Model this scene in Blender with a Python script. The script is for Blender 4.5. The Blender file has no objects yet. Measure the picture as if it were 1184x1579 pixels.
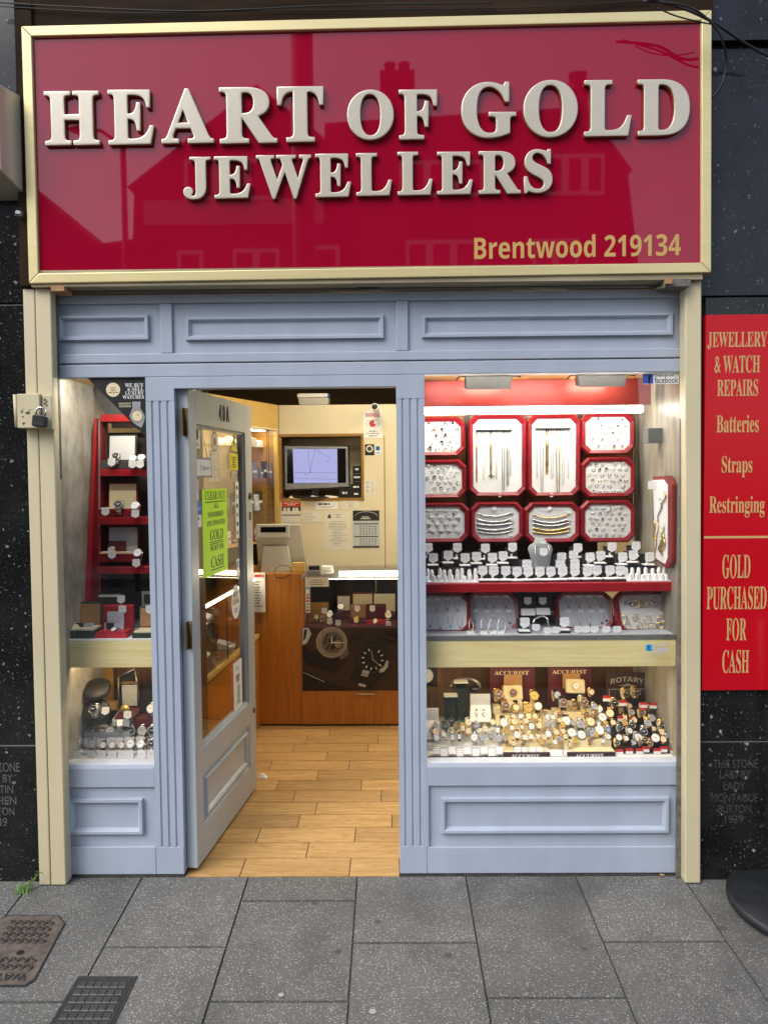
import bpy, math, random
from mathutils import Vector, Matrix
random.seed(7)
S = bpy.context.scene
COL = S.collection
# ------------------------------------------------------------------ camera
F, YAW, PITCH, ROLL, CZ, CD = 1174.25, 0.0107, 0.047, 0.0087, 1.5923, 2.9634
_fw = Vector((-math.sin(YAW)*math.cos(PITCH), math.cos(YAW)*math.cos(PITCH), -math.sin(PITCH)))
_r = Vector((math.cos(YAW), math.sin(YAW), 0)); _u = _r.cross(_fw)
_r2 = math.cos(ROLL)*_r - math.sin(ROLL)*_u; _u2 = math.sin(ROLL)*_r + math.cos(ROLL)*_u
CAM = Vector((0, -CD, CZ))
cam = bpy.data.cameras.new('camera'); camo = bpy.data.objects.new('camera', cam); COL.objects.link(camo)
cam.sensor_fit = 'VERTICAL'; cam.sensor_height = 36; cam.lens = F/1579*36; cam.clip_start = .05; cam.clip_end = 500
camo.matrix_world = Matrix(((_r2.x, _u2.x, -_fw.x, CAM.x), (_r2.y, _u2.y, -_fw.y, CAM.y), (_r2.z, _u2.z, -_fw.z, CAM.z), (0, 0, 0, 1)))
S.camera = camo
# ------------------------------------------------------------------ sky, sun, exposure
SUN_EL, SUN_AZ = math.radians(45), math.radians(225)      # sun behind thick cloud, high over the street
w = bpy.data.worlds.new('World'); S.world = w; w.use_nodes = True
nt = w.node_tree; bg = nt.nodes['Background']
sky = nt.nodes.new('ShaderNodeTexSky'); sky.sky_type = 'NISHITA'; sky.sun_disc = False
sky.sun_elevation = SUN_EL; sky.sun_rotation = SUN_AZ; sky.air_density = 1.0; sky.dust_density = 1.5; sky.ozone_density = 1.5
hs = nt.nodes.new('ShaderNodeHueSaturation'); hs.inputs['Saturation'].default_value = .72
nt.links.new(sky.outputs[0], hs.inputs['Color']); nt.links.new(hs.outputs[0], bg.inputs[0])
bg.inputs[1].default_value = 0.15
sl = bpy.data.lights.new('sun', 'SUN'); sl.energy = 1.5; sl.angle = math.radians(45); sl.color = (1, .96, .89)
so = bpy.data.objects.new('sun', sl); COL.objects.link(so)
_sd = Vector((math.sin(SUN_AZ)*math.cos(SUN_EL), math.cos(SUN_AZ)*math.cos(SUN_EL), math.sin(SUN_EL)))
so.rotation_euler = _sd.to_track_quat('Z', 'Y').to_euler(); so.location = (0, -6, 12)
S.view_settings.view_transform = 'Standard'; S.view_settings.look = 'None'; S.view_settings.gamma = 1
S.view_settings.exposure = 0.8
S.cycles.max_bounces = 10; S.cycles.transparent_max_bounces = 16; S.cycles.use_denoising = True
S.cycles.caustics_reflective = False; S.cycles.caustics_refractive = False; S.cycles.sample_clamp_indirect = 4

# ------------------------------------------------------------------ pixel rays to points
def ray(px, py): return (_fw*F + _r2*(px-592) - _u2*(py-789.5))
def at(px, py, Y):
    d = ray(px, py); return CAM + d*((Y+CD)/d.y)
SLOPE = .045
def gp(px, py, h=0):
    d = ray(px, py); t = (SLOPE*CAM.y - CAM.z + h)/(d.z - SLOPE*d.y); return CAM + d*t
def R(x0, y0, x1, y1, Y):
    a = at(x0, (y0+y1)/2, Y).x; b = at(x1, (y0+y1)/2, Y).x; t = at((x0+x1)/2, y0, Y).z; c = at((x0+x1)/2, y1, Y).z
    return a, b, c, t            # X0 X1 Z0 Z1
def pw(n, Y): return n*(Y+CD)/F
X1, X2, X3, X4, X5, X6 = -1.3005, -.9521, -.8406, .0194, .1291, 1.1218
XL, XR = -1.31, 1.135
ZSEAM, ZWT, ZWB, ZTOP, ZDL = 2.0362, 1.9841, .4567, 2.3045, 1.9386

# ------------------------------------------------------------------ materials
def pm(name, col, rough=.5, metal=0, var=.12, scale=30, bump=0, bscale=200, stretch=None, spec=.5, col2=None, coat=0, detail=4):
    m = bpy.data.materials.new(name); m.use_nodes = True; t = m.node_tree; b = t.nodes['Principled BSDF']
    b.inputs['Roughness'].default_value = rough; b.inputs['Metallic'].default_value = metal
    b.inputs['Specular IOR Level'].default_value = spec; b.inputs['Coat Weight'].default_value = coat; b.inputs['Coat Roughness'].default_value = .05
    tc = t.nodes.new('ShaderNodeTexCoord'); mp = t.nodes.new('ShaderNodeMapping'); t.links.new(tc.outputs['Object'], mp.inputs[0])
    if stretch: mp.inputs['Scale'].default_value = stretch
    n = t.nodes.new('ShaderNodeTexNoise'); n.inputs['Scale'].default_value = scale; n.inputs['Detail'].default_value = detail; t.links.new(mp.outputs[0], n.inputs['Vector'])
    r = t.nodes.new('ShaderNodeValToRGB'); t.links.new(n.outputs['Fac'], r.inputs[0])
    c2 = col2 or tuple(c*(1-var) for c in col); c1 = col if col2 else tuple(min(1, c*(1+var)) for c in col)
    r.color_ramp.elements[0].position = .3; r.color_ramp.elements[1].position = .7
    r.color_ramp.elements[0].color = (*c2, 1); r.color_ramp.elements[1].color = (*c1, 1)
    t.links.new(r.outputs[0], b.inputs['Base Color'])
    if bump:
        n2 = t.nodes.new('ShaderNodeTexNoise'); n2.inputs['Scale'].default_value = bscale; t.links.new(mp.outputs[0], n2.inputs['Vector'])
        bp = t.nodes.new('ShaderNodeBump'); bp.inputs['Strength'].default_value = bump; bp.inputs['Distance'].default_value = .002
        t.links.new(n2.outputs['Fac'], bp.inputs['Height']); t.links.new(bp.outputs[0], b.inputs['Normal'])
    return m
def ramp(t, src, stops, interp='LINEAR'):
    r = t.nodes.new('ShaderNodeValToRGB'); r.color_ramp.interpolation = interp
    e = r.color_ramp.elements
    while len(e) < len(stops): e.new(.5)
    for k, (p, c) in enumerate(stops):
        e[k].position = p; e[k].color = (c, c, c, 1) if not isinstance(c, tuple) else (*c, 1)
    t.links.new(src, r.inputs[0]); return r.outputs[0]
def mixc(t, fac, a, b, mode='MIX'):
    x = t.nodes.new('ShaderNodeMix'); x.data_type = 'RGBA'; x.blend_type = mode
    for s, v in ((x.inputs['Factor'], fac), (x.inputs['A'], a), (x.inputs['B'], b)):
        if isinstance(v, bpy.types.NodeSocket): t.links.new(v, s)
        elif isinstance(v, tuple): s.default_value = (*v, 1)
        else: s.default_value = v
    return x.outputs['Result']
def emi(name, col, st):
    m = bpy.data.materials.new(name); m.use_nodes = True; t = m.node_tree; b = t.nodes['Principled BSDF']
    b.inputs['Base Color'].default_value = (.8, .8, .8, 1); b.inputs['Emission Color'].default_value = (*col, 1); b.inputs['Emission Strength'].default_value = st
    return m
def glassm(name, ior=1.45, tint=(1, 1, 1), rough=0):
    m = bpy.data.materials.new(name); m.use_nodes = True; t = m.node_tree; t.nodes.remove(t.nodes['Principled BSDF'])
    tr = t.nodes.new('ShaderNodeBsdfTransparent'); tr.inputs[0].default_value = (*tint, 1)
    g = t.nodes.new('ShaderNodeBsdfGlossy'); g.inputs['Roughness'].default_value = rough
    f0 = ((ior-1)/(ior+1))**2; lw = t.nodes.new('ShaderNodeLayerWeight'); lw.inputs[0].default_value = .5
    pw_ = t.nodes.new('ShaderNodeMath'); pw_.operation = 'POWER'; pw_.inputs[1].default_value = 5; t.links.new(lw.outputs['Facing'], pw_.inputs[0])
    fr = t.nodes.new('ShaderNodeMath'); fr.operation = 'MULTIPLY_ADD'; fr.inputs[1].default_value = 1-f0; fr.inputs[2].default_value = f0; t.links.new(pw_.outputs[0], fr.inputs[0])
    mx = t.nodes.new('ShaderNodeMixShader'); t.links.new(fr.outputs[0], mx.inputs[0]); t.links.new(tr.outputs[0], mx.inputs[1]); t.links.new(g.outputs[0], mx.inputs[2])
    t.links.new(mx.outputs[0], t.nodes['Material Output'].inputs[0]); return m
def tex(m):
    t = m.node_tree; b = t.nodes['Principled BSDF']; tc = next(n for n in t.nodes if n.type == 'TEX_COORD'); return t, b, tc.outputs['Object']
def node(t, typ, vec=None, **kw):
    n = t.nodes.new('ShaderNode'+typ)
    for k, v in kw.items(): n.inputs[k].default_value = v
    if vec is not None: t.links.new(vec, n.inputs['Vector'])
    return n

M = {}
M['blue'] = pm('blue_paint', (.38, .43, .515), .42, var=.06, scale=9, bump=.12, bscale=90, stretch=(1, 1, .35))
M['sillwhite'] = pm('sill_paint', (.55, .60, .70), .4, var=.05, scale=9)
M['doorpaint'] = pm('door_paint', (.44, .475, .50), .33, var=.05, scale=9, bump=.12, bscale=90, stretch=(1, 1, .35))
M['cream'] = pm('cream_paint', (.60, .52, .335), .5, var=.1, scale=5, bump=.1, bscale=60, stretch=(1, 1, .3))
M['creamwall'] = pm('cream_wall', (.74, .65, .45), .6, var=.04, scale=4)
M['channel'] = pm('shutter_channel', (.13, .12, .10), .6, var=.4, scale=25)
M['soffit'] = pm('soffit_timber', (.36, .30, .19), .7, var=.35, scale=12, stretch=(.2, 1, 1))
M['brownwood'] = pm('shaded_brown_board', (.026, .015, .008), .85, spec=.12, var=.5, scale=14, stretch=(1, 1, .15))  # timber tone darkened, overhead shade is put into the colour
M['brownwoodh'] = pm('shaded_brown_board_long', (.026, .015, .008), .85, spec=.12, var=.5, scale=14, stretch=(.15, 1, 1))  # lengthwise grain, same shade painted into the tone
M['signred'] = pm('sign_red', (.30, .0025, .022), .02, var=.05, scale=2, spec=.5, bump=.05, bscale=2.5)
M['sidered'] = pm('side_sign_red', (.50, .004, .012), .16, var=.05, scale=3, spec=.22)
M['goldframe'] = pm('gold_anodised', (.72, .61, .31), .34, metal=.35, var=.05, scale=60, stretch=(.05, 1, 1))
M['letter'] = pm('letter_enamel', (.58, .52, .41), .3, metal=.25, var=.03, scale=20, coat=.3)
M['letterside'] = pm('letter_side_bronze', (.36, .22, .09), .35, metal=.4)
M['goldtext'] = pm('gold_lettering', (.53, .34, .10), .4, var=.05)
M['gold2'] = pm('gold_vinyl', (.56, .36, .14), .45, var=.05)
M['black'] = pm('black_plastic', (.012, .012, .013), .4)
M['blackfab'] = pm('black_leatherette', (.014, .014, .015), .55, bump=.2, bscale=900)
M['dark'] = pm('dark_grey', (.05, .05, .05), .5)
M['iron'] = pm('cast_iron', (.030, .031, .033), .72, metal=.1, var=.35, scale=60)
M['studiron'] = pm('worn_iron', (.055, .056, .058), .5, metal=.3, var=.3, scale=70)
M['rustdark'] = pm('dark_rust', (.055, .042, .036), .6, var=.4, scale=60)
M['rust'] = pm('rusty_iron', (.115, .090, .075), .65, var=.4, scale=45, bump=.4, bscale=300)
M['rubber'] = pm('black_rubber', (.016, .018, .021), .38, var=.3, scale=18)
M['steel'] = pm('steel', (.62, .62, .62), .22, metal=1, var=.05)
M['steelgrey'] = pm('brushed_grey', (.33, .33, .32), .35, metal=.7, var=.08)
M['brass'] = pm('aged_brass', (.16, .105, .04), .45, metal=.8, var=.35, scale=80)
M['gold'] = pm('gold', (.85, .60, .22), .2, metal=1, var=.05)
M['rose'] = pm('rose_gold', (.80, .52, .36), .2, metal=1, var=.05)
M['white'] = pm('white_card', (.80, .80, .78), .6, var=.03)
M['paper'] = pm('paper', (.74, .70, .60), .7, var=.04, scale=15)
M['pad'] = pm('white_velvet', (.74, .74, .72), .8, var=.03, bump=.1, bscale=700)
M['greypad'] = pm('grey_velvet', (.50, .52, .54), .8, var=.04)
M['trayred'] = pm('red_lacquer', (.21, .008, .014), .3, var=.08)
M['shelfred'] = pm('red_shelf', (.34, .010, .016), .3, var=.08)
M['canopy'] = pm('red_satin_panel', (.46, .055, .05), .36, metal=.25, var=.06, scale=60, stretch=(.05, 1, 1))
M['burg'] = pm('burgundy_card', (.085, .010, .016), .5)
M['purple'] = pm('dark_plum_card', (.03, .014, .026), .45)
M['brown'] = pm('brown_card', (.045, .026, .02), .45)
M['tan'] = pm('tan_leather', (.36, .19, .07), .6)
M['cushion'] = pm('cream_cushion', (.75, .66, .42), .8, var=.05)
M['green'] = pm('dark_green_leather', (.012, .035, .02), .4)
M['redvelvet'] = pm('red_velvet', (.45, .008, .02), .7)
M['neon'] = pm('fluorescent_card', (.56, .95, .035), .55, var=.03, scale=6)
M['yellow'] = pm('yellow_sticker', (.72, .66, .03), .5)
M['bluesticker'] = pm('blue_sticker', (.02, .10, .40), .4)
M['fb'] = pm('navy_blue_sticker', (.045, .08, .32), .4)
M['tw'] = pm('sky_blue_sticker', (.04, .35, .75), .4)
M['bluetext'] = pm('pale_blue_lettering', (.35, .45, .62), .5)
M['ink'] = pm('ink', (.02, .02, .022), .6)
M['redink'] = pm('red_ink', (.5, .02, .02), .5)
M['greyink'] = pm('grey_ink', (.25, .25, .25), .6)
M['engrave'] = pm('engraved_letters', (.10, .105, .10), .6, var=.4, scale=60)
M['engrave2'] = pm('engraved_letters_faint', (.045, .046, .046), .6, var=.4, scale=60)
M['beige'] = pm('beige_plastic', (.52, .50, .43), .4, var=.03)
M['tvgrey'] = pm('tv_silver_bezel', (.30, .30, .31), .35, metal=.3)
M['stone_d'] = pm('dark_gem', (.02, .02, .03), .08)
M['stone_r'] = pm('ruby_gem', (.30, .03, .015), .1)
M['stone_w'] = pm('clear_gem', (.85, .87, .9), .05, spec=1)
M['dialw'] = pm('white_dial', (.85, .84, .80), .3, var=.02)
M['dialc'] = pm('cream_dial', (.78, .66, .42), .3, var=.03)
M['dialg'] = pm('gold_dial', (.75, .50, .12), .3, metal=.5, var=.03)
M['dialk'] = pm('black_dial', (.02, .02, .022), .2)
M['dialb'] = pm('blue_dial', (.12, .20, .32), .25)
M['dialn'] = pm('brown_dial', (.11, .055, .025), .25)
M['dials'] = pm('silver_dial', (.5, .5, .5), .3, metal=.5)
M['strapk'] = pm('black_strap', (.015, .014, .013), .5, bump=.3, bscale=700)
M['strapt'] = pm('brown_strap', (.17, .065, .025), .55, bump=.3, bscale=700)
M['strapp'] = pm('pink_strap', (.65, .33, .40), .5)
M['acrylic'] = glassm('clear_acrylic', 1.4, (.9, .93, .92))
M['greenglass'] = glassm('green_edge_glass', 1.5, (.62, .78, .72))
M['glass'] = glassm('window_glass', 1.58)
M['doorglass'] = glassm('door_glass', 1.5)
M['caseglass'] = glassm('case_glass', 1.4)
M['tubeled'] = emi('strip_lamp', (1, .96, .86), 14); M['headfill'] = emi('window_head_fill', (1, .96, .86), 48)  # the stronger one is the glow of the added window head light
M['tubewarm'] = emi('counter_lamp', (1, .86, .58), 16)
M['panelwarm'] = emi('ceiling_lamp', (1, .90, .68), 19)
M['flood'] = emi('floodlight_face', (1, .92, .75), 22)
M['screen_k'] = pm('screen_black', (.006, .006, .007), .12)
M['mirrorgrey'] = pm('worn_panel', (.50, .49, .42), .35, scale=16, col2=(.24, .23, .185), detail=12, stretch=(1, 1, .7))
M['veneergrey'] = pm('grey_wood_panel', (.36, .335, .27), .4, scale=22, col2=(.17, .155, .115), detail=12, stretch=(1, 1, .22))
M['mortar'] = pm('joint_sand', (.060, .057, .053), .95, var=.4, scale=40)
M['asphalt'] = pm('asphalt', (.05, .05, .052), .85, var=.3, scale=90, bump=.4, bscale=300)
M['ceil'] = pm('brown_ceiling', (.20, .13, .06), .6, var=.1)
M['carcass'] = pm('dark_backing', (.03, .024, .02), .7, var=.4, scale=8)
M['brick'] = pm('brick', (.16, .075, .05), .9, var=.3, scale=30)
M['render'] = pm('white_render', (.55, .54, .5), .9, var=.08)
M['tiles'] = pm('roof_tiles', (.10, .055, .04), .9, var=.3, scale=20)
M['pole'] = pm('grey_pole', (.05, .052, .055), .5)

def wood(name, c1, c2, rough=.4, axis='x', s=1.0, fine=90, coat=.2):
    m = pm(name, c1, rough, coat=coat); t, b, v = tex(m)
    mp = t.nodes.new('ShaderNodeMapping'); t.links.new(v, mp.inputs[0])
    mp.inputs['Scale'].default_value = {'x': (.06*s, 1*s, 1*s), 'z': (1*s, 1*s, .06*s), 'y': (1*s, .06*s, 1*s)}[axis]
    n = node(t, 'TexNoise', mp.outputs[0], Scale=fine, Detail=6, Distortion=.6)
    n2 = node(t, 'TexNoise', v, Scale=6, Detail=2)
    c = mixc(t, ramp(t, n.outputs['Fac'], [(.35, 0), (.7, 1)]), c1, c2)
    c = mixc(t, .35, c, mixc(t, n2.outputs['Fac'], (.35, .35, .35), (.65, .65, .65)), 'OVERLAY')
    t.links.new(c, b.inputs['Base Color']); return m
M['oak'] = wood('pale_oak_veneer', (.90, .77, .39), (.80, .65, .27), .4, 'x')
M['orangewood'] = wood('orange_beech_veneer', (.52, .20, .03), (.37, .125, .016), .35, 'z', fine=60)
M['honey'] = wood('honey_maple_veneer', (.70, .46, .13), (.62, .39, .10), .4, 'x')
M['recesswood'] = wood('recess_timber', (.36, .19, .04), (.26, .13, .025), .4, 'x')
M['darkwood'] = wood('dark_plywood', (.16, .075, .022), (.10, .045, .014), .5, 'z')

def mk_floor():
    m = pm('wood_plank_tile', (.5, .3, .12), .5, coat=.0, spec=.3); t, b, v = tex(m)
    oi = t.nodes.new('ShaderNodeAttribute'); oi.attribute_name = 'tilecol'; oi.attribute_type = 'GEOMETRY'
    mp = t.nodes.new('ShaderNodeMapping'); t.links.new(v, mp.inputs[0]); mp.inputs['Scale'].default_value = (.07, 1, 1)
    ad = t.nodes.new('ShaderNodeVectorMath'); ad.operation = 'ADD'; t.links.new(mp.outputs[0], ad.inputs[0]); t.links.new(oi.outputs['Color'], ad.inputs[1])
    n = node(t, 'TexNoise', ad.outputs[0], Scale=55, Detail=6, Distortion=.8)
    n2 = node(t, 'TexNoise', ad.outputs[0], Scale=260, Detail=3)
    c = mixc(t, ramp(t, n.outputs['Fac'], [(.25, 0), (.75, 1)]), (.41, .225, .078), (.62, .39, .16))
    c = mixc(t, ramp(t, n2.outputs['Fac'], [(.54, 0), (.68, .75)]), c, (.25, .125, .045))
    br = t.nodes.new('ShaderNodeSeparateColor'); t.links.new(oi.outputs['Color'], br.inputs[0])
    c = mixc(t, .8, c, mixc(t, br.outputs[0], (.40, .40, .40), (.60, .60, .60)), 'OVERLAY')
    t.links.new(c, b.inputs['Base Color']); return m
M['floortile'] = mk_floor()
def mk_pave():
    m = pm('exposed_aggregate', (.15, .15, .145), .75); t, b, v = tex(m)
    n = node(t, 'TexNoise', v, Scale=7, Detail=5); n2 = node(t, 'TexNoise', v, Scale=220, Detail=3)
    v1 = node(t, 'TexVoronoi', v, Scale=165, Randomness=1); v2 = node(t, 'TexVoronoi', v, Scale=300, Randomness=1)
    base = mixc(t, ramp(t, n.outputs['Fac'], [(.3, 0), (.7, 1)]), (.098, .096, .090), (.150, .146, .138))
    base = mixc(t, ramp(t, n2.outputs['Fac'], [(.35, .6), (.6, 0)]), base, (.06, .058, .055))
    def sp(vo, lim, lo, hi, col, amt):
        nonlocal base
        sc = t.nodes.new('ShaderNodeSeparateColor'); t.links.new(vo.outputs['Color'], sc.inputs[0])
        a = ramp(t, vo.outputs['Distance'], [(lo, 1), (hi, 0)]); k = ramp(t, sc.outputs[0], [(lim, 0), (lim+.02, 1)])
        mm = t.nodes.new('ShaderNodeMath'); mm.operation = 'MULTIPLY'; t.links.new(a, mm.inputs[0]); t.links.new(k, mm.inputs[1])
        m2 = t.nodes.new('ShaderNodeMath'); m2.operation = 'MULTIPLY'; t.links.new(mm.outputs[0], m2.inputs[0]); m2.inputs[1].default_value = amt
        base = mixc(t, m2.outputs[0], base, col)
    sp(v2, .62, .25, .5, (.30, .295, .275), .75); sp(v1, .72, .22, .42, (.50, .49, .45), .85)
    n3 = node(t, 'TexNoise', v, Scale=2.2, Detail=4)
    base = mixc(t, ramp(t, n3.outputs['Fac'], [(.50, 0), (.68, .55)]), base, (.062, .06, .058))
    v3 = node(t, 'TexVoronoi', v, Scale=7, Randomness=1); sc3 = t.nodes.new('ShaderNodeSeparateColor'); t.links.new(v3.outputs['Color'], sc3.inputs[0])
    m3 = t.nodes.new('ShaderNodeMath'); m3.operation = 'MULTIPLY'; t.links.new(ramp(t, v3.outputs['Distance'], [(.07, .75), (.12, 0)]), m3.inputs[0]); t.links.new(ramp(t, sc3.outputs[1], [(.55, 0), (.57, 1)]), m3.inputs[1])
    base = mixc(t, m3.outputs[0], base, (.045, .044, .042))
    oi = t.nodes.new('ShaderNodeAttribute'); oi.attribute_name = 'tilecol'
    base = mixc(t, .5, base, mixc(t, oi.outputs['Fac'], (.41, .41, .41), (.58, .58, .58)), 'OVERLAY')
    t.links.new(base, b.inputs['Base Color'])
    bp = t.nodes.new('ShaderNodeBump'); bp.inputs['Strength'].default_value = .5; bp.inputs['Distance'].default_value = .002
    t.links.new(v1.outputs['Distance'], bp.inputs['Height']); t.links.new(bp.outputs[0], b.inputs['Normal'])
    return m
M['pave'] = mk_pave()
def mk_granite(name, base, amt, rough):
    m = pm(name, base, rough, spec=.33); t, b, v = tex(m)
    d = node(t, 'TexNoise', v, Scale=70, Detail=5)
    ad = t.nodes.new('ShaderNodeMix'); ad.data_type = 'VECTOR'; ad.inputs[0].default_value = .022; t.links.new(v, ad.inputs[4]); t.links.new(d.outputs['Color'], ad.inputs[5])
    col = None; c = base
    n = node(t, 'TexNoise', v, Scale=5, Detail=5)
    c = mixc(t, ramp(t, n.outputs['Fac'], [(.35, 0), (.75, 1)]), base, tuple(x*2.6 for x in base))
    for sc, lim, hi, k in ((30, .88, .22, 1), (55, .74, .24, .8), (120, .70, .3, .35), (260, .60, .34, .16)):
        vo = node(t, 'TexVoronoi', ad.outputs[1], Scale=sc, Randomness=1)
        s = t.nodes.new('ShaderNodeSeparateColor'); t.links.new(vo.outputs['Color'], s.inputs[0])
        a = ramp(t, vo.outputs['Distance'], [(hi*.6, 1), (hi, 0)]); kk = ramp(t, s.outputs[0], [(lim, 0), (1, 1)])
        mm = t.nodes.new('ShaderNodeMath'); mm.operation = 'MULTIPLY'; t.links.new(a, mm.inputs[0]); t.links.new(kk, mm.inputs[1])
        m2 = t.nodes.new('ShaderNodeMath'); m2.operation = 'MULTIPLY'; t.links.new(mm.outputs[0], m2.inputs[0]); m2.inputs[1].default_value = k*amt
        c = mixc(t, m2.outputs[0], c, (.50, .51, .47))
    t.links.new(c, b.inputs['Base Color']); return m
M['granite'] = mk_granite('black_granite', (.0065, .007, .007), .85, .14)
M['granite2'] = mk_granite('grey_black_granite', (.008, .009, .012), .4, .2)
def lined(name, paper, inkc, period, dens=.45, rough=.6):
    m = pm(name, paper, rough); t, b, v = tex(m)
    s = t.nodes.new('ShaderNodeSeparateXYZ'); t.links.new(v, s.inputs[0])
    a = t.nodes.new('ShaderNodeMath'); a.operation = 'MULTIPLY'; a.inputs[1].default_value = 6.2832/period; t.links.new(s.outputs['Z'], a.inputs[0])
    q = t.nodes.new('ShaderNodeMath'); q.operation = 'SINE'; t.links.new(a.outputs[0], q.inputs[0])
    n = node(t, 'TexNoise', v, Scale=2.2/period, Detail=2)
    k = t.nodes.new('ShaderNodeMath'); k.operation = 'MULTIPLY'; t.links.new(ramp(t, q.outputs[0], [(.25, 0), (.5, 1)]), k.inputs[0]); t.links.new(ramp(t, n.outputs['Fac'], [(dens, 0), (dens+.1, 1)]), k.inputs[1])
    t.links.new(mixc(t, k.outputs[0], paper, inkc), b.inputs['Base Color']); return m
M['tag'] = lined('printed_price_card', (.80, .80, .79), (.16, .17, .2), .0055)
M['notice'] = lined('printed_notice', (.74, .70, .60), (.12, .12, .14), .016)
M['booklet'] = lined('printed_booklet', (.62, .64, .64), (.2, .22, .25), .008)
def banded(name, col, period, rough=.2, axis='Z'):
    m = pm(name, col, rough, metal=1); t, b, v = tex(m)
    s = t.nodes.new('ShaderNodeSeparateXYZ'); t.links.new(v, s.inputs[0])
    a = t.nodes.new('ShaderNodeMath'); a.operation = 'MULTIPLY'; a.inputs[1].default_value = 6.2832/period; t.links.new(s.outputs[axis], a.inputs[0])
    q = t.nodes.new('ShaderNodeMath'); q.operation = 'SINE'; t.links.new(a.outputs[0], q.inputs[0])
    bp = t.nodes.new('ShaderNodeBump'); bp.inputs['Strength'].default_value = .9; bp.inputs['Distance'].default_value = .0015
    t.links.new(q.outputs[0], bp.inputs['Height']); t.links.new(bp.outputs[0], b.inputs['Normal']); return m
M['linksteel'] = banded('steel_bracelet', (.60, .60, .59), .006)
M['linkgold'] = banded('gold_bracelet', (.83, .57, .19), .006)
M['linkrose'] = banded('rose_bracelet', (.72, .42, .26), .006)
M['linkbw'] = lined('striped_bangle', (.75, .75, .72), (.02, .02, .02), .012, dens=.0)

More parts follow.
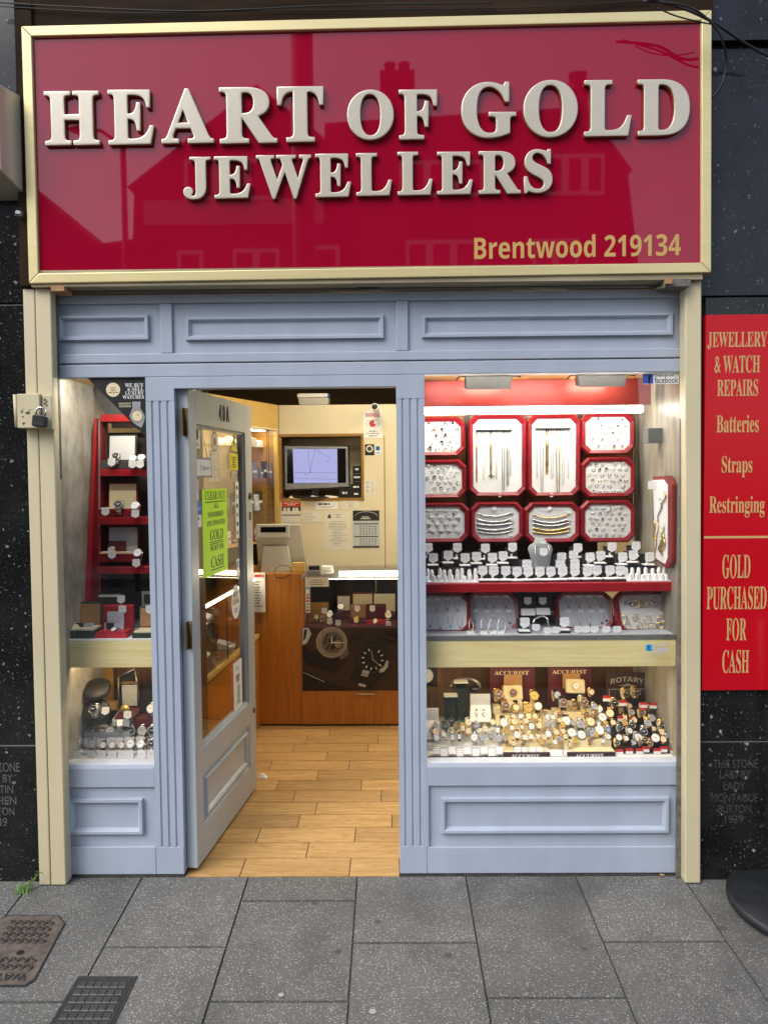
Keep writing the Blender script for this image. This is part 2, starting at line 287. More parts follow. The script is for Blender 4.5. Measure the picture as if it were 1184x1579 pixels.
# ------------------------------------------------------------------ mesh helpers
class MB:
    def __init__(s): s.v, s.f, s.mi, s.m, s.sm, s.smooth, s.cols = [], [], [], 0, [], False, {}
    def _add(s, vs, fs):
        o = len(s.v); s.v += [tuple(x) for x in vs]
        for f in fs: s.f.append([o+i for i in f]); s.mi.append(s.m); s.sm.append(s.smooth)
    def box(s, x0, x1, y0, y1, z0, z1):
        x0, x1 = min(x0, x1), max(x0, x1); y0, y1 = min(y0, y1), max(y0, y1); z0, z1 = min(z0, z1), max(z0, z1)
        s._add([(x0, y0, z0), (x1, y0, z0), (x1, y1, z0), (x0, y1, z0), (x0, y0, z1), (x1, y0, z1), (x1, y1, z1), (x0, y1, z1)],
               [(0, 3, 2, 1), (4, 5, 6, 7), (0, 1, 5, 4), (1, 2, 6, 5), (2, 3, 7, 6), (3, 0, 4, 7)]); return s
    def hexa(s, p):   # 8 points, bottom ring ccw then top ring
        s._add(p, [(0, 3, 2, 1), (4, 5, 6, 7), (0, 1, 5, 4), (1, 2, 6, 5), (2, 3, 7, 6), (3, 0, 4, 7)]); return s
    def prism(s, poly, y0, y1, axis='y'):   # poly (a,b): axis y -> (x,z); x -> (y,z); z -> (x,y)
        A = sum(poly[i][0]*poly[(i+1) % len(poly)][1]-poly[(i+1) % len(poly)][0]*poly[i][1] for i in range(len(poly)))
        if A < 0: poly = poly[::-1]
        if y0 > y1: y0, y1 = y1, y0
        P = {'y': lambda a, b, c: (a, c, b), 'x': lambda a, b, c: (c, a, b), 'z': lambda a, b, c: (a, b, c)}[axis]
        n = len(poly); lo = [P(a, b, y0) for a, b in poly]; hi = [P(a, b, y1) for a, b in poly]
        fs = [tuple(range(n)), tuple(range(2*n-1, n-1, -1))] + [(i, n+i, n+(i+1) % n, (i+1) % n) for i in range(n)]
        if axis in ('x', 'z'): fs = [f[::-1] for f in fs]
        s._add(lo+hi, fs); return s
    def tube(s, pts, r, seg=6, closed=False, cap=True):
        pts = [Vector(p) for p in pts]; n = len(pts); rings = []; sm = s.smooth; s.smooth = True
        up = None
        for i, p in enumerate(pts):
            d = (pts[(i+1) % n]-pts[i-1]) if closed else (pts[min(i+1, n-1)]-pts[max(i-1, 0)])
            d = d.normalized() if d.length > 1e-9 else Vector((0, 0, 1))
            if up is None: up = Vector((0, 0, 1)) if abs(d.z) < .9 else Vector((1, 0, 0))
            a = d.cross(up); a = a.normalized() if a.length > 1e-6 else Vector((1, 0, 0)); b = a.cross(d).normalized(); up = b
            rr = r[i] if isinstance(r, (list, tuple)) else r
            rings.append([p+(a*math.cos(t)+b*math.sin(t))*rr for t in (2*math.pi*k/seg for k in range(seg))])
        vs = [v for g in rings for v in g]; fs = []
        for i in range(n if closed else n-1):
            j = (i+1) % n
            for k in range(seg): fs.append((i*seg+k, i*seg+(k+1) % seg, j*seg+(k+1) % seg, j*seg+k))
        if not closed and cap: fs += [tuple(range(seg))[::-1], tuple((n-1)*seg+k for k in range(seg))]
        s._add(vs, fs); s.smooth = sm; return s
    def lathe(s, prof, c, axis='z', seg=24, cap=True):   # prof list of (r,h)
        n = len(prof); vs = []; fs = []; sm = s.smooth; s.smooth = True
        for r, h in prof:
            for k in range(seg):
                t = 2*math.pi*k/seg; a, b = r*math.cos(t), r*math.sin(t)
                vs.append({'z': (c[0]+a, c[1]+b, c[2]+h), 'y': (c[0]+a, c[1]+h, c[2]+b), 'x': (c[0]+h, c[1]+a, c[2]+b)}[axis])
        for i in range(n-1):
            for k in range(seg):
                f = (i*seg+k, i*seg+(k+1) % seg, (i+1)*seg+(k+1) % seg, (i+1)*seg+k); fs.append(f if axis != 'y' else f[::-1])
        s._add(vs, fs); s.smooth = False
        if cap:
            o = len(s.v)-n*seg
            for i in (0, n-1):
                if prof[i][0] > 1e-6: s.f.append([o+i*seg+k for k in range(seg)]); s.mi.append(s.m); s.sm.append(False)
        s.smooth = sm; return s
    def frame(s, x0, x1, z0, z1, wd, y0, y1, cut=0):   # mitred rectangular moulding, sloped profile, front y0
        rings = []
        for ins, y in ((0, y1), (wd*.12, y0), (wd*.55, y0), (wd*.8, y0+(y1-y0)*.5), (wd, y1)):
            rings.append([(x0+ins, y, z0+ins), (x1-ins, y, z0+ins), (x1-ins, y, z1-ins), (x0+ins, y, z1-ins)])
        vs = [v for g in rings for v in g]; fs = []
        for i in range(4):
            for k in range(4): fs.append((i*4+k, i*4+(k+1) % 4, (i+1)*4+(k+1) % 4, (i+1)*4+k))
        s._add(vs, fs); return s
    def quad(s, a, b, c, d): s._add([a, b, c, d], [(0, 1, 2, 3)]); return s
    def build(s, name, mat, parent=None, local=False, bevel=0, base=None, seg=2):
        me = bpy.data.meshes.new(name); off = Vector((0, 0, 0))
        if parent is not None and not local:
            q = parent
            while q is not None: off += q.location; q = q.parent
        if parent is None and not local:
            xs = [v[0] for v in s.v]; ys = [v[1] for v in s.v]; zs = [v[2] for v in s.v]
            off = Vector(base) if base else Vector(((min(xs)+max(xs))/2, (min(ys)+max(ys))/2, min(zs)))
        me.from_pydata([(v[0]-off.x, v[1]-off.y, v[2]-off.z) for v in s.v], [], s.f)
        for m_ in (mat if isinstance(mat, (list, tuple)) else [mat]): me.materials.append(M[m_] if isinstance(m_, str) else m_)
        me.polygons.foreach_set('material_index', s.mi); me.polygons.foreach_set('use_smooth', s.sm)
        me.validate(); me.update()
        o = bpy.data.objects.new(name, me); COL.objects.link(o)
        if parent is not None: o.parent = parent
        elif not local: o.location = off
        if bevel:
            b = o.modifiers.new('edge', 'BEVEL'); b.width = bevel; b.segments = seg; b.limit_method = 'ANGLE'; b.angle_limit = .6
        return o
def tag(o, label=None, cat=None, group=None, kind=None):
    for k, v in (('label', label), ('category', cat), ('group', group), ('kind', kind)):
        if v: o[k] = v
    return o
def thing(name, label, cat, loc=(0, 0, 0), rz=0, group=None, rx=0):
    o = bpy.data.objects.new(name, None); COL.objects.link(o); o.location = loc; o.rotation_euler = (rx, 0, rz); o.empty_display_size = .05
    return tag(o, label, cat, group)
def copy_tree(o, parent=None):
    c = o.copy(); COL.objects.link(c); c.parent = parent
    for ch in list(o.children): copy_tree(ch, c)
    return c
ORD = 'first second third fourth fifth sixth seventh eighth ninth tenth eleventh twelfth thirteenth fourteenth fifteenth sixteenth seventeenth eighteenth nineteenth twentieth'.split()
def mbold(s):
    r = ''
    for ch in s:
        if 'A' <= ch <= 'Z': r += chr(0x1D400+ord(ch)-65)
        elif 'a' <= ch <= 'z': r += chr(0x1D41A+ord(ch)-97)
        elif '0' <= ch <= '9': r += chr(0x1D7CE+ord(ch)-48)
        else: r += ch
    return r
def sbold(s):
    r = ''
    for ch in s:
        if 'A' <= ch <= 'Z': r += chr(0x1D5D4+ord(ch)-65)
        elif 'a' <= ch <= 'z': r += chr(0x1D5EE+ord(ch)-97)
        elif '0' <= ch <= '9': r += chr(0x1D7EC+ord(ch)-48)
        else: r += ch
    return r
_tc = {}
def text_mesh(s, style, depth=.0004, bevel=0, res=6):
    """letters in the XZ plane facing -Y, scaled later to a box; returns verts, faces, front flags"""
    c = bpy.data.curves.new('t', 'FONT'); c.body = {'serif': mbold, 'bold': sbold, 'sans': lambda q: q}[style](s)
    c.size = 1; c.resolution_u = res; c.extrude = 0
    o = bpy.data.objects.new('t', c); COL.objects.link(o)
    dg = bpy.context.evaluated_depsgraph_get(); me = bpy.data.meshes.new_from_object(o.evaluated_get(dg))
    bpy.data.objects.remove(o); bpy.data.curves.remove(c)
    V = [(v.co.x, v.co.y) for v in me.vertices]; Fc = [list(p.vertices) for p in me.polygons]
    bpy.data.meshes.remove(me); return V, Fc
def text(name, s, style, box, Y, mat, parent=None, local=False, depth=.0006, arc=0, tilt=0):
    key = (s, style)
    if key not in _tc: _tc[key] = text_mesh(s, style)
    V, Fc = _tc[key]; x0, x1, z0, z1 = box
    ax, bx = min(v[0] for v in V), max(v[0] for v in V); ay, by = min(v[1] for v in V), max(v[1] for v in V)
    mb = MB(); P = []
    for a, b in V:
        u = (a-ax)/(bx-ax); t = (b-ay)/(by-ay); x = x0+u*(x1-x0); z = z0+t*(z1-z0)+arc*(1-(2*u-1)**2)+tilt*(u-.5)
        P.append((x, z))
    n = len(P)
    # side walls from boundary edges
    from collections import Counter
    ec = Counter(); 
    for f in Fc:
        for i in range(len(f)): ec[frozenset((f[i], f[(i+1) % len(f)]))] += 1
    vs = [(x, Y-depth, z) for x, z in P]+[(x, Y, z) for x, z in P]
    def area(f): return sum(P[f[i]][0]*P[f[(i+1) % len(f)]][1]-P[f[(i+1) % len(f)]][0]*P[f[i]][1] for i in range(len(f)))
    fs = []
    for f in Fc:
        g = f if area(f) > 0 else f[::-1]; fs.append(g)
        for i in range(len(g)):
            a, b = g[i], g[(i+1) % len(g)]
            if ec[frozenset((a, b))] == 1: fs.append([b, a, n+a, n+b])
    mb._add(vs, fs)
    return mb.build(name, mat, parent, local)
def poly_rr(x0, x1, z0, z1, r, n=4):
    p = []
    for cx, cz, a in ((x1-r, z1-r, 0), (x0+r, z1-r, 90), (x0+r, z0+r, 180), (x1-r, z0+r, 270)):
        for k in range(n+1):
            t = math.radians(a+90*k/n); p.append((cx+r*math.cos(t), cz+r*math.sin(t)))
    return p
def circ(cx, cz, rx, rz=None, n=24): return [(cx+rx*math.cos(2*math.pi*k/n), cz+(rz or rx)*math.sin(2*math.pi*k/n)) for k in range(n)]
def octa(x0, x1, z0, z1, c): return [(x0+c, z0), (x1-c, z0), (x1, z0+c), (x1, z1-c), (x1-c, z1), (x0+c, z1), (x0, z1-c), (x0, z0+c)]
def scribble(name, x0, x1, z0, z1, Y, rows, mat, parent=None, local=False, seed=1, fill=.8, th=.45, center=False):
    rd = random.Random(seed); mb = MB(); h = (z1-z0)/rows
    for i in range(rows):
        z = z1-h*(i+.5); x = x0; end = x0+(x1-x0)*(fill*rd.uniform(.65, 1) if not center else 1)
        if center:
            k = rd.uniform(.35, .95); x = (x0+x1)/2-(x1-x0)*k/2; end = (x0+x1)/2+(x1-x0)*k/2
        while x < end:
            l = min(rd.uniform(.5, 2.2)*h, end-x)
            if l < h*.15: break
            mb.box(x, x+l, Y-.0005, Y, z-h*th/2, z+h*th/2); x += l+h*.3
    return mb.build(name, mat, parent, local)

# ================================================================== SETTING
mb = MB(); mb.box(-60, 60, -70, -3.2, -.6, -.30); tag(mb.build('road', 'asphalt'), kind='structure')
mb = MB(); mb.box(-40, 40, -12.2, -10.2, -.30, -.16); tag(mb.build('far_pavement', 'pave'), kind='structure')
YK = -3.3
# pavement: every slab follows the joints of the photograph
JL = [((28.7, 1387), (0, 1424)), ((216, 1360), (137, 1503)), ((383, 1353), (314, 1573)), ((551, 1349), (535, 1579)), ((719, 1358), (757, 1579)), ((889, 1356), (982, 1579)), ((1064, 1370), (1184, 1545))]
def jline(a, b):
    A, B = gp(*a), gp(*b); k = (A.x-B.x)/(A.y-B.y); return (A.x-k*A.y, k)
lines = [jline(*l) for l in JL]
lines = [(lines[0][0]-.45*i, lines[0][1]) for i in range(8, 0, -1)]+lines+[(lines[-1][0]+.45*i, lines[-1][1]) for i in range(1, 8)]
cross = {8: [gp(60, 1545).y], 9: [gp(240, 1461).y], 10: [gp(450, 1389).y, gp(450, 1544).y], 11: [gp(640, 1454).y], 12: [gp(820, 1539).y], 13: [gp(1000, 1452).y], 14: [gp(1150, 1620).y]}
mb = MB(); colr = []
gpx = .0034
for i in range(len(lines)-1):
    l, r = lines[i], lines[i+1]; ys = list(cross.get(i, [-.4 if i % 2 else -.15]))
    while ys[-1]-.6 > YK+.1: ys.append(ys[-1]-.6)
    ys = [.0]+ys+[YK+.16]
    for a, b in zip(ys, ys[1:]):
        a -= .005; b += .005; zs = random.uniform(-.0012, .0012); q = []
        for y in (b, a):
            for L, s in ((l, 1), (r, -1)): q.append((L[0]+L[1]*y+s*gpx, y, SLOPE*y+zs))
        q = [q[0], q[1], q[3], q[2]]
        mb.hexa([(x, y, z-.012) for x, y, z in q]+q); colr += [random.random()]*6
pav = tag(mb.build('pavement', 'pave', base=(0, 0, 0)), kind='structure')
at_ = pav.data.color_attributes.new('tilecol', 'FLOAT_COLOR', 'CORNER')
for p, c in zip(pav.data.polygons, colr):
    for li in p.loop_indices: at_.data[li].color = (c, c, c, 1)
mb = MB(); mb.hexa([(-40, YK, -.5), (40, YK, -.5), (40, .3, -.5), (-40, .3, -.5), (-40, YK, YK*SLOPE-.006), (40, YK, YK*SLOPE-.006), (40, .05, -.004), (-40, .05, -.004)])
tag(mb.build('pavement_bed', 'mortar'), kind='structure')
mb = MB(); mb.box(-40, 40, YK-.002, YK+.15, -.45, YK*SLOPE+.012); tag(mb.build('kerb', 'granite2', bevel=.01), kind='structure')
# shop floor of plank tiles
mb = MB(); cols = []; y = .0; rowh = .1362; y0 = .1474-rowh-.02
rj = {0: [(333, 1500), (852, 1500)], 1: [(645, 1420)], 2: [(408, 1345), (877, 1345)], 3: [(603, 1280), (1056, 1280)], 4: [(688, 1215)], 5: [(581, 1160), (1003, 1160)], 6: [(499, 1105), (906, 1105)], 7: [(694, 1057)], 8: [(465, 1010), (847, 1010)], 9: [(738, 968)], 10: [(579, 925), (940, 925)], 11: [(640, 887), (988, 887)]}
def floorX(zx, zy):
    px, py = 270+zx/3.157, 860+zy/3.157; d = ray(px, py); t = -CAM.z/d.z; return (CAM+d*t).x
for i in range(30):
    a = .0 if i == 0 else .1474+(i-1)*rowh; b = .1474+i*rowh
    xs = sorted(floorX(*q) for q in rj[i]) if i in rj else [-.4+.37*(i % 3)]
    lim0, lim1 = (X3+.001, X4-.001) if i == 0 else (-1.9, 1.9); a = max(a, .0)
    while xs[0] > -1.9: xs.insert(0, xs[0]-.62)
    while xs[-1] < 1.9: xs.append(xs[-1]+.62)
    xs = [lim0]+[x for x in xs if lim0+.02 < x < lim1-.02]+[lim1]
    for l, r in zip(xs, xs[1:]):
        mb.box(l+.002, r-.002, a+.0022, b-.0022, -.012, 0); cols += [(random.random(), random.random()*9, random.random()*9)]*6
fl = tag(mb.build('shop_floor', 'floortile', base=(0, 0, 0)), kind='structure')
at_ = fl.data.color_attributes.new('tilecol', 'FLOAT_COLOR', 'CORNER')
for p, c in zip(fl.data.polygons, cols):
    for li in p.loop_indices: at_.data[li].color = (*c, 1)
mb = MB(); mb.box(-2, 2, .0, 5.2, -.3, -.005); tag(mb.build('floor_bed', 'mortar'), kind='structure')

# ------------------------------------------------------------------ building shell
bld = thing('shop_building', 'dark shop building whose warm lit room opens behind the blue doorway', 'building', (0, .1, 0))
def P(name, mat, par, *b, bevel=0):
    m_ = MB(); m_.box(*b); return m_.build(name, mat, par, bevel=bevel)
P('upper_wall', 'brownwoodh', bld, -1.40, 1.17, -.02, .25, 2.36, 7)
P('ceiling', 'ceil', bld, -1.9, 1.9, .26, 5, 2.52, 2.6)
P('side_wall', 'creamwall', bld, -2.0, -1.9, .02, 5.1, -.1, 2.6)
P('side_wall', 'creamwall', bld, 1.9, 2.0, .02, 5.1, -.1, 2.6)
P('back_wall', 'ceil', bld, -1.9, 1.9, 5, 5.1, -.1, 2.6)
# wood hood board above left of the frame, left brown board, top board
# ------------------------------------------------------------------ granite walls
YG = -.03
gl = thing('granite_wall', 'polished black speckled granite wall beside the padlock box and cream post', 'wall', (-2.2, YG, 0))
xa = at(60, 1200, YG).x-.002
zj = at(25, 1150, YG).z
def slab(par, mat, x0, x1, z0, z1, yb=.2, n='stone_slab', y=YG): m_ = MB(); m_.box(x0, x1, y, yb, z0, z1); return m_.build(n, mat, par, bevel=.002)
slab(gl, 'granite', -3.3, xa, -.05, zj-.003); 
mid = at(20, 800, YG).z
slab(gl, 'granite', -3.3, xa, zj+.003, 2.26); slab(gl, 'granite', -3.3, xa, 2.266, 4.2)
P('joint', 'greyink', gl, -3.3, xa-.004, YG+.004, .1, zj-.004, zj+.004)
gr = thing('granite_wall', 'polished blue black granite wall behind the red services sign', 'wall', (2.2, YG, 0))
xb = at(1083, 800, YG).x; zj2 = at(1130, 1144, YG).z; zt2 = at(1140, 457, YG).z; zt3 = at(1150, 118, YG).z; zt4 = at(1150, 62, YG).z
slab(gr, 'granite', xb, 3.4, -.05, zj2-.002); slab(gr, 'granite', xb, 3.4, zj2+.002, zt2-.003, )
slab(gr, 'granite2', xb-.06, 3.4, zt2+.003, zt3); slab(gr, 'granite', xb-.06, 3.4, zt3, zt4, y=.0); slab(gr, 'granite2', xb-.06, 3.4, zt4, 4.2)
P('joint', 'greyink', gr, xb+.004, 3.4, YG+.003, .1, zj2-.003, zj2+.003)
# engraved inscriptions
def bx(a, b, Y): return R(a[0], a[1], b[0], b[1], Y)
for s, a, b in (('THIS STONE', (1099, 1171), (1168, 1184)), ('LAID BY', (1109, 1188), (1157, 1200)), ('LADY', (1115, 1206), (1148, 1218)), ('MONTAGUE', (1096, 1224), (1168, 1236)), ('BURTON', (1107, 1241), (1157, 1253)), ('1939', (1117, 1257), (1145, 1269))):
    text('inscription', s, 'sans', bx(a, b, YG), YG-.0005, 'engrave2', gr)
for s, a, b in (('THIS STONE', (-38, 1176), (31, 1190)), ('LAID BY', (-28, 1194), (20, 1206)), ('AUSTIN', (-26, 1211), (21, 1223)), ('STEPHEN', (-36, 1228), (26, 1241)), ('BURTON', (-27, 1245), (23, 1257)), ('1939', (-17, 1261), (12, 1274))):
    text('inscription', s, 'sans', bx(a, b, YG), YG-.0005, 'engrave', gl)

# ------------------------------------------------------------------ cream posts and shutter box
YP = -.062
def post(label, edges_top, edges_bot, ytop, ybot):
    t = thing('shutter_post', label, 'post', at((edges_bot[0][0]+edges_bot[-1][1])/2, ybot, YP))
    for (a0, a1), (b0, b1) in zip(edges_top, edges_bot):
        A0, A1, B0, B1 = at(a0, ytop, YP), at(a1, ytop, YP), at(b0, ybot, YP), at(b1, ybot, YP)
        zb = SLOPE*YP+.004; zt = at(570, 437, -.095).z+.003
        def ex(T, Bt, z): k = (z-Bt.z)/(T.z-Bt.z); return Bt.x+(T.x-Bt.x)*k
        x = [ex(A0, B0, zb), ex(A1, B1, zb), ex(A0, B0, zt), ex(A1, B1, zt)]
        m_ = MB(); m_.hexa([(x[0], YP, zb), (x[1], YP, zb), (x[1], -.003, zb), (x[0], -.003, zb), (x[2], YP, zt), (x[3], YP, zt), (x[3], -.003, zt), (x[2], -.003, zt)])
        m_.build('post_face', 'cream', t, bevel=.004)
    return t
pl = post('cream painted steel post with padlock box and vertical seam', [(35.5, 53.7), (54.5, 78.5)], [(61, 78), (79.3, 102)], 450, 1362)
pr = post('plain cream painted post beside the red services sign', [(1056, 1081)], [(1056, 1079.5)], 450, 1360)
m_ = MB(); a = at(80, 450, -.02); b = at(104, 1355, -.02); m_.hexa([(b.x-.03, -.02, .004), (b.x+.006, -.02, .004), (b.x+.006, -.002, .004), (b.x-.03, -.002, .004), (a.x-.03, -.02, 2.31), (a.x+.018, -.02, 2.31), (a.x+.018, -.002, 2.31), (a.x-.03, -.002, 2.31)])
m_.build('shutter_channel', 'channel', pl)
a = at(1053, 450, -.02); m_ = MB(); m_.box(a.x-.004, a.x+.02, -.02, -.002, .004, 2.31); m_.build('shutter_channel', 'channel', pr)
P('post_filler', 'channel', pr, at(1079, 900, YP).x-.01, xb+.03, .0, .05, -.02, 2.31); P('post_filler', 'channel', pl, xa-.05, at(66, 900, YP).x, .0, .05, -.02, 2.31)
YS = -.095
box_ = thing('shutter_box', 'brown timber soffit of the roller shutter under the big red sign', 'shutter box', (0, -.1, 2.31))
z0 = at(570, 437, YS).z+.004
P('soffit_board', 'soffit', box_, at(80, 445, -.05).x-.06, at(1056, 445, -.05).x+.05, YS+.01, .03, z0, z0+.06)
P('back_strip', 'soffit', box_, XL, XR, -.001, .03, ZTOP+.0065, z0-.0005)
P('shutter_slat', 'steelgrey', box_, XL+.02, XR-.02, -.012, .0, ZTOP-.002, ZTOP+.006)
p_ = at(567, 437, YS+.06)
lb = P('maker_plate', 'black', box_, at(550, 437, YS+.05).x, at(583, 437, YS+.05).x, -.022, -.018, at(570, 444, -.02).z, at(570, 433, -.02).z)
scribble('lettering', at(552, 437, YS+.05).x, at(581, 437, YS+.05).x, at(570, 443, -.02).z, at(570, 434, -.02).z, -.0222, 3, 'greyink', box_, seed=4)
P('end_block', 'channel', box_, at(1018, 440, -.05).x, at(1056, 440, -.05).x, -.10, -.01, z0-.028, z0-.001)
P('end_block', 'tan', box_, at(1016, 440, -.05).x, at(1026, 440, -.05).x, -.115, -.102, z0-.022, z0-.003)
P('end_block', 'tan', box_, at(88, 449, -.05).x, at(108, 449, -.05).x, -.10, -.03, z0-.02, z0-.001)

# ------------------------------------------------------------------ the big sign
TL, TR, BL, BR = at(33, 40, YS), at(1097, 15, YS), at(45, 437, YS), at(1096, 420, YS)
sgn = thing('shop_sign', 'wide glossy red fascia sign in a pale gold frame with raised letters', 'sign', ((BL.x+BR.x)/2, YS, (BL.z+BR.z)/2))
fx0, fx1, fz0, fz1 = (TL.x+BL.x)/2, (TR.x+BR.x)/2, (BL.z+BR.z)/2, (TL.z+TR.z)/2
fw_ = pw(15, YS)
def fr(a, b, c, d, name='frame_rail'):    # quad ring segment extruded
    m_ = MB(); m_.hexa([(a[0], YS, a[1]), (b[0], YS, b[1]), (b[0], .0, b[1]), (a[0], .0, a[1]), (d[0], YS, d[1]), (c[0], YS, c[1]), (c[0], .0, c[1]), (d[0], .0, d[1])]); return m_.build(name, 'goldframe', sgn, bevel=.003)
oTL, oTR, oBL, oBR = [(p.x, p.z) for p in (TL, TR, BL, BR)]
iTL, iTR, iBL, iBR = (oTL[0]+fw_, oTL[1]-fw_), (oTR[0]-fw_, oTR[1]-fw_), (oBL[0]+fw_, oBL[1]+fw_), (oBR[0]-fw_, oBR[1]+fw_)
g_ = .0006
fr((iTL[0]+g_, iTL[1]), (iTR[0]-g_, iTR[1]), (oTR[0]-g_, oTR[1]), (oTL[0]+g_, oTL[1])); fr((oBL[0]+g_, oBL[1]), (oBR[0]-g_, oBR[1]), (iBR[0]-g_, iBR[1]), (iBL[0]+g_, iBL[1]))
fr((oBL[0], oBL[1]), (iBL[0], iBL[1]), (iTL[0], iTL[1]), (oTL[0], oTL[1])); fr((iBR[0], iBR[1]), (oBR[0], oBR[1]), (oTR[0], oTR[1]), (iTR[0], iTR[1]))
YF = YS+.014
m_ = MB(); m_.hexa([(iBL[0]-.01, YF, iBL[1]-.01), (iBR[0]+.01, YF, iBR[1]-.01), (iBR[0]+.01, YF+.02, iBR[1]-.01), (iBL[0]-.01, YF+.02, iBL[1]-.01), (iTL[0]-.01, YF, iTL[1]+.01), (iTR[0]+.01, YF, iTR[1]+.01), (iTR[0]+.01, YF+.02, iTR[1]+.01), (iTL[0]-.01, YF+.02, iTL[1]+.01)])
m_.build('face_panel', 'signred', sgn)
def letter3d(ch, rect):
    c = bpy.data.curves.new('t', 'FONT'); c.body = mbold(ch); c.size = 1; c.resolution_u = 8; c.extrude = .075; c.bevel_depth = .022; c.bevel_resolution = 3; c.offset = -.004
    o = bpy.data.objects.new('t', c); COL.objects.link(o)
    me = bpy.data.meshes.new_from_object(o.evaluated_get(bpy.context.evaluated_depsgraph_get())); bpy.data.objects.remove(o); bpy.data.curves.remove(c)
    xs = [v.co.x for v in me.vertices]; ys = [v.co.y for v in me.vertices]; zs = [v.co.z for v in me.vertices]
    x0, y0, x1, y1 = rect; YL = YF-.022; a0, a1, b0, b1 = R(x0, y0, x1, y1, YL)
    mb = MB(); base = Vector((0, 0, 0))
    mb.v = [(a0+(v.co.x-min(xs))/(max(xs)-min(xs))*(a1-a0), YF-.018*(v.co.z-min(zs))/(max(zs)-min(zs))-.001, b0+(v.co.y-min(ys))/(max(ys)-min(ys))*(b1-b0)) for v in me.vertices]
    for p in me.polygons:
        mb.f.append(list(p.vertices)); mb.mi.append(1 if abs(p.normal.z) < .2 else 0); mb.sm.append(abs(p.normal.z) < .98)
    bpy.data.meshes.remove(me)
    return mb.build('raised_letter', ['letter', 'letterside'], sgn)
for ch, r in zip('HEARTOFGOLD', [(68, 139, 153, 223), (166, 137, 237, 222), (248, 135, 329, 220), (338, 133, 427, 220), (427, 132, 499, 218), (535, 137, 607, 215), (615, 137, 674, 214), (711, 125, 796, 212), (807, 122, 891, 211), (901, 122, 974, 209), (983, 121, 1064, 208)]): letter3d(ch, r)
for ch, r in zip('JEWELLERS', [(282, 241, 325, 307), (330, 240, 386, 305), (395, 238, 480, 306), (486, 236, 541, 303), (549, 235, 604, 301), (613, 233, 667, 300), (674, 233, 729, 299), (738, 232, 803, 298), (808, 229, 852, 297)]): letter3d(ch, r)
text('lettering', 'Brentwood 219134', 'bold', R(731, 362, 1049, 397, YF), YF-.0002, 'goldtext', sgn, tilt=.005)
bk = thing('sign_backing', 'weathered brown timber boards with painted-in shade framing the big red sign', 'timber board', (fx0-.05, -.02, fz0))
def lbx(px, py): return at(px, py, -.08).x
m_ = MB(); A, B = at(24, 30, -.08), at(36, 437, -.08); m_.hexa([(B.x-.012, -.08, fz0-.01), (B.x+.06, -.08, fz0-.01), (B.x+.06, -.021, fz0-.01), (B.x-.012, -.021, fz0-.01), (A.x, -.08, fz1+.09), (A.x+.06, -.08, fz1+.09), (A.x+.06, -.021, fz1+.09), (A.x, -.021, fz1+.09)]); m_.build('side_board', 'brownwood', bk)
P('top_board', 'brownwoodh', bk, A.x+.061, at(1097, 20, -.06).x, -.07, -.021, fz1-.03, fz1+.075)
# red services sign on the granite
YR = -.055
a0, a1, b0, b1 = R(1085, 485, 1190, 1064, YR)
sd = thing('services_sign', 'tall narrow red sign with gold serif list of jewellery services', 'sign', ((a0+a1)/2, YR, b0))
m_ = MB(); m_.box(a0, a1, YR, YG+.001, b0, b1); m_.build('board', 'sidered', sd)
for s, x0, x1, y0, y1 in (('JEWELLERY', 1090, 1182, 512, 538), ('& WATCH', 1101, 1171, 548, 575), ('REPAIRS', 1105, 1168, 585, 611), ('Batteries', 1104, 1169, 640, 667), ('Straps', 1112, 1159, 703, 736), ('Restringing', 1093, 1178, 765, 798)):
    text('lettering', s, 'serif', R(x0, y0, x1, y1, YR), YR-.0003, 'gold2', sd)
P('divider_line', 'gold2', sd, a0+.001, a1-.001, YR-.0006, YR-.0001, at(1136, 830, YR).z, at(1136, 826.5, YR).z)
for s, x0, x1, y0, y1 in (('GOLD', 1113, 1156, 855, 892), ('PURCHASED', 1089, 1181, 904, 940), ('FOR', 1119, 1150, 953, 988), ('CASH', 1113, 1154, 1002, 1038)):
    text('lettering', s, 'serif', R(x0, y0, x1, y1, YR), YR-.0003, 'gold2', sd)
# neighbour's sign box
a0, a1, b0, b1 = R(-60, 128, 21, 290, -.16)
nb = thing('neighbour_sign_box', 'cream chamfered end of the next shop sign on black granite', 'sign', (a0, -.1, b0))
m_ = MB(); m_.hexa([(a0, -.2, b0+.05), (a1-.03, -.2, b0+.05), (a1, YG+.001, b0), (a0, YG+.001, b0), (a0, -.2, b1-.02), (a1-.03, -.2, b1-.02), (a1, YG+.001, b1), (a0, YG+.001, b1)]); m_.build('casing', 'letter', nb, bevel=.004)
# lock box and padlocks
YB = -.11
a0, a1, b0, b1 = R(27, 607, 77, 660, YB)
lk = thing('lock_box', 'cream painted steel lock box with worn paint on the post', 'box', ((a0+a1)/2, YB, b0))
P('box_body', 'cream', lk, a0, (a0+a1)/2+.024, YB, YP-.001, b0, b1, bevel=.003)
P('box_flap', 'cream', lk, (a0+a1)/2+.026, a1+.004, YB+.012, YP-.001, b0-.004, b1-.004, bevel=.003)
a_, c_ = at(20, 607, YB), at(26, 658, YB)
m_ = MB(); m_.tube([(a_.x+.008, YB+.01, b0+.004), (a_.x+.004, YB+.01, b1-.002)], .0075, 10); m_.build('hinge', 'cream', lk)
m_ = MB(); m_.hexa([(a_.x+.004, YB+.012, b0+.01), (a0+.002, YB+.012, b0+.01), (a0+.002, YP, b0+.01), (a_.x+.004, YP, b0+.01), (a_.x+.004, YB+.012, b1-.01), (a0+.002, YB+.012, b1-.01), (a0+.002, YP, b1-.01), (a_.x+.004, YP, b1-.01)]); m_.build('hinge_leaf', 'cream', lk)
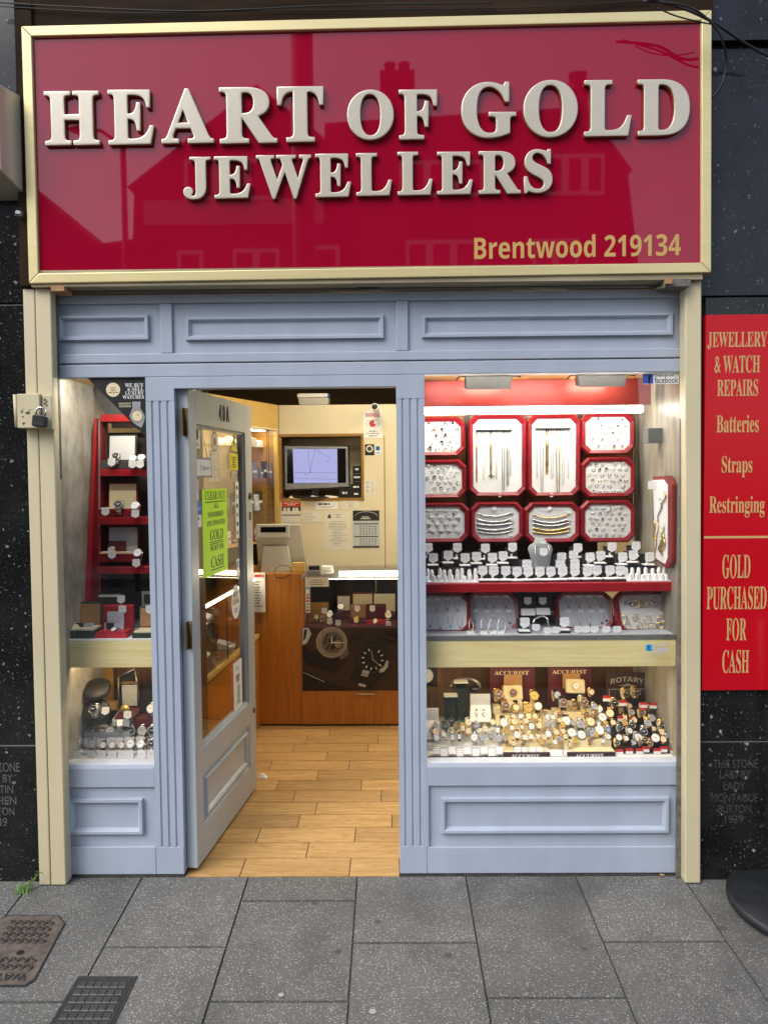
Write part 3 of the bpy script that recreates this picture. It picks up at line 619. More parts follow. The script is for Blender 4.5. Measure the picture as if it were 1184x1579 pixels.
for k in range(9):
    rd = random.Random(k); x = a0+rd.uniform(.012, .05); z = b0+rd.uniform(.01, .07); r_ = rd.uniform(.003, .007)
    m_ = MB(); m_.prism([(x+r_*rd.uniform(.6, 1.3)*math.cos(t), z+r_*rd.uniform(.4, 1)*math.sin(t)) for t in (j*.785 for j in range(8))], YB-.0006, YB+.001); m_.build('paint_chip', 'rust', lk)
for k in range(4):
    x = (a0+a1)/2+.036+.006*(k % 2); z = b1-.025-.007*k; m_ = MB(); m_.box(x, x+.007, YB+.0113, YB+.013, z, z+.006); m_.build('paint_chip', 'black', lk)
def padlock(name, label, px, py, Y, w, h, mb_, ms_, tilt=0):
    c = at(px, py, Y); t = thing(name, label, 'padlock', c)
    m_ = MB(); m_.prism(poly_rr(-w/2, w/2, -h, 0, w*.16), -.012, .010); o = m_.build('lock_body', mb_, t, local=True, bevel=.003)
    m_ = MB(); m_.tube([(-w*.32, 0, -.003)]+[(-w*.32*math.cos(a), 0, h*.25+w*.32*math.sin(a)) for a in (math.pi*k/10 for k in range(11))]+[(w*.32, 0, -.003)], w*.085, 8); m_.build('shackle', ms_, t, local=True)
    m_ = MB(); m_.box(-w*.4, w*.4, -.0135, -.0121, -h*.82, -h*.62); m_.build('plate', 'iron', t, local=True)
    t.rotation_euler = (0, tilt, 0); return t
padlock('padlock', 'black padlock with steel shackle hanging on the cream lock box', 63, 640, YB-.012, .052, .045, 'black', 'steel', .1)
padlock('padlock', 'small weathered grey padlock hanging beside the sign frame', 31, 326, -.1, .022, .02, 'steelgrey', 'iron', .15)
# cables
def cable(label, pts, r, Y):
    m_ = MB(); P_ = [at(a, b, y) for a, b, y in pts]; out = []
    for i in range(len(P_)-1):
        p0, p1, p2, p3 = P_[max(i-1, 0)], P_[i], P_[i+1], P_[min(i+2, len(P_)-1)]
        for k in range(6):
            u = k/6; out.append(.5*((2*p1)+(p2-p0)*u+(2*p0-5*p1+4*p2-p3)*u*u+(3*p1-p0-3*p2+p3)*u**3))
    m_.tube(out+[P_[-1]], r, 6); tag(m_.build('cable', 'black'), label, 'cable')
cable('long thin black cable sagging above the sign toward the corner', [(-10, 3, -.085), (100, 10, -.085), (300, 17, -.085), (520, 8, -.085), (760, 5, -.085)], .0025, -.2)
cable('slack black cable stapled along the timber over the sign', [(-10, 9, -.082), (200, 20, -.082), (420, 16, -.082), (640, 14, -.082), (830, 11, -.082), (1000, 0, -.082)], .002, -.2)
cable('thick black cable crossing the top corner of the sign', [(985, -6, -.22), (1050, 12, -.2), (1100, 35, -.2), (1150, 68, -.1), (1200, 95, -.08)], .005, -.2)
cable('looped black cable hanging in front of the blue black granite', [(990, 2, -.2), (1060, 10, -.22), (1104, 45, -.2), (1119, 90, -.12), (1112, 130, -.1), (1097, 152, -.08)], .004, -.2)
cable('thin black wire dropping over the gold frame corner', [(1012, 12, -.2), (1040, 24, -.2), (1074, 33, -.19), (1100, 38, -.17)], .0025, -.2)

# ================================================================== BLUE SHOPFRONT
sf = thing('shopfront', 'pale blue panelled timber shopfront with two display windows and fluted pilasters', 'shopfront', (0, 0, 0))
BK = .055
def zat(px, py): return at(px, py, 0).z
def xat(px, py): return at(px, py, 0).x
# fascia
m_ = MB(); zr0, zr1 = zat(570, 541.5), zat(570, 464)
m_.box(XL, XR, .012, BK, ZSEAM+.003, ZTOP-.004); m_.build('fascia_panel', 'blue', sf)
P('fascia_rail', 'blue', sf, XL, XR, 0, .011, zr1, ZTOP-.005, bevel=.003); P('fascia_rail', 'blue', sf, XL, XR, 0, .011, ZSEAM+.003, zr0, bevel=.003)
for a, b in ((247, 265.5), (610.5, 629)): P('fascia_stile', 'blue', sf, xat(a, 505), xat(b, 505), 0.0005, .011, zr0+.0005, zr1-.0005, bevel=.003)
for (x0, y0, x1, y1) in ((89, 485.5, 229.5, 525), (286, 486.5, 592, 523.5), (650, 483, 1037, 519)):
    a0, a1, b0, b1 = R(x0, y0, x1, y1, 0); m_ = MB(); m_.frame(a0, a1, b0, b1, .022, -.004, .0118); m_.build('panel_moulding', 'blue', sf)
# head rail, pilasters
zl = ZDL
P('head_rail', 'blue', sf, XL, XR, 0, BK, ZWT, ZSEAM-.002, bevel=.003)
P('door_head', 'blue', sf, X3-.001, X4+.001, .0, BK, zl, ZWT-.0004, bevel=.002)
def pilaster(x0, x1, n=3):
    za, zb = zat(300, 1306), zat(300, 618)
    P('pilaster', 'blue', sf, x0, x1, 0, BK, .0095, za, bevel=.003)
    P('base_gap', 'mortar', sf, x0+.001, x1-.001, .005, BK, -.004, .009)
    pl_ = P('pilaster', 'blue', sf, x0, x1, 0, BK, zb, ZWT-.0004, bevel=.002)
    poly = [(x0, BK), (x0, 0)]; gw = .011; cx = (x0+x1)/2
    for k in range(n):
        c = cx+(k-(n-1)/2)*.0295
        for j in range(7):
            t = math.pi*j/6; poly.append((c-gw/2*math.cos(t), .006*math.sin(t)))
    poly += [(x1, 0), (x1, BK)]
    m_ = MB(); m_.prism(poly, za+.0002, zb-.0002, 'z'); m_.build('fluted_shaft', 'blue', sf)
pilaster(X2, X3); pilaster(X4, X5)
# stall risers
ZSILL = at(850, 1168.5, .045).z; ZFL = at(850, 1171.5, .06).z
def riser(x0, x1, rx, ry, mo):
    zs = zat((rx[0]+rx[1])/2, ry[0]); ze = zat((rx[0]+rx[1])/2, ry[1]); a, b = xat(rx[0], 1260), xat(rx[1], 1260)
    P('base_gap', 'mortar', sf, x0, x1, .004, BK, -.004, .0085)
    P('stall_board', 'blue', sf, x0, x1, .012, BK, .009, ZWB-.02)
    P('bottom_rail', 'blue', sf, x0, x1, 0, .0115, .0095, ze, bevel=.003)
    P('sill_rail', 'blue', sf, x0, x1, 0, .0115, zs, ZWB-.017, bevel=.001)
    if a > x0+.004: P('stile', 'blue', sf, x0, a, .0005, .0115, ze+.0005, zs-.0005)
    if b < x1-.004: P('stile', 'blue', sf, b, x1, .0005, .0115, ze+.0005, zs-.0005)
    a0, a1, b0, b1 = R(*mo, 0); m_ = MB(); m_.frame(a0, a1, b0, b1, .024, -.005, .0118); m_.build('panel_moulding', 'blue', sf)
    m_ = MB(); m_.prism([(.0002, ZWB-.0165), (BK, ZWB-.0165), (BK, ZSILL), (.045, ZSILL), (.0002, ZWB)], x0, x1, 'x'); m_.build('window_sill', 'sillwhite', sf)
riser(XL, X2-.0005, (104, 239), (1214, 1306), (105, 1232, 221, 1287)); riser(X5+.0005, XR, (661, 1048), (1211, 1306), (680, 1230, 1031, 1285))
YW = .014
def win(x0, x1):
    wn = P('window_glass', 'glass', sf, x0, x1, YW, YW+.004, ZSILL+.0005, ZWT-.001); return wn
win(XL+.004, X2-.001); win(X5+.001, XR-.012)
P('window_edge', 'steelgrey', sf, X6+.0005, XR, .0015, .01, ZSILL+.0005, ZWT-.0008)

# ================================================================== SHOP DOOR
DANG = 1.4572; HX, HY = X3+.0461, .03
door = thing('shop_door', 'blue grey glazed shop door standing open on brass hinges with number 40A', 'door', (HX, HY, 0), DANG)
DW, DZ0, DZ1, G0, G1, GZ0, GZ1 = .83, .018, 1.945, .0823, .7239, .4772, 1.8093
_dx = Vector((math.cos(DANG), math.sin(DANG), 0)); _dn = Vector((math.sin(DANG), -math.cos(DANG), 0))
def dp(px, py, off=0):
    d = ray(px, py); p0 = Vector((HX, HY, 0))+_dn*off; t = (p0-CAM).dot(_dn)/d.dot(_dn); q = CAM+d*t-p0; return q.dot(_dx), q.z
def z7(a, b): return dp(290+a/5.636, 620+b/5.636)
def DB(name, mat, *b, bevel=0, par=None): m_ = MB(); m_.box(*b); return m_.build(name, mat, par or door, local=True, bevel=bevel)
DT = .045
DB('stile', 'doorpaint', 0, G0, 0, DT, DZ0, DZ1, bevel=.003); DB('stile', 'doorpaint', G1, DW, 0, DT, DZ0, DZ1, bevel=.003)
DB('rail', 'doorpaint', G0-.001, G1+.001, .0004, DT-.0004, GZ1, DZ1-.0004); DB('rail', 'doorpaint', G0-.001, G1+.001, .0004, DT-.0004, .372, GZ0); DB('rail', 'doorpaint', G0-.001, G1+.001, .0004, DT-.0004, DZ0+.0004, .15)
DB('lower_panel', 'doorpaint', G0-.001, G1+.001, .012, DT-.012, .149, .373)
m_ = MB(); m_.frame(G0+.035, G1-.035, .178, .345, .026, -.002, .0118); m_.build('panel_moulding', 'doorpaint', door, local=True)
m_ = MB(); m_.frame(G0+.0005, G1-.0005, .1505, .3715, .012, .004, .0119); m_.build('panel_bead', 'doorpaint', door, local=True)
for b in ((G0, G0+.012, .010, .022, GZ0, GZ1), (G1-.012, G1, .010, .022, GZ0, GZ1), (G0+.012, G1-.012, .010, .022, GZ1-.012, GZ1), (G0+.012, G1-.012, .010, .022, GZ0, GZ0+.012)): DB('glazing_bead', 'doorpaint', *b)
DB('glass_pane', 'doorglass', G0+.002, G1-.002, .020, .026, GZ0+.002, GZ1-.002)
for zc in (at(284, 651, HY).z, at(284, 979, HY).z, at(290, 1392, HY).z):
    DB('hinge', 'brass', -.032, .001, .014, .018, zc-.055, zc+.055); m_ = MB(); m_.tube([(-.002, .010, zc-.055), (-.002, .010, zc+.055)], .006, 8); m_.build('hinge_pin', 'brass', door, local=True)
u, z = z7(551, 752); m_ = MB(); m_.lathe([(0, -.008), (.016, -.008), (.019, -.001), (.019, 0)], (.785, 0, 1.50), 'y', 20); m_.build('lock_cylinder', 'brass', door, local=True)
DB('keyhole_plate', 'brass', .77, .80, -.003, 0, 1.38, 1.42, bevel=.002)
m_ = MB(); m_.lathe([(0, -.006), (.012, -.006), (.014, 0)], (.79, 0, .42), 'y', 16); m_.build('bolt_knob', 'brass', door, local=True)
u0, q1 = z7(270, 20); u1, q0 = z7(357, 170)
text('number', '4 0 A', 'bold', (u0, u1, 1.842, 1.915), -.0002, 'ink', door, local=True, depth=.002)

# stickers and papers on the door glass (outer face of glass is local y = .020)
DYG = .0195
def dthing(name, label, cat, a, b, mat, shape='box', conv=z7, y=DYG, th=.0006, part='sheet'):
    (ua, za), (ub, zb) = conv(*a), conv(*b); u0, u1, z0, z1 = min(ua, ub), max(ua, ub), min(za, zb), max(za, zb)
    c = Vector((HX, HY, 0))+_dx*((u0+u1)/2)-_dn*y; t = thing(name, label, cat, (c.x, c.y, z0), DANG)
    w_, h_ = u1-u0, z1-z0; m_ = MB()
    if shape == 'oval': m_.prism(circ(0, h_/2, w_/2, h_/2), -th, 0)
    elif shape == 'tri': m_.prism([(-w_/2, 0), (w_/2, 0), (0, h_)], -th, 0)
    else: m_.box(-w_/2, w_/2, -th, 0, 0, h_)
    m_.build(part, mat, t, local=True); t['w'] = w_; t['h'] = h_; return t
def dtext(t, s, style, a, b, c, d, mat, depth=.0003):     # fractions of the sheet
    w_, h_ = t['w'], t['h']; text('lettering', s, style, ((a-.5)*w_, (b-.5)*w_, c*h_, d*h_), -.0007, mat, t, local=True, depth=depth)
def dscr(t, a, b, c, d, rows, mat, seed=1, center=True, th=.45):
    w_, h_ = t['w'], t['h']; scribble('lettering', (a-.5)*w_, (b-.5)*w_, c*h_, d*h_, -.0007, rows, mat, t, local=True, seed=seed, center=center, th=th)
def dbox(t, name, mat, a, b, c, d):
    w_, h_ = t['w'], t['h']; m_ = MB(); m_.box((a-.5)*w_, (b-.5)*w_, -.0011, -.0006, c*h_, d*h_); m_.build(name, mat, t, local=True)
t = dthing('poster', 'fluorescent green handwritten style poster offering cash for gold on the open door', 'poster', (160, 760), (383, 1455), 'neon')
for s, a, b, c, d in (('CLEAR OUT', .11, .93, .875, .975), ('ALL', .45, .64, .775, .835), ('YOUR BROKEN', .20, .84, .675, .735), ('AND UNWANTED', .15, .90, .575, .635), ('GOLD', .27, .82, .405, .525), ('WE BUY FOR', .28, .82, .28, .345), ('CASH', .30, .82, .085, .215)):
    dtext(t, s, 'serif', a, b, c, d, 'ink')
for a, b, c, d in ((.11, .93, .845, .857), (.27, .82, .380, .390), (.27, .82, .357, .367), (.30, .82, .055, .066)): dbox(t, 'underline', 'ink', a, b, c, d)
t = dthing('sticker', 'white sticker with dark shield emblem in the top corner of the door glass', 'sticker', (78, 213), (146, 405), 'paper')
m_ = MB(); w_, h_ = t['w'], t['h']; m_.prism([(-.25*w_, .5*h_), (0, .38*h_), (.25*w_, .5*h_), (.25*w_, .9*h_), (-.25*w_, .9*h_)], -.001, -.0006); m_.build('emblem', 'ink', t, local=True); dscr(t, .1, .9, .1, .28, 2, 'ink', 3)
t = dthing('sticker', 'oval crest sticker with grey ring high on the door glass', 'sticker', (238, 250), (297, 433), 'greyink', 'oval')
m_ = MB(); w_, h_ = t['w'], t['h']; m_.prism(circ(0, h_/2, w_*.42, h_*.42), -.001, -.0006); m_.build('oval_centre', 'paper', t, local=True)
m_ = MB(); m_.prism([(-.15*w_, .3*h_), (.15*w_, .3*h_), (.22*w_, .55*h_), (0, .78*h_), (-.22*w_, .55*h_)], -.0014, -.001); m_.build('crest', 'recesswood', t, local=True)
t = dthing('warning_sticker', 'yellow warning triangle sticker above a yellow panel on the door glass', 'sticker', (398, 272), (468, 440), 'ink', 'tri')
m_ = MB(); w_, h_ = t['w'], t['h']; m_.prism([(-.41*w_, .05*h_), (.41*w_, .05*h_), (0, .9*h_)], -.0011, -.0006); m_.build('yellow_face', 'yellow', t, local=True)
m_ = MB(); m_.prism([(-.05*w_, .3*h_), (.02*w_, .3*h_), (-.02*w_, .18*h_), (.10*w_, .36*h_), (.03*w_, .36*h_), (.06*w_, .6*h_), (-.06*w_, .6*h_)], -.0015, -.0011); m_.build('symbol', 'ink', t, local=True)
t = dthing('sticker', 'plain yellow panel with lines of print under the warning triangle', 'sticker', (396, 446), (469, 593), 'yellow'); dscr(t, .15, .85, .15, .85, 5, 'ink', 6)
t = dthing('open_sign', 'small white hanging sign reading Open behind the door glass', 'sign', (106, 478), (238, 655), 'white', th=.003, part='board')
w_, h_ = t['w'], t['h']; m_ = MB(); 
for b in ((-w_/2, w_/2, 0, .008), (-w_/2, w_/2, h_-.008, h_), (-w_/2, -w_/2+.006, .008, h_-.008), (w_/2-.006, w_/2, .008, h_-.008)): m_.box(b[0], b[1], -.0036, -.0029, b[2], b[3])
m_.build('edge_border', 'greyink', t, local=True); text('lettering', 'Open', 'sans', (-.26*w_, .36*w_, .32*h_, .62*h_), -.0032, 'greyink', t, local=True)
m_ = MB(); m_.tube([(-.3*w_, .001, h_), (.0, .001, h_+.10), (.3*w_, .001, h_)], .0012, 5); m_.build('hanging_cord', 'greyink', t, local=True)
t = dthing('notice', 'white opening times sheet with columns of print behind the door glass', 'notice', (238, 418), (325, 690), 'paper', y=.028); dscr(t, .05, .3, .1, .9, 9, 'greyink', 2); dscr(t, .4, .62, .1, .7, 7, 'greyink', 4); dscr(t, .7, .95, .1, .7, 7, 'greyink', 8)
t = dthing('sticker', 'narrow white sticker with blue mark beside the green poster', 'sticker', (91, 682), (130, 848), 'white'); dbox(t, 'blue_mark', 'bluesticker', .2, .8, .4, .8)
t = dthing('sticker', 'dark blue card logo sticker stacked over a white one on the door', 'sticker', (95, 866), (158, 984), 'bluesticker'); dbox(t, 'pale_band', 'tw', .1, .9, .4, .6)
t = dthing('sticker', 'white sticker with dark print under the dark blue one', 'sticker', (95, 987), (159, 1082), 'white'); dscr(t, .1, .9, .5, .9, 1, 'ink', 3)
t = dthing('sticker', 'tall thin white strip of payment marks on the door glass', 'sticker', (444, 692), (480, 1178), 'white')
for k in range(6): dbox(t, 'payment_mark', 'ink' if k % 2 else 'greyink', .25, .75, .06+.16*k, .13+.16*k)
t = dthing('sticker', 'small white sticker with blue print low beside the payment strip', 'sticker', (456, 1366), (481, 1508), 'white'); dbox(t, 'blue_mark', 'bluesticker', .2, .8, .5, .85)
z8 = lambda a, b: dp(300+a/5.64, 880+b/5.64)
t = dthing('sticker', 'white oval buy local sticker on the door glass', 'sticker', (356, 140), (432, 397), 'white', 'oval', z8)
dtext(t, 'BUY', 'bold', .25, .75, .64, .80, 'ink'); dtext(t, 'LOCAL', 'bold', .14, .88, .45, .60, 'ink'); dscr(t, .25, .75, .18, .32, 2, 'bluesticker', 5)
t = dthing('notice', 'white paper notice with dark print at the foot of the door glass', 'notice', (372, 812), (450, 1165), 'white', conv=z8); dscr(t, .2, .8, .55, .72, 5, 'ink', 5, th=.7); dscr(t, .25, .9, .1, .5, 9, 'ink', 7); dscr(t, .2, .7, .8, .9, 2, 'tw', 7)
t = dthing('sticker', 'narrow white and blue sticker in the lowest corner of the door glass', 'sticker', (70, 1240), (95, 1490), 'white', conv=z8); dbox(t, 'blue_mark', 'bluesticker', .2, .85, .45, .75); dbox(t, 'blue_mark', 'bluesticker', .2, .85, .1, .3)

# ================================================================== WINDOW STICKERS
def sheet(name, label, cat, x0, y0, x1, y1, Y, mat, th=.0008, part='sheet'):
    a0, a1, b0, b1 = R(x0, y0, x1, y1, Y); t = thing(name, label, cat, ((a0+a1)/2, Y, b0)); m_ = MB(); m_.box(a0, a1, Y-th, Y, b0, b1); m_.build(part, mat, t); t['y'] = Y-th; return t
def stx(t, s, style, x0, y0, x1, y1, mat): text('lettering', s, style, R(x0, y0, x1, y1, t['y']), t['y']-.0001, mat, t, depth=.0004)
def ssc(t, x0, y0, x1, y1, rows, mat, seed=1, center=True, th=.45):
    a0, a1, b0, b1 = R(x0, y0, x1, y1, t['y']); scribble('lettering', a0, a1, b0, b1, t['y']-.0001, rows, mat, t, seed=seed, center=center, th=th)
def sbx(t, name, x0, y0, x1, y1, mat, th=.0005):
    a0, a1, b0, b1 = R(x0, y0, x1, y1, t['y']); m_ = MB(); m_.box(a0, a1, t['y']-th, t['y']-.00005, b0, b1); return m_.build(name, mat, t)
YST = YW-.0004
t = sheet('sticker', 'white social media sticker with blue square f logo at the window top', 'sticker', 991, 576, 1046, 592, YST, 'white')
sbx(t, 'logo_square', 990.5, 576.5, 1006.5, 591.5, 'fb'); stx(t, 'f', 'bold', 998, 577.5, 1004, 591, 'white')
t['y'] -= .0006; stx(t, 'Find us on', 'sans', 1008.5, 576.6, 1038, 580.5, 'ink'); stx(t, 'facebook', 'sans', 1008.5, 581, 1045, 590.5, 'ink')
t = thing('sticker', 'blue bird square sticker with pale lettering on the oak band', 'sticker', at(1015, 1008, YST)); t['y'] = YST
sbx(t, 'logo_square', 995, 993.5, 1005, 1004, 'tw'); stx(t, 't', 'bold', 998, 995, 1002, 1002.5, 'white'); stx(t, 'Twitter', 'bold', 1007, 997, 1031, 1004.5, 'bluetext'); ssc(t, 1007, 992.5, 1032, 996, 1, 'bluetext', 2); ssc(t, 995, 1005.5, 1031, 1008.5, 1, 'bluetext', 3)
# triangular watch poster
Y_ = YST
t = thing('poster', 'black triangular corner poster about buying luxury watches with a steel watch picture', 'poster', at(190, 690, Y_)); t['y'] = Y_-.0006
m_ = MB(); m_.prism([(p.x, p.z) for p in (at(135, 582, Y_), at(224.5, 582, Y_), at(227, 676, Y_))], Y_-.0006, Y_); m_.build('sheet', 'black', t)
for s, a, b, y0, y1 in (('WE BUY', 193, 222, 591, 597), ('& SELL', 197, 222, 597.6, 602.6), ('LUXURY', 193.5, 222.5, 603.5, 608.6), ('WATCHES', 189.5, 222.7, 609.5, 615)): stx(t, s, 'serif', a, y0, b, y1, 'white')
for s, a, b, y0, y1 in (('IMMEDIATE', 183.5, 202, 621, 623.6), ('DECISION', 184.5, 202, 625, 627.8)): stx(t, s, 'bold', a, y0, b, y1, 'cushion')
c = at(175, 601, Y_); m_ = MB(); m_.prism(circ(c.x, c.z, pw(10.8, Y_), n=32), t['y']-.0004, t['y']-.0001); m_.build('gold_roundel', 'cushion', t)
t['y'] -= .0004; ssc(t, 166, 596.5, 184, 607, 3, 'recesswood', 4); t['y'] += .0004
c = at(211, 641.5, Y_)
def wp(k): return pw(k, Y_)
m_ = MB(); m_.prism([(c.x+wp(a), c.z+wp(b)) for a, b in ((-6, 22), (7, 22), (6, 12), (12, 2), (13, -2), (10, -12), (7, -18), (1, -15), (-5, -10), (-9, -5), (-11, 0), (-6, 12))], t['y']-.0003, t['y']-.0001); m_.build('watch_picture', 'dials', t)
m_ = MB(); m_.prism(circ(c.x+wp(1), c.z-wp(0), wp(9.5)), t['y']-.0006, t['y']-.0003); m_.build('watch_picture', 'steelgrey', t)
m_ = MB(); m_.prism(circ(c.x+wp(1), c.z-wp(0), wp(8)), t['y']-.0009, t['y']-.0006); m_.build('watch_picture', 'dialc', t)
m_ = MB(); m_.hexa([(c.x+wp(1)-.001, t['y']-.0011, c.z), (c.x+wp(1)+.001, t['y']-.0011, c.z), (c.x+wp(1)+.001, t['y']-.0009, c.z), (c.x+wp(1)-.001, t['y']-.0009, c.z)]+[(c.x+wp(1)+wp(a), y, c.z+wp(3.5)) for a, y in ((2, t['y']-.0011), (3, t['y']-.0011), (3, t['y']-.0009), (2, t['y']-.0009))]); m_.build('watch_hand', 'ink', t)

# ================================================================== PROTOTYPES OF SMALL GOODS
SH = [(-.5, .93), (-.40, .93), (-.34, 1), (-.15, .97), (0, 1), (.15, .97), (.34, 1), (.40, .93), (.5, .93), (.46, .62), (.5, .42), (.47, .28), (.30, .17), (.1, .09), (0, 0), (-.1, .09), (-.30, .17), (-.47, .28), (-.5, .42), (-.46, .62)]
def shield(label, p, w=.040, h=.044, rx=-.12, rz=0, group='white shield price tags', y=0):
    o = _tagproto[0] if _tagproto else None
    if o is None:
        m_ = MB(); m_.prism([(a*.040, (b-.5)*.044) for a, b in SH], -.0008, .0008); o = m_.build('price_tag', 'tag', local=True); _tagproto.append(o)
    else:
        o = o.copy(); COL.objects.link(o)
    o.location = p; o.rotation_euler = (rx, 0, rz); o.scale = (w/.040, 1, h/.044); tag(o, label, 'price tag', group); return o
_tagproto = []
def oring(label, p, style, s=1.0, group=None):
    if style not in _ringp:
        bm, gm, kind = style; m_ = MB(); n = 12
        m_.tube([(.0088*math.cos(a), -.002-.004*math.sin(a), .0088*math.sin(a)) for a in (2*math.pi*k/n for k in range(n))], .0014, 5, closed=True)
        if gm:
            m_.m = 1; z = .0088
            if kind == 'big': m_.lathe([(0, -.0065), (.0040, -.0055), (.0062, -.002), (.0058, .001)], (0, -.003, z-.001), 'y', 8)
            elif kind == 'band':
                for k in (-1, 0, 1): m_.lathe([(0, -.0042), (.0028, -.003), (.003, .0)], (k*.0052, -.004, z-abs(k)*.0025), 'y', 6)
            else: m_.lathe([(0, -.005), (.0032, -.004), (.0038, .0)], (0, -.004, z), 'y', 7)
        _ringp[style] = m_.build('ring', [bm, gm or bm], local=True); o = _ringp[style]
    else: o = _ringp[style].copy(); COL.objects.link(o)
    o.location = p; o.scale = (s, s, s); o.rotation_euler = (random.uniform(-.2, .3), random.uniform(-.35, .35), random.uniform(-.5, .5)); return tag(o, label, 'ring', group or 'rings in display pads')
_ringp = {}
def tray(name, label, x0, y0, x1, y1, Y, pad='pad', tilt=0, fwid=7, cut=10.5, fmat='trayred', group='red framed display pads', rz=0, deep=.018):
    a0, a1, b0, b1 = R(x0, y0, x1, y1, Y); W_, H_ = a1-a0, (b1-b0)/math.cos(tilt); c = pw(cut, Y); f_ = pw(fwid, Y)
    t = thing(name, label, 'display pad', ((a0+a1)/2, Y, b0), rz, group, rx=-tilt)
    o_ = octa(-W_/2, W_/2, 0, H_, c); i_ = octa(-W_/2+f_, W_/2-f_, f_, H_-f_, c*.85); m_ = MB(); n = 8
    mid = octa(-W_/2+f_*.35, W_/2-f_*.35, f_*.35, H_-f_*.35, c*.95)
    rings = [(o_, deep), (o_, -.006), (mid, -.016), (i_, -.010), (i_, -.003)]
    vs = [(x, y, z) for r, y in rings for x, z in r]; fs = [tuple(range(n))[::-1]]
    for k in range(len(rings)-1):
        for j in range(n): fs.append((k*n+j, k*n+(j+1) % n, (k+1)*n+(j+1) % n, (k+1)*n+j))
    m_._add(vs, fs); m_.build('frame', fmat, t, local=True)
    m_ = MB(); m_.prism(i_, -.004, deep-.004); m_.build('pad', pad, t, local=True); t['W'] = W_; t['H'] = H_; return t
def watch(label, px, py, Y, r=7, dial='dialw', strap='strapk', case='steel', sq=False, sw=.62, tilt=-.30, rz=0, pillow=False, group='watches in the windows'):
    key = (dial, strap, case, sq, sw, pillow)
    if key not in _wp:
        t = thing('wristwatch', label, 'watch'); D = .018; wd = D*sw; n = 20; m_ = MB(); vs = []; fs = []; m_.smooth = True
        ry, rzz = .020, .0285
        for k in range(n):
            a = 2*math.pi*k/n; y = .022-ry*math.cos(a); z = rzz*math.sin(a); y2 = .022-(ry-.0028)*math.cos(a); z2 = (rzz-.0028)*math.sin(a); ww = wd*(1-.22*(1-math.cos(a))/2*1.2)
            vs += [(-ww, y, z), (ww, y, z), (ww, y2, z2), (-ww, y2, z2)]
        for k in range(n):
            q = (k+1) % n
            for i in range(4): fs.append((k*4+i, q*4+i, q*4+(i+1) % 4, k*4+(i+1) % 4)[::-1])
        m_._add(vs, fs); m_.build('strap', strap, t, local=True)
        m_ = MB(); m_.prism([(.022-(ry-.0035)*math.cos(2*math.pi*k/14), (rzz-.0035)*math.sin(2*math.pi*k/14)) for k in range(14)], -wd*.7, wd*.7, 'x'); m_.build('cuff', 'cushion' if case != 'steel' else 'beige', t, local=True)
        m_ = MB(); m_.smooth = True
        if sq: m_.smooth = False; m_.prism(poly_rr(-D*.78, D*.78, -D*.98, D*.98, .003), -.008, .004); cs = m_.build('case', case, t, local=True, bevel=.0012)
        else:
            m_.lathe([(D*.80, .004), (D, .0), (D, -.004), (D*.93, -.0075), (D*.84, -.0068)], (0, 0, 0), 'y', 20); cs = m_.build('case', case, t, local=True)
            m_ = MB(); m_.box(D, D+.003, -.004, .0, -.002, .002); m_.build('crown', case, t, local=True)
        m_ = MB()
        if sq: m_.prism(poly_rr(-D*.56, D*.56, -D*.74, D*.74, .002), -.0088, -.0079)
        else: m_.prism(circ(0, 0, D*.86, n=20), -.0070, -.0062)
        dl = m_.build('dial', dial, t, local=True); y = -.0092 if sq else -.0074; hm = 'ink' if dial in ('dialw', 'dialc', 'dials', 'dialg') else 'stone_w'
        m_ = MB()
        for a, l, w_ in ((.9, .5, .0012), (-1.1, .68, .0009)):
            d = Vector((math.sin(a), 0, math.cos(a))); q = Vector((math.cos(a), 0, -math.sin(a)))*w_; e = d*D*l*.8
            m_._add([(-q.x, y, -q.z), (q.x, y, q.z), (e.x+q.x*.4, y, e.z+q.z*.4), (e.x-q.x*.4, y, e.z-q.z*.4)], [(0, 3, 2, 1)])
        for k in range(12):
            a = k*math.pi/6; ra, rb = D*(.50 if sq else .64), D*(.56 if sq else .76); ca, sa = math.cos(a), math.sin(a); q = .0007
            m_._add([(sa*ra-ca*q, y, ca*ra+sa*q), (sa*ra+ca*q, y, ca*ra-sa*q), (sa*rb+ca*q, y, ca*rb-sa*q), (sa*rb-ca*q, y, ca*rb+sa*q)], [(0, 3, 2, 1)])
        m_.build('hands', hm, t, local=True)
        if pillow:
            m_ = MB(); m_.prism(poly_rr(-.045, .045, -.034, .034, .01), .004, .034); m_.build('pillow', 'cushion', t, local=True, bevel=.008)
        _wp[key] = t; o = t
    else:
        o = copy_tree(_wp[key])
    o.location = at(px, py, Y); k = pw(r, Y)/.018; o.scale = (k, k, k); o.rotation_euler = (tilt, 0, rz); return tag(o, label, 'watch', group)
_wp = {}

# ================================================================== RIGHT DISPLAY WINDOW
BX0, BX1, BY1 = X5-.06, X6+.012, .64
M['lowfill'] = emi('deck_fill_light', (1, .85, .58), 22)  # glow for the unseen lights added behind both oak bands
rb = thing('display_case', 'large lit display window case with grey mottled end panel and oak middle band', 'display case', ((BX0+BX1)/2, .06, .4))
zsh = at(850, 986, .09).z; zob = at(850, 1027, .09).z; zst = at(850, 979, .09).z
P('end_panel', 'veneergrey', rb, BX1, BX1+.02, BK+.003, BY1, .40, 2.1)
P('end_panel', 'veneergrey', rb, BX1, BX1+.02, .0205, BK+.0025, ZSILL+.001, ZWT-.001)
P('end_panel', 'carcass', rb, BX0-.02, BX0, BK+.002, BY1, .40, 2.1)
P('back_panel', 'carcass', rb, BX0, BX1-.17, BY1-.02, BY1, zst, 1.80)
P('back_panel', 'darkwood', rb, BX0, BX1, BY1-.02, BY1, .42, zob-.012)
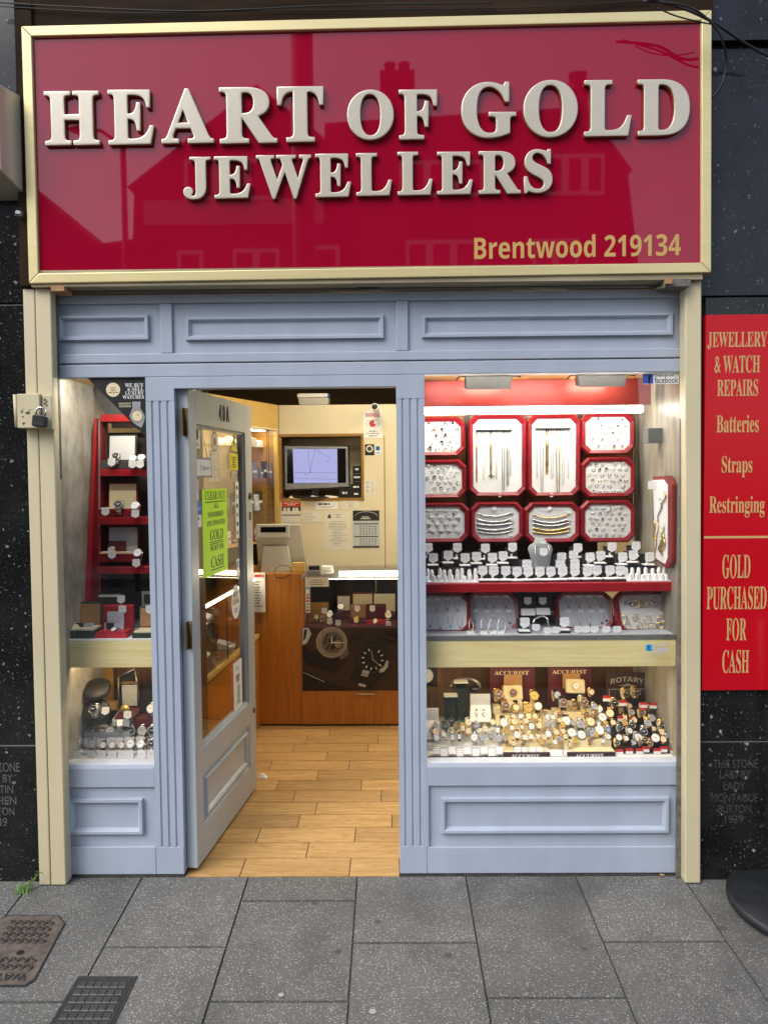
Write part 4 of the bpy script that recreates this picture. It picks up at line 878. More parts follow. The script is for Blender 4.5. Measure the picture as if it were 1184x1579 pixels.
P('top_panel', 'honey', rb, BX0, BX1, BK+.002, BY1, 1.998, 2.01)
P('floor_panel', 'white', rb, BX0, BX1, BK+.002, BY1-.021, ZFL-.02, ZFL)
P('shelf_edge', 'steelgrey', rb, BX0, BX1-.001, .075, .089, zsh+.0005, zst)
P('shelf', 'greypad', rb, BX0, BX1-.001, .0895, BY1-.021, zst-.02, zst-.001)
P('oak_band', 'oak', rb, BX0, BX1-.001, .078, .098, zob, zsh)
P('oak_deck', 'honey', rb, BX0, BX1-.001, .0985, BY1-.021, zob+.03, zob+.04)
a = at(979, 700, .56); b = at(986, 700, .56); P('steel_upright', 'steelgrey', rb, a.x, b.x, .56, .58, zst, 1.93)
a = at(987, 700, .6); b = at(998, 700, .6); P('timber_upright', 'honey', rb, a.x, b.x+.02, .6, .62, zst, 2.0)
# slotted dark uprights behind pads
for px in (721, 894.5): a = at(px, 700, .53); P('dark_upright', 'black', rb, a.x-.010, a.x+.010, .53, .545, zst, at(px, 636, .53).z)
for (x0, y0, x1, y1, mt) in ((680, 636, 716, 641, 'honey'), (724, 636, 745, 640, 'trayred'), (748, 636, 800, 641, 'orangewood'), (806, 638, 812, 800, 'trayred')):
    a0, a1, b0, b1 = R(x0, y0, x1, y1, .58); P('back_strip', mt, rb, a0, a1, .58, .59, b0, b1)
P('back_board', 'recesswood', rb, BX0, at(976, 700, .60).x, .60, .606, 1.32, at(800, 637, .6).z)
# red canopy with strip lamp
cz0, cz1 = at(830, 625, .33).z, at(830, 588, .33).z
cn = thing('lamp_canopy', 'red satin canopy panel across the window above the bright strip lamp', 'canopy', (0.6, .33, cz0))
cxr = at(1003, 610, .33).x
P('canopy_panel', 'canopy', cn, BX0, cxr, .33, .345, cz0, 1.9975); P('canopy_lip', 'steelgrey', cn, BX0, cxr, .327, .34, cz0-.004, cz0-.0005)
sz = at(830, 637, .33).z
sl_ = thing('strip_lamp', 'glowing white strip lamp under the red canopy', 'lamp', (.6, .34, sz))
P('diffuser', 'tubeled', sl_, BX0, cxr-.03, .331, .375, sz, cz0-.0045, bevel=.004)
# floodlights at the head of the window
for k, (pts, lab) in enumerate(((((717, 579), (789, 578), (788, 600.5), (719, 601)), 'black floodlight box above the necklace pads near the pilaster'), (((889, 577), (966, 577), (964, 595.5), (894, 597)), 'black floodlight box above the ring pads near the social media sticker'))):
    Y_ = .16; q = [at(x, y, Y_) for x, y in pts]; t = thing('floodlight', lab, 'lamp', ((q[0].x+q[1].x)/2, Y_, q[2].z), group='floodlights in the window head')
    zt_ = 1.994; m_ = MB(); m_.hexa([(q[3].x, Y_, q[3].z), (q[2].x, Y_, q[3].z), (q[2].x+.004, Y_+.07, q[3].z+.015), (q[3].x-.004, Y_+.07, q[3].z+.015), (q[0].x, Y_-.01, zt_), (q[1].x, Y_-.01, zt_), (q[1].x, Y_+.04, zt_), (q[0].x, Y_+.04, zt_)]); m_.build('housing', 'dark', t, bevel=.003)
    m_ = MB(); m_.tube([(q[0].x-.035, Y_+.02, zt_-.012), (q[0].x-.02, Y_+.02, zt_+.004), (q[1].x+.02, Y_+.02, zt_+.004), (q[1].x+.04, Y_+.02, zt_+.0)], .004, 6); m_.build('bracket', 'iron', t)
    m_ = MB(); xa_, xb_ = q[3].x+.012, q[2].x-.012; m_.quad((xb_, Y_+.0635, q[3].z+.040), (xa_, Y_+.0635, q[3].z+.040), (xa_, Y_+.0735, q[3].z+.017), (xb_, Y_+.0735, q[3].z+.017)); m_.build('lamp_face', 'flood', t)
sl4 = thing('strip_lamp', 'long added warm fill light hidden behind the wide oak band over the watches', 'lamp', (.6, .12, zob-.012)); P('diffuser', 'lowfill', sl4, BX0+.08, BX1-.12, .105, .125, zob+.016, zob+.0295)  # unseen light added to brighten the lower watch display
sl5 = thing('strip_lamp', 'added white fill light hidden behind the head of the wide window', 'lamp', (.6, .07, 1.985)); P('diffuser', 'headfill', sl5, BX0+.1, BX1-.15, .057, .071, 1.989, 1.9975)  # hidden light added to even out the lower pad rows
# pads on the back
YT = .47
pads = {}
for key, lab, rc, pd in (('A1', 'top ring pad beside the pilaster with spaced stone rings', (634, 643, 717, 704), 'pad'), ('A2', 'tall pad of hanging chains with a long silver pair at centre', (722, 639, 811, 766), 'pad'), ('A3', 'tall pad of hanging chains with a thick yellow gold chain', (812, 638.5, 894, 766), 'pad'), ('A4', 'top ring pad farthest from the door with widely spaced dark stones', (894.5, 636, 977, 701), 'pad'),
                 ('B1', 'middle ring pad beside the pilaster crowded with silver rings', (634, 709, 719, 769), 'pad'), ('B4', 'middle ring pad farthest from the door crowded with silver rings', (894.5, 705, 978, 767), 'pad'), ('C1', 'bottom ring pad beside the pilaster with white ticket rows', (634, 775, 723, 837), 'pad'), ('C2', 'bottom pad of curved silver bracelets', (725, 774, 806.5, 837), 'pad'), ('C3', 'bottom pad of curved gold bracelets behind the bust', (807.5, 774, 893, 837), 'pad'), ('C4', 'bottom ring pad farthest from the door with cluster rings', (893.5, 771, 978, 836), 'pad')):
    pads[key] = tray('display_pad', 'red framed '+lab, *rc, YT, pd)
rstyles = [('steel', 'stone_d', 'big'), ('steel', 'stone_w', 'small'), ('gold', 'stone_w', 'band'), ('steel', 'stone_d', 'small'), ('steel', 'stone_w', 'band'), ('gold', 'stone_r', 'big'), ('steel', 'stone_d', 'band')]
def ringgrid(desc, x0, y0, x1, y1, rows, cols, skip, s, weights, stag=.5):
    g = 'rings on the '+desc; rd = random.Random(desc)
    for i in range(rows):
        n = 0
        for j in range(cols):
            if rd.random() < skip: continue
            n += 1; px = x0+(x1-x0)*(j+stag*(i % 2)+.25)/cols; py = y0+(y1-y0)*(i+.5)/rows
            st = rd.choices(rstyles, weights)[0]
            oring('%s %s ring in the %s row of the %s' % (ORD[n-1], 'gold' if st[0] == 'gold' else 'silver', ORD[i], desc), at(px+rd.uniform(-1.2, 1.2), py+rd.uniform(-1, 1), YT-.006), st, s*rd.uniform(.85, 1.1), g)
ringgrid('top ring pad beside the pilaster', 658, 649, 708, 698, 5, 4, .08, 1.0, (4, 2, 1, 3, 1, 2, 2))
ringgrid('top ring pad farthest from the door', 905, 643, 968, 695, 5, 5, .12, .8, (4, 2, 1, 3, 2, 1, 1))
ringgrid('middle ring pad beside the pilaster', 658, 716, 708, 766, 6, 5, .05, .85, (1, 4, 1, 2, 4, .3, 2))
ringgrid('middle ring pad farthest from the door', 906, 712, 967, 763, 6, 6, .10, .85, (1, 4, 1, 2, 4, .3, 2))
ringgrid('bottom ring pad beside the pilaster', 658, 789, 710, 826, 4, 4, 0, .7, (.5, 4, 1, 1, 4, .1, 1))
ringgrid('bottom ring pad farthest from the door', 907, 780, 966, 830, 6, 6, .08, .8, (1, 4, .5, 2, 4, .2, 2))
# little white tickets above the rings of pad C1
for i in range(4):
    for j in range(4):
        q = at(662+13.2*(j+.3*(i % 2)), 787+10.2*i, YT-.005); m_ = MB(); m_.box(q.x-.012, q.x+.012, q.y-.004, q.y, q.z-.004, q.z+.006)
        tag(m_.build('ring_ticket', 'white'), '%s white ring ticket in the %s row of the lowest ring pad by the pilaster' % (ORD[j], ORD[i]), 'ticket', 'white ring tickets')
for px, py, lab in ((770.5, 763.5, 'below the chains by the pilaster'), (850, 763.5, 'below the gold chains'), (762, 784, 'on the silver bracelet pad'), (847, 784, 'on the gold bracelet pad'), (681, 827, 'on the ring pad with tickets'), (937, 785, 'on the cluster ring pad')):
    q = at(px, py, YT-.012); m_ = MB(); m_.prism(octa(q.x-.009, q.x+.009, q.z-.009, q.z+.009, .005), q.y-.001, q.y); tag(m_.build('disc_label', 'white'), 'small white octagonal disc label '+lab, 'label', 'disc labels on pads')
def hang(lab, px, ytop, ybot, mat, wd=4, r=.0012, links=False):
    A, B = at(px-wd/2, ytop, YT-.008), at(px+wd/2, ytop, YT-.008); C = at(px, ybot, YT-.008); m_ = MB(); pts = []
    n = 26
    for k in range(n+1):
        u = k/n; x = A.x+(B.x-A.x)*u; z = A.z+(C.z-A.z)*(1-abs(2*u-1)**6)
        pts.append((x, A.y-(.0006*(k % 2) if links else 0), z))
    rr = [r*(1.35 if (links and k % 2) else 1) for k in range(n+1)]
    m_.tube(pts, rr, 5); tag(m_.build('necklace', mat), lab, 'necklace', 'chains hanging on the tall pads')
def barpad(lab, x0, x1, y, px):
    a0, a1, b0, b1 = R(x0, y-1, x1, y+1, YT-.006); m_ = MB(); m_.box(a0, a1, YT-.014, YT-.003, b0, b1); tag(m_.build('hanging_bar', 'black'), lab, 'bar', 'chain bars')
barpad('dark felt bar holding chains on the tall pad near the pilaster', 734, 789, 663.5, 0); barpad('dark felt bar holding gold chains on the second tall pad', 825, 879, 661, 0)
for k, (px, yb, mt, wd, r, lk_) in enumerate(((734.5, 744, 'gold', 1.2, .0012, 1), (745.5, 741, 'steel', 3, .0006, 0), (756.5, 737, 'gold', 2.6, .0016, 1), (765, 739, 'gold', 2, .0006, 0), (775.5, 757, 'steel', 4, .0012, 1), (782.5, 749, 'steel', 3, .0013, 1), (787, 735, 'steel', 2, .0006, 0))):
    hang('%s %s chain on the tall pad nearer the pilaster' % (ORD[k], 'gold' if mt == 'gold' else 'silver'), px, 664, yb, mt, wd, r, lk_)
for k, (px, yb, mt, wd, r, lk_) in enumerate(((827.5, 738, 'gold', 2, .0007, 0), (835, 760, 'steel', 4, .0010, 1), (843, 731, 'gold', 3, .0024, 1), (851, 739, 'steel', 4, .0008, 0), (860, 762, 'gold', 5, .0016, 1), (868, 748, 'gold', 3, .0007, 0), (876, 738, 'steel', 2, .0006, 0))):
    hang('%s %s chain on the second tall pad from the pilaster' % (ORD[k], 'gold' if mt == 'gold' else 'silver'), px, 662, yb, mt, wd, r, lk_)
t = tag(P('crossbar_pendant', 'gold', None, at(752, 734, YT).x, at(762, 734, YT).x, YT-.010, YT-.007, at(757, 734.5, YT).z, at(757, 733.5, YT).z), 'thin gold crossbar pendant at the end of a gold chain', 'pendant')
def arcb(lab, x0, x1, y0, sag, mat, r):
    m_ = MB(); pts = []; n = 30
    for k in range(n+1):
        u = k/n; q = at(x0+(x1-x0)*u, y0+sag*(1-(2*u-1)**2)-1.5*u, YT-.009); pts.append((q.x, q.y-(.0008*(k % 2)), q.z))
    m_.tube(pts, [r*(1.25 if k % 2 else 1) for k in range(n+1)], 6); tag(m_.build('bracelet', mat), lab, 'bracelet', 'bracelets on the bottom pads')
for k, (y, s, r) in enumerate(((791, 6, .0028), (800, 6, .0036), (807.5, 3.5, .0042), (814, 4.5, .0036), (819, 4.5, .0026))): arcb('%s silver bracelet down on the bottom bracelet pad' % ORD[k], 735, 790, y, s, 'steel', r)
for k, (y, s, r, mt) in enumerate(((793, 7, .0028, 'gold'), (801, 6, .004, 'steel'), (807, 5, .0045, 'steel'), (814, 5, .004, 'gold'), (820, 4, .0034, 'gold'))): arcb('%s bracelet down on the bottom pad behind the bust' % ORD[k], 821, 878, y, s, mt, r)
for k, y in enumerate((790, 801, 812, 825)):
    for px, d in ((788, 'silver'), (877, 'gold')):
        q = at(px, y, YT-.011); m_ = MB(); m_.box(q.x-.008, q.x+.008, q.y-.003, q.y, q.z-.005, q.z+.005); tag(m_.build('bracelet_ticket', 'white'), '%s white ticket at the end of the %s bracelets' % (ORD[k], d), 'ticket', 'bracelet tickets')
# ---- stepped red shelf
zt_ = at(850, 899, .13).z; zb_ = at(850, 913, .13).z; xr_ = at(1036, 905, .13).x
st = thing('stepped_shelf', 'dark red shelf with black steps carrying rings and price tags', 'shelf', (.6, .13, zb_))
P('shelf_board', 'shelfred', st, BX0, xr_, .13, .50, zb_, zt_, bevel=.003)
zs2 = at(850, 876, .27).z; zs3 = at(850, 866, .37).z
P('step', 'blackfab', st, BX0, xr_-.06, .255, .345, zt_+.0005, zs2); P('step', 'blackfab', st, BX0, xr_-.10, .35, .44, zt_+.0005, zs3)
pst = [None]
def stand(lab, px, ysh, ycush, Y, tlab, w=19, zbase=None, row=''):
    if pst[0] is None:
        t = thing('ring_stand', lab, 'stand'); m_ = MB(); m_.hexa([(-.024, .012, 0), (.024, .012, 0), (.024, .020, 0), (-.024, .020, 0), (-.026, .022, .058), (.026, .022, .058), (.026, .030, .058), (-.026, .030, .058)]); m_.build('back_panel', 'blackfab', t, local=True)
        m_ = MB(); m_.box(-.024, .024, -.03, .0115, 0, .012); m_.build('base', 'blackfab', t, local=True, bevel=.001)
        m_ = MB(); m_.box(-.0235, .0235, -.029, .0105, .0122, .018); m_.build('cushion', 'white', t, local=True, bevel=.002)
        m_ = MB(); m_.box(-.004, .004, .004, .0115, .018, .030); m_.build('clip', 'white', t, local=True); pst[0] = t
    else: t = copy_tree(pst[0])
    q = at(px, ycush, Y-.028); t.location = (q.x, Y, q.z-.017); t.rotation_euler = (0, 0, random.uniform(-.06, .06)); tag(t, lab, 'stand', 'black ring stands on the red shelf')
    q = at(px, ysh, Y-.004); shield(tlab, q+Vector((0, 0, 0)), .0405, .045, -.12, random.uniform(-.08, .08), 'shield tags on the red shelf')
def standrow(rowname, pts, Y):
    for k, (px, ys, yc) in enumerate(pts): stand('%s black ring stand from the pilaster in the %s' % (ORD[k], rowname), px, ys, yc, Y, '%s white shield tag from the pilaster in the %s' % (ORD[k], rowname))
standrow('front row of the red shelf', [(744, 880.5, 894), (761, 881, 894), (779.5, 881, 894), (797, 882, 894.5), (814, 882, 894), (832, 882, 893.5), (849, 882, 893.5), (867, 881.5, 893), (886, 881, 892.5), (905.5, 881.5, 892.5), (920, 880, 892), (940, 880, 892), (956, 880.5, 891.5)], .19)
standrow('low middle row of the red shelf', [(812, 871, 880), (863.5, 871, 880), (886, 870, 879)], .245)
standrow('raised middle row of the red shelf', [(668, 861, 871), (691, 857, 867.5), (717, 861, 871.5), (734.5, 859, 868.5), (759, 860.5, 871), (775.5, 858, 868), (865.5, 860, 872), (884, 857, 870), (909.5, 860, 872), (926, 857.5, 868), (959.5, 859.5, 870), (976, 856.5, 866.5), (1001, 859.5, 870.5)], .30)
standrow('back row of the red shelf', [(660, 845, 859), (705, 845, 861), (748, 846, 862), (790, 844.5, 860), (890.5, 845.5, 859), (943, 844, 858), (980, 842.5, 857)], .40)
def fingers(lab, x0, x1, rows, Y):
    q0, q1 = at(x0, 900, Y), at(x1, 898.5, Y); t = thing('ring_finger_rack', lab, 'ring rack', ((q0.x+q1.x)/2, Y, zt_+.001), group='white finger racks')
    P('rack_base', 'white', t, q0.x, q1.x, Y-.03, Y+.04, zt_+.001, zt_+.006)
    for (ny, n, dz, dy) in rows:
        for k in range(n):
            x = q0.x+(q1.x-q0.x)*(k+.5+random.uniform(-.2, .2))/n; h = random.uniform(.022, .03)+dz; m_ = MB(); m_.lathe([(.0085, 0), (.0085, h*.65), (.0075, h*.84), (.0045, h*.96), (0, h)], (x, Y+dy, zt_+.0062), 'z', 10, cap=False); m_.build('finger', 'white', t)
fingers('white rack of padded ring fingers beside the pilaster', 654, 737, [(0, 9, 0, -.012), (1, 9, .022, .022)], .175)
fingers('white rack of padded ring fingers at the far end of the red shelf', 964, 1031, [(0, 7, 0, -.012), (1, 7, .022, .022)], .175)
# bust
q = at(835, 881, .24); t = thing('necklace_bust', 'grey velvet necklace bust standing among the black ring stands', 'bust', (q.x, .24, q.z-.03))
m_ = MB(); k_ = pw(1, .25); prof = [(-17, -8), (-14, -24), (-19, -40), (-20, -46), (-12, -50), (-9, -53), (9, -53), (12, -50), (20, -46), (19, -40), (14, -24), (17, -8)]
m_ = MB(); n = 10
sec = [(0, 14, .004), (12, 14, .012), (26, 17, .022), (34, 19.5, .026), (40, 17, .028), (44, 10, .028), (49, 8, .026), (50.5, 7, .02)]
vs = []; 
for h, hw, dp_ in sec:
    for i in range(13):
        a = math.pi*i/12; vs.append((q.x-hw*k_*math.cos(a), .255-dp_*math.sin(a)+.0025*h/5, q.z-.002+h*k_))
fs = [(i*13+j, i*13+j+1, (i+1)*13+j+1, (i+1)*13+j) for i in range(len(sec)-1) for j in range(12)]+[tuple((len(sec)-1)*13+j for j in range(13))]
m_.smooth = True; m_._add(vs, fs); M['bustgrey'] = pm('bust_velvet', (.30, .32, .32), .8); m_.build('bust_form', 'bustgrey', t)
m_ = MB(); m_.tube([(q.x+pw(a, .25), .222+b, at(835, y, .25).z) for a, y, b in ((-9, 838, .026), (-11, 846, .01), (-10, 860, .002), (-5, 871, .004), (0, 876, .006), (5, 871, .004), (10, 860, .002), (11, 846, .01), (9, 838, .026))], .0018, 6); tag(m_.build('necklace', 'steel'), 'silver necklace draped round the grey bust', 'necklace')
shield('white shield price tag pinned on the grey necklace bust', at(838, 851.5, .21), .034, .036, -.15); q = at(837, 836, .215); tag(P('bust_label', 'white', None, q.x-.012, q.x+.012, q.y, q.y+.001, q.z-.006, q.z+.006), 'small white label at the neck of the grey bust', 'label')
# ---- lower trays under the red shelf
def onpad(t, px, py, off=.010):
    Q = t.rotation_euler.to_matrix(); n = Q @ Vector((0, -1, 0)); p0 = t.location+n*off; d = ray(px, py); return CAM+d*((p0-CAM).dot(n)/d.dot(n))
def pendants(desc, pts, Y):
    for k, (px, py, mt, kind) in enumerate(pts):
        q = onpad(Y, px, py); Y_p = Y; Y = q.y; tl = math.tan(-Y_p.rotation_euler.x); m_ = MB()
        m_.tube([(q.x+pw(a, Y), q.y+pw(b, Y)*tl, q.z+pw(b, Y)) for a, b in ((-3, 8), (-3.5, 2), (-2, -3), (0, -4.5), (2, -3), (3.5, 2), (3, 8))], .0007, 4)
        m_.m = 1; m_.lathe([(0, -.004), (.004, -.003), (.0042, 0)], (q.x, q.y-.001-pw(5.5, Y)*tl, q.z-pw(5.5, Y)), 'y', 8); Y = Y_p
        tag(m_.build('pendant', ['steel', mt]), '%s fine chain pendant on the %s' % (ORD[k], desc), 'pendant', 'pendants on the lower pads')
def tickets(desc, pts, Y, g='white pendant tickets'):
    for k, (px, py) in enumerate(pts):
        q = onpad(Y, px, py, .007); k_ = .0026; m_ = MB(); m_.box(q.x-4.6*k_, q.x+4.6*k_, q.y-.001, q.y, q.z-2*k_, q.z+2*k_); tag(m_.build('pendant_ticket', 'white'), '%s white ticket on the %s' % (ORD[k], desc), 'ticket', g)
PD1 = tray('display_pad', 'leaning red framed pad of fine pendants nearest the pilaster', 634, 917, 725, 977.5, .20, tilt=.35, fwid=6, rz=-.12, group='leaning pads under the red shelf')
PD2 = tray('display_pad', 'leaning red framed grey pad of pendants behind the standing bangles', 718, 916, 801, 975, .24, 'greypad', tilt=.3, fwid=6, group='leaning pads under the red shelf')
PD3 = tray('display_pad', 'leaning red framed grey pad of pendants behind the small white tags', 857, 915, 946, 973, .24, 'greypad', tilt=.3, fwid=6, group='leaning pads under the red shelf')
PD4 = tray('display_pad', 'leaning red framed pad of gold hoop earrings at the far end', 951, 915, 1045, 976, .20, tilt=.35, fwid=6, rz=.12, group='leaning pads under the red shelf')
pendants('leaning pad nearest the pilaster', [(674, 936, 'gold', 0), (690, 934, 'steel', 0), (705, 936, 'steel', 0), (663, 960, 'steel', 0), (679, 963, 'steel', 0), (694, 960, 'tw', 0), (709, 962, 'steel', 0)], PD1)
tickets('leaning pad nearest the pilaster', [(661, 925), (674, 924), (689, 923), (704, 923), (662, 949), (677, 948), (692, 947), (708, 946)], PD1)
pendants('grey pad behind the bangles', [(732, 931, 'steel', 0), (748, 931, 'gold', 0), (761, 931, 'steel', 0), (780, 931, 'stone_d', 0), (732, 953, 'steel', 0), (785, 955, 'stone_d', 0)], PD2)
tickets('grey pad behind the bangles', [(733, 919.5), (749, 919), (764, 919), (779, 919), (733, 942), (750, 942), (768, 942), (784, 942)], PD2)
pendants('grey pad behind the small tags', [(876, 931, 'steel', 0), (892, 931, 'gold', 0), (908, 931, 'steel', 0), (925, 930, 'steel', 0), (893, 956, 'gold', 0), (908, 957, 'steel', 0), (927, 955, 'stone_d', 0), (934, 951, 'stone_d', 0)], PD3)
tickets('grey pad behind the small tags', [(876, 920), (892, 920), (908, 920), (926, 920), (876, 942), (895, 942), (911, 942), (928, 942)], PD3)
for k, (px, py, r, mt) in enumerate(((962, 929, 3, 'steel'), (971, 930, 3.6, 'steel'), (980, 931, 5, 'gold'), (990, 931, 5.5, 'gold'), (1000, 931, 4, 'steel'), (1009, 932, 4, 'steel'), (1019, 935, 6, 'gold'), (1028, 933, 6, 'gold'), (961, 954, 5.5, 'gold'), (966, 964, 5.5, 'rose'), (978, 952, 5, 'gold'), (985, 964, 4.5, 'gold'), (997, 956, 6.5, 'gold'), (1005, 967, 6, 'gold'), (1018, 955, 6, 'gold'), (1017, 964, 5, 'gold'))):
    q = onpad(PD4, px, py, .012); m_ = MB(); a_ = random.uniform(-.5, .5); m_.tube([(q.x+pw(r, .2)*math.cos(t)*math.cos(a_), q.y-.004+pw(r, .2)*math.cos(t)*math.sin(a_), q.z+pw(r, .2)*math.sin(t)) for t in (2*math.pi*j/18 for j in range(18))], random.uniform(.0016, .003), 6, closed=True)
    tag(m_.build('hoop_earring', mt), '%s %s hoop earring on the leaning pad at the far end' % (ORD[k], {'gold': 'gold', 'rose': 'rose gold', 'steel': 'silver'}[mt]), 'earring', 'hoop earrings on the end pad')
tickets('gold hoop pad', [(964, 922), (985, 921), (1001, 921), (1019, 922), (963, 945), (984, 946), (1003, 947), (1022, 950)], PD4)
for k, (px, r, h, mt) in enumerate(((726, 3, 15, 'rose'), (747, 6, 15, 'steel'), (761, 6.5, 16, 'steel'), (773, 6, 16, 'steel'))):
    q = at(px, 964, .14); rr, hh = pw(r, .14), pw(h/1.6, .14); m_ = MB(); m_.tube([(q.x+rr*math.cos(t), q.y+.01*math.sin(t), q.z+hh*math.sin(t)) for t in (2*math.pi*j/24 for j in range(24))], .0018, 6, closed=True); tag(m_.build('bangle', mt), '%s slim %s bangle standing on the grey shelf edge' % (ORD[k], 'rose gold' if mt == 'rose' else 'silver'), 'bangle', 'standing bangles')
    a0, a1, b0, b1 = R(px-6, 974.5, px+5, 979, .12); tag(P('white_block', 'white', None, a0, a1, .12, .15, b0, b1), '%s white block holding a standing bangle' % ORD[k], 'block', 'bangle blocks')
for k, (px, py, yc) in enumerate(((814, 927, 943), (837, 927, 942))):
    q = at(px, yc+7, .22); a0, a1, b0, b1 = R(px-11, 917, px+11, 951, .25); t = thing('pendant_stand', '%s black easel stand with white shelf under the red shelf' % ORD[k], 'stand', ((a0+a1)/2, .25, b0), group='black easel stands'); P('back_panel', 'blackfab', t, a0, a1, .25, .258, b0, b1)
    c0, c1, d0, d1 = R(px-10.5, yc-4, px+10.5, yc+5, .235); m_ = MB(); m_.hexa([(c0, .22, d0), (c1, .22, d0), (c1, .2495, d0), (c0, .2495, d0), (c0, .24, d1), (c1, .24, d1), (c1, .2495, d1), (c0, .2495, d1)]); m_.build('white_slope', 'white', t)
    shield('white shield price tag on the %s black easel stand' % ORD[k], at(px-.5, py, .232), .032, .034, -.1)
for k, (px, ys, yc) in enumerate(((809, 960.5, 972.5), (870, 960, 971))): stand('black ring stand on the grey shelf %s the easel stands' % ('below' if k == 0 else 'beyond'), px, ys, yc, .15, 'white shield price tag on the grey shelf %s the easel stands' % ('below' if k == 0 else 'beyond'))
for k, (px, py) in enumerate(((826, 968), (844, 973), (857, 972), (891, 971), (903, 971), (916, 971), (934, 971), (951, 971))): shield('%s white tag in the loose row along the grey shelf edge' % ORD[k], at(px, py, .115), .034, .030, -.1, 0, 'tags along the grey shelf edge')
m_ = MB(); m_.tube([tuple(at(x, y, .16+b)) for x, y, b in ((821, 965, .0), (823, 956, .01), (830, 951, .02), (838, 950, .02), (844, 954, .01), (845, 966, 0))], .0048, 8); tag(m_.build('bangle', 'steel'), 'wide silver cuff bangle arching behind the loose price tags', 'bangle')
# ---- side pad and speaker on the end panel
t = thing('display_pad', 'red framed pad of gold chains angled on the grey end panel', 'display pad', at(1027, 880, .36)); q = [at(1004, 740, .40), at(1035, 731, .28), at(1042, 744, .26), at(1042, 868, .24), at(1034, 881, .25), at(1012, 866, .38)]
A_, B_ = at(1008, 735, .215), at(1037, 733, .08); Cc, Dd = at(1013, 864, .215), at(1036, 880, .08)
def lerp(a, b, k): return a+(b-a)*k
nrm = Vector((-(B_.y-A_.y), (B_.x-A_.x), 0)).normalized(); nrm = nrm if nrm.y < 0 else -nrm
def sidept(u, v): return lerp(lerp(Cc, Dd, u), lerp(A_, B_, u), v)
def sideprism(uv, d0, d1, name, mat):
    n = len(uv); m_ = MB(); m_._add([sidept(*p)+nrm*d0 for p in uv]+[sidept(*p)+nrm*d1 for p in uv], [tuple(range(n))[::-1], tuple(range(n, 2*n))]+[(i, (i+1) % n, n+(i+1) % n, n+i) for i in range(n)]); return m_.build(name, mat, t)
sideprism([(0, .0), (.8, 0), (1, .1), (1, .9), (.75, 1), (.0, 1)], -.02, .006, 'frame', 'trayred'); sideprism([(.02, .03), (.66, .03), (.82, .12), (.82, .9), (.6, .96), (.02, .96)], .0062, .009, 'pad', 'pad')
rd = random.Random(5)
for k in range(11):
    u0 = rd.uniform(.02, .66); v0 = rd.uniform(.3, .9); m_ = MB(); L_ = rd.uniform(.12, .3); wv = rd.uniform(.05, .12)
    m_.tube([sidept(u0+wv*math.sin(j*.7), v0-L_*j/8)+nrm*.013 for j in range(9)], rd.uniform(.002, .0045), 5); tag(m_.build('gold_chain', 'gold' if k % 4 else 'steel'), '%s gold charm chain hanging on the angled side pad' % ORD[k], 'chain', 'charm chains on the side pad')
t2 = tag(P('price_card', 'white', None, 0, 0.001, 0, .001, 0, .001), 'white price card pinned at the top of the angled side pad', 'card')
bpy.data.objects.remove(t2)
m_ = MB(); q = at(1009.5, 748, .19); m_.box(q.x-.030, q.x+.026, .185, .187, q.z-.017, q.z+.017); o = m_.build('price_card', 'white'); tag(o, 'white price card pinned at the top of the angled side pad', 'card')
m_ = MB(); q = [at(997, 661, .44), at(1011, 660, .40), at(1019, 668, .36)]; zt2_, zb2_ = at(1004, 660, .25).z, at(1004, 683, .25).z
m_.box(BX1-.060, BX1-.001, .25, .31, zb2_, zt2_); tag(m_.build('speaker', 'dark', bevel=.002), 'small dark grey speaker box on the grey mottled end panel', 'speaker')

# ================================================================== LOWER RIGHT: WATCH DISPLAY
def board(name, label, x0, y0, x1, y1, Y, mat, txt=None, style='serif', tb=None, tmat='cushion', arc=0):
    a0, a1, b0, b1 = R(x0, y0, x1, y1, Y); t = thing(name, label, 'sign', ((a0+a1)/2, Y, b0)); P('board', mat, t, a0, a1, Y, Y+.006, b0, b1, bevel=.001)
    if txt: text('lettering', txt, style, R(*tb, Y), Y-.0002, tmat, t, arc=arc)
    return t
board('watch_sign', 'tall burgundy watch sign with cream capitals nearer the pilaster', 755, 1022, 824, 1100, .47, 'burg', 'ACCURIST', 'serif', (762, 1034.5, 815, 1040.5))
board('watch_sign', 'tall burgundy watch sign with cream capitals beside the arched sign', 845, 1022, 911, 1100, .47, 'burg', 'ACCURIST', 'serif', (851, 1033, 904, 1039))
t = board('watch_sign', 'dark brown watch sign with arched silver capitals and wings', 934, 1037, 1001, 1096, .45, 'brown', 'ROTARY', 'bold', (941, 1047, 992, 1055), 'dials', arc=.011)
m_ = MB(); q = at(967, 1057, .449); m_.prism([(q.x+pw(a, .45), q.z+pw(b, .45)) for a, b in ((-15, 0), (-6, 1), (-2, 3), (2, 3), (6, 1), (15, 0), (6, -1.2), (0, -1), (-6, -1.2))], .4485, .4499); m_.build('wings', 'dials', t)
for b in ((938, 1063, 939, 1090), (996, 1062, 997, 1090), (938, 1062, 996, 1063)): a0, a1, b0, b1 = R(*b, .45); P('border_line', 'dials', t, a0, a1, .4488, .4498, b0, b1)
for lab, b in (('brown presentation box lid open before the burgundy sign nearer the pilaster', (776.5, 1040.5, 805, 1065)), ('brown presentation box lid open before the burgundy sign beside the arched sign', (867.5, 1038.5, 894, 1062))):
    a0, a1, b0, b1 = R(*b, .44); t = thing('box_lid', lab, 'box', ((a0+a1)/2, .44, b0)); P('lid_panel', 'tan', t, a0, a1, .44, .452, b0, b1, bevel=.001); scribble('lettering', a0+.02, a1-.02, b0+.022, b0+.032, .4398, 1, 'brown', t, seed=3)
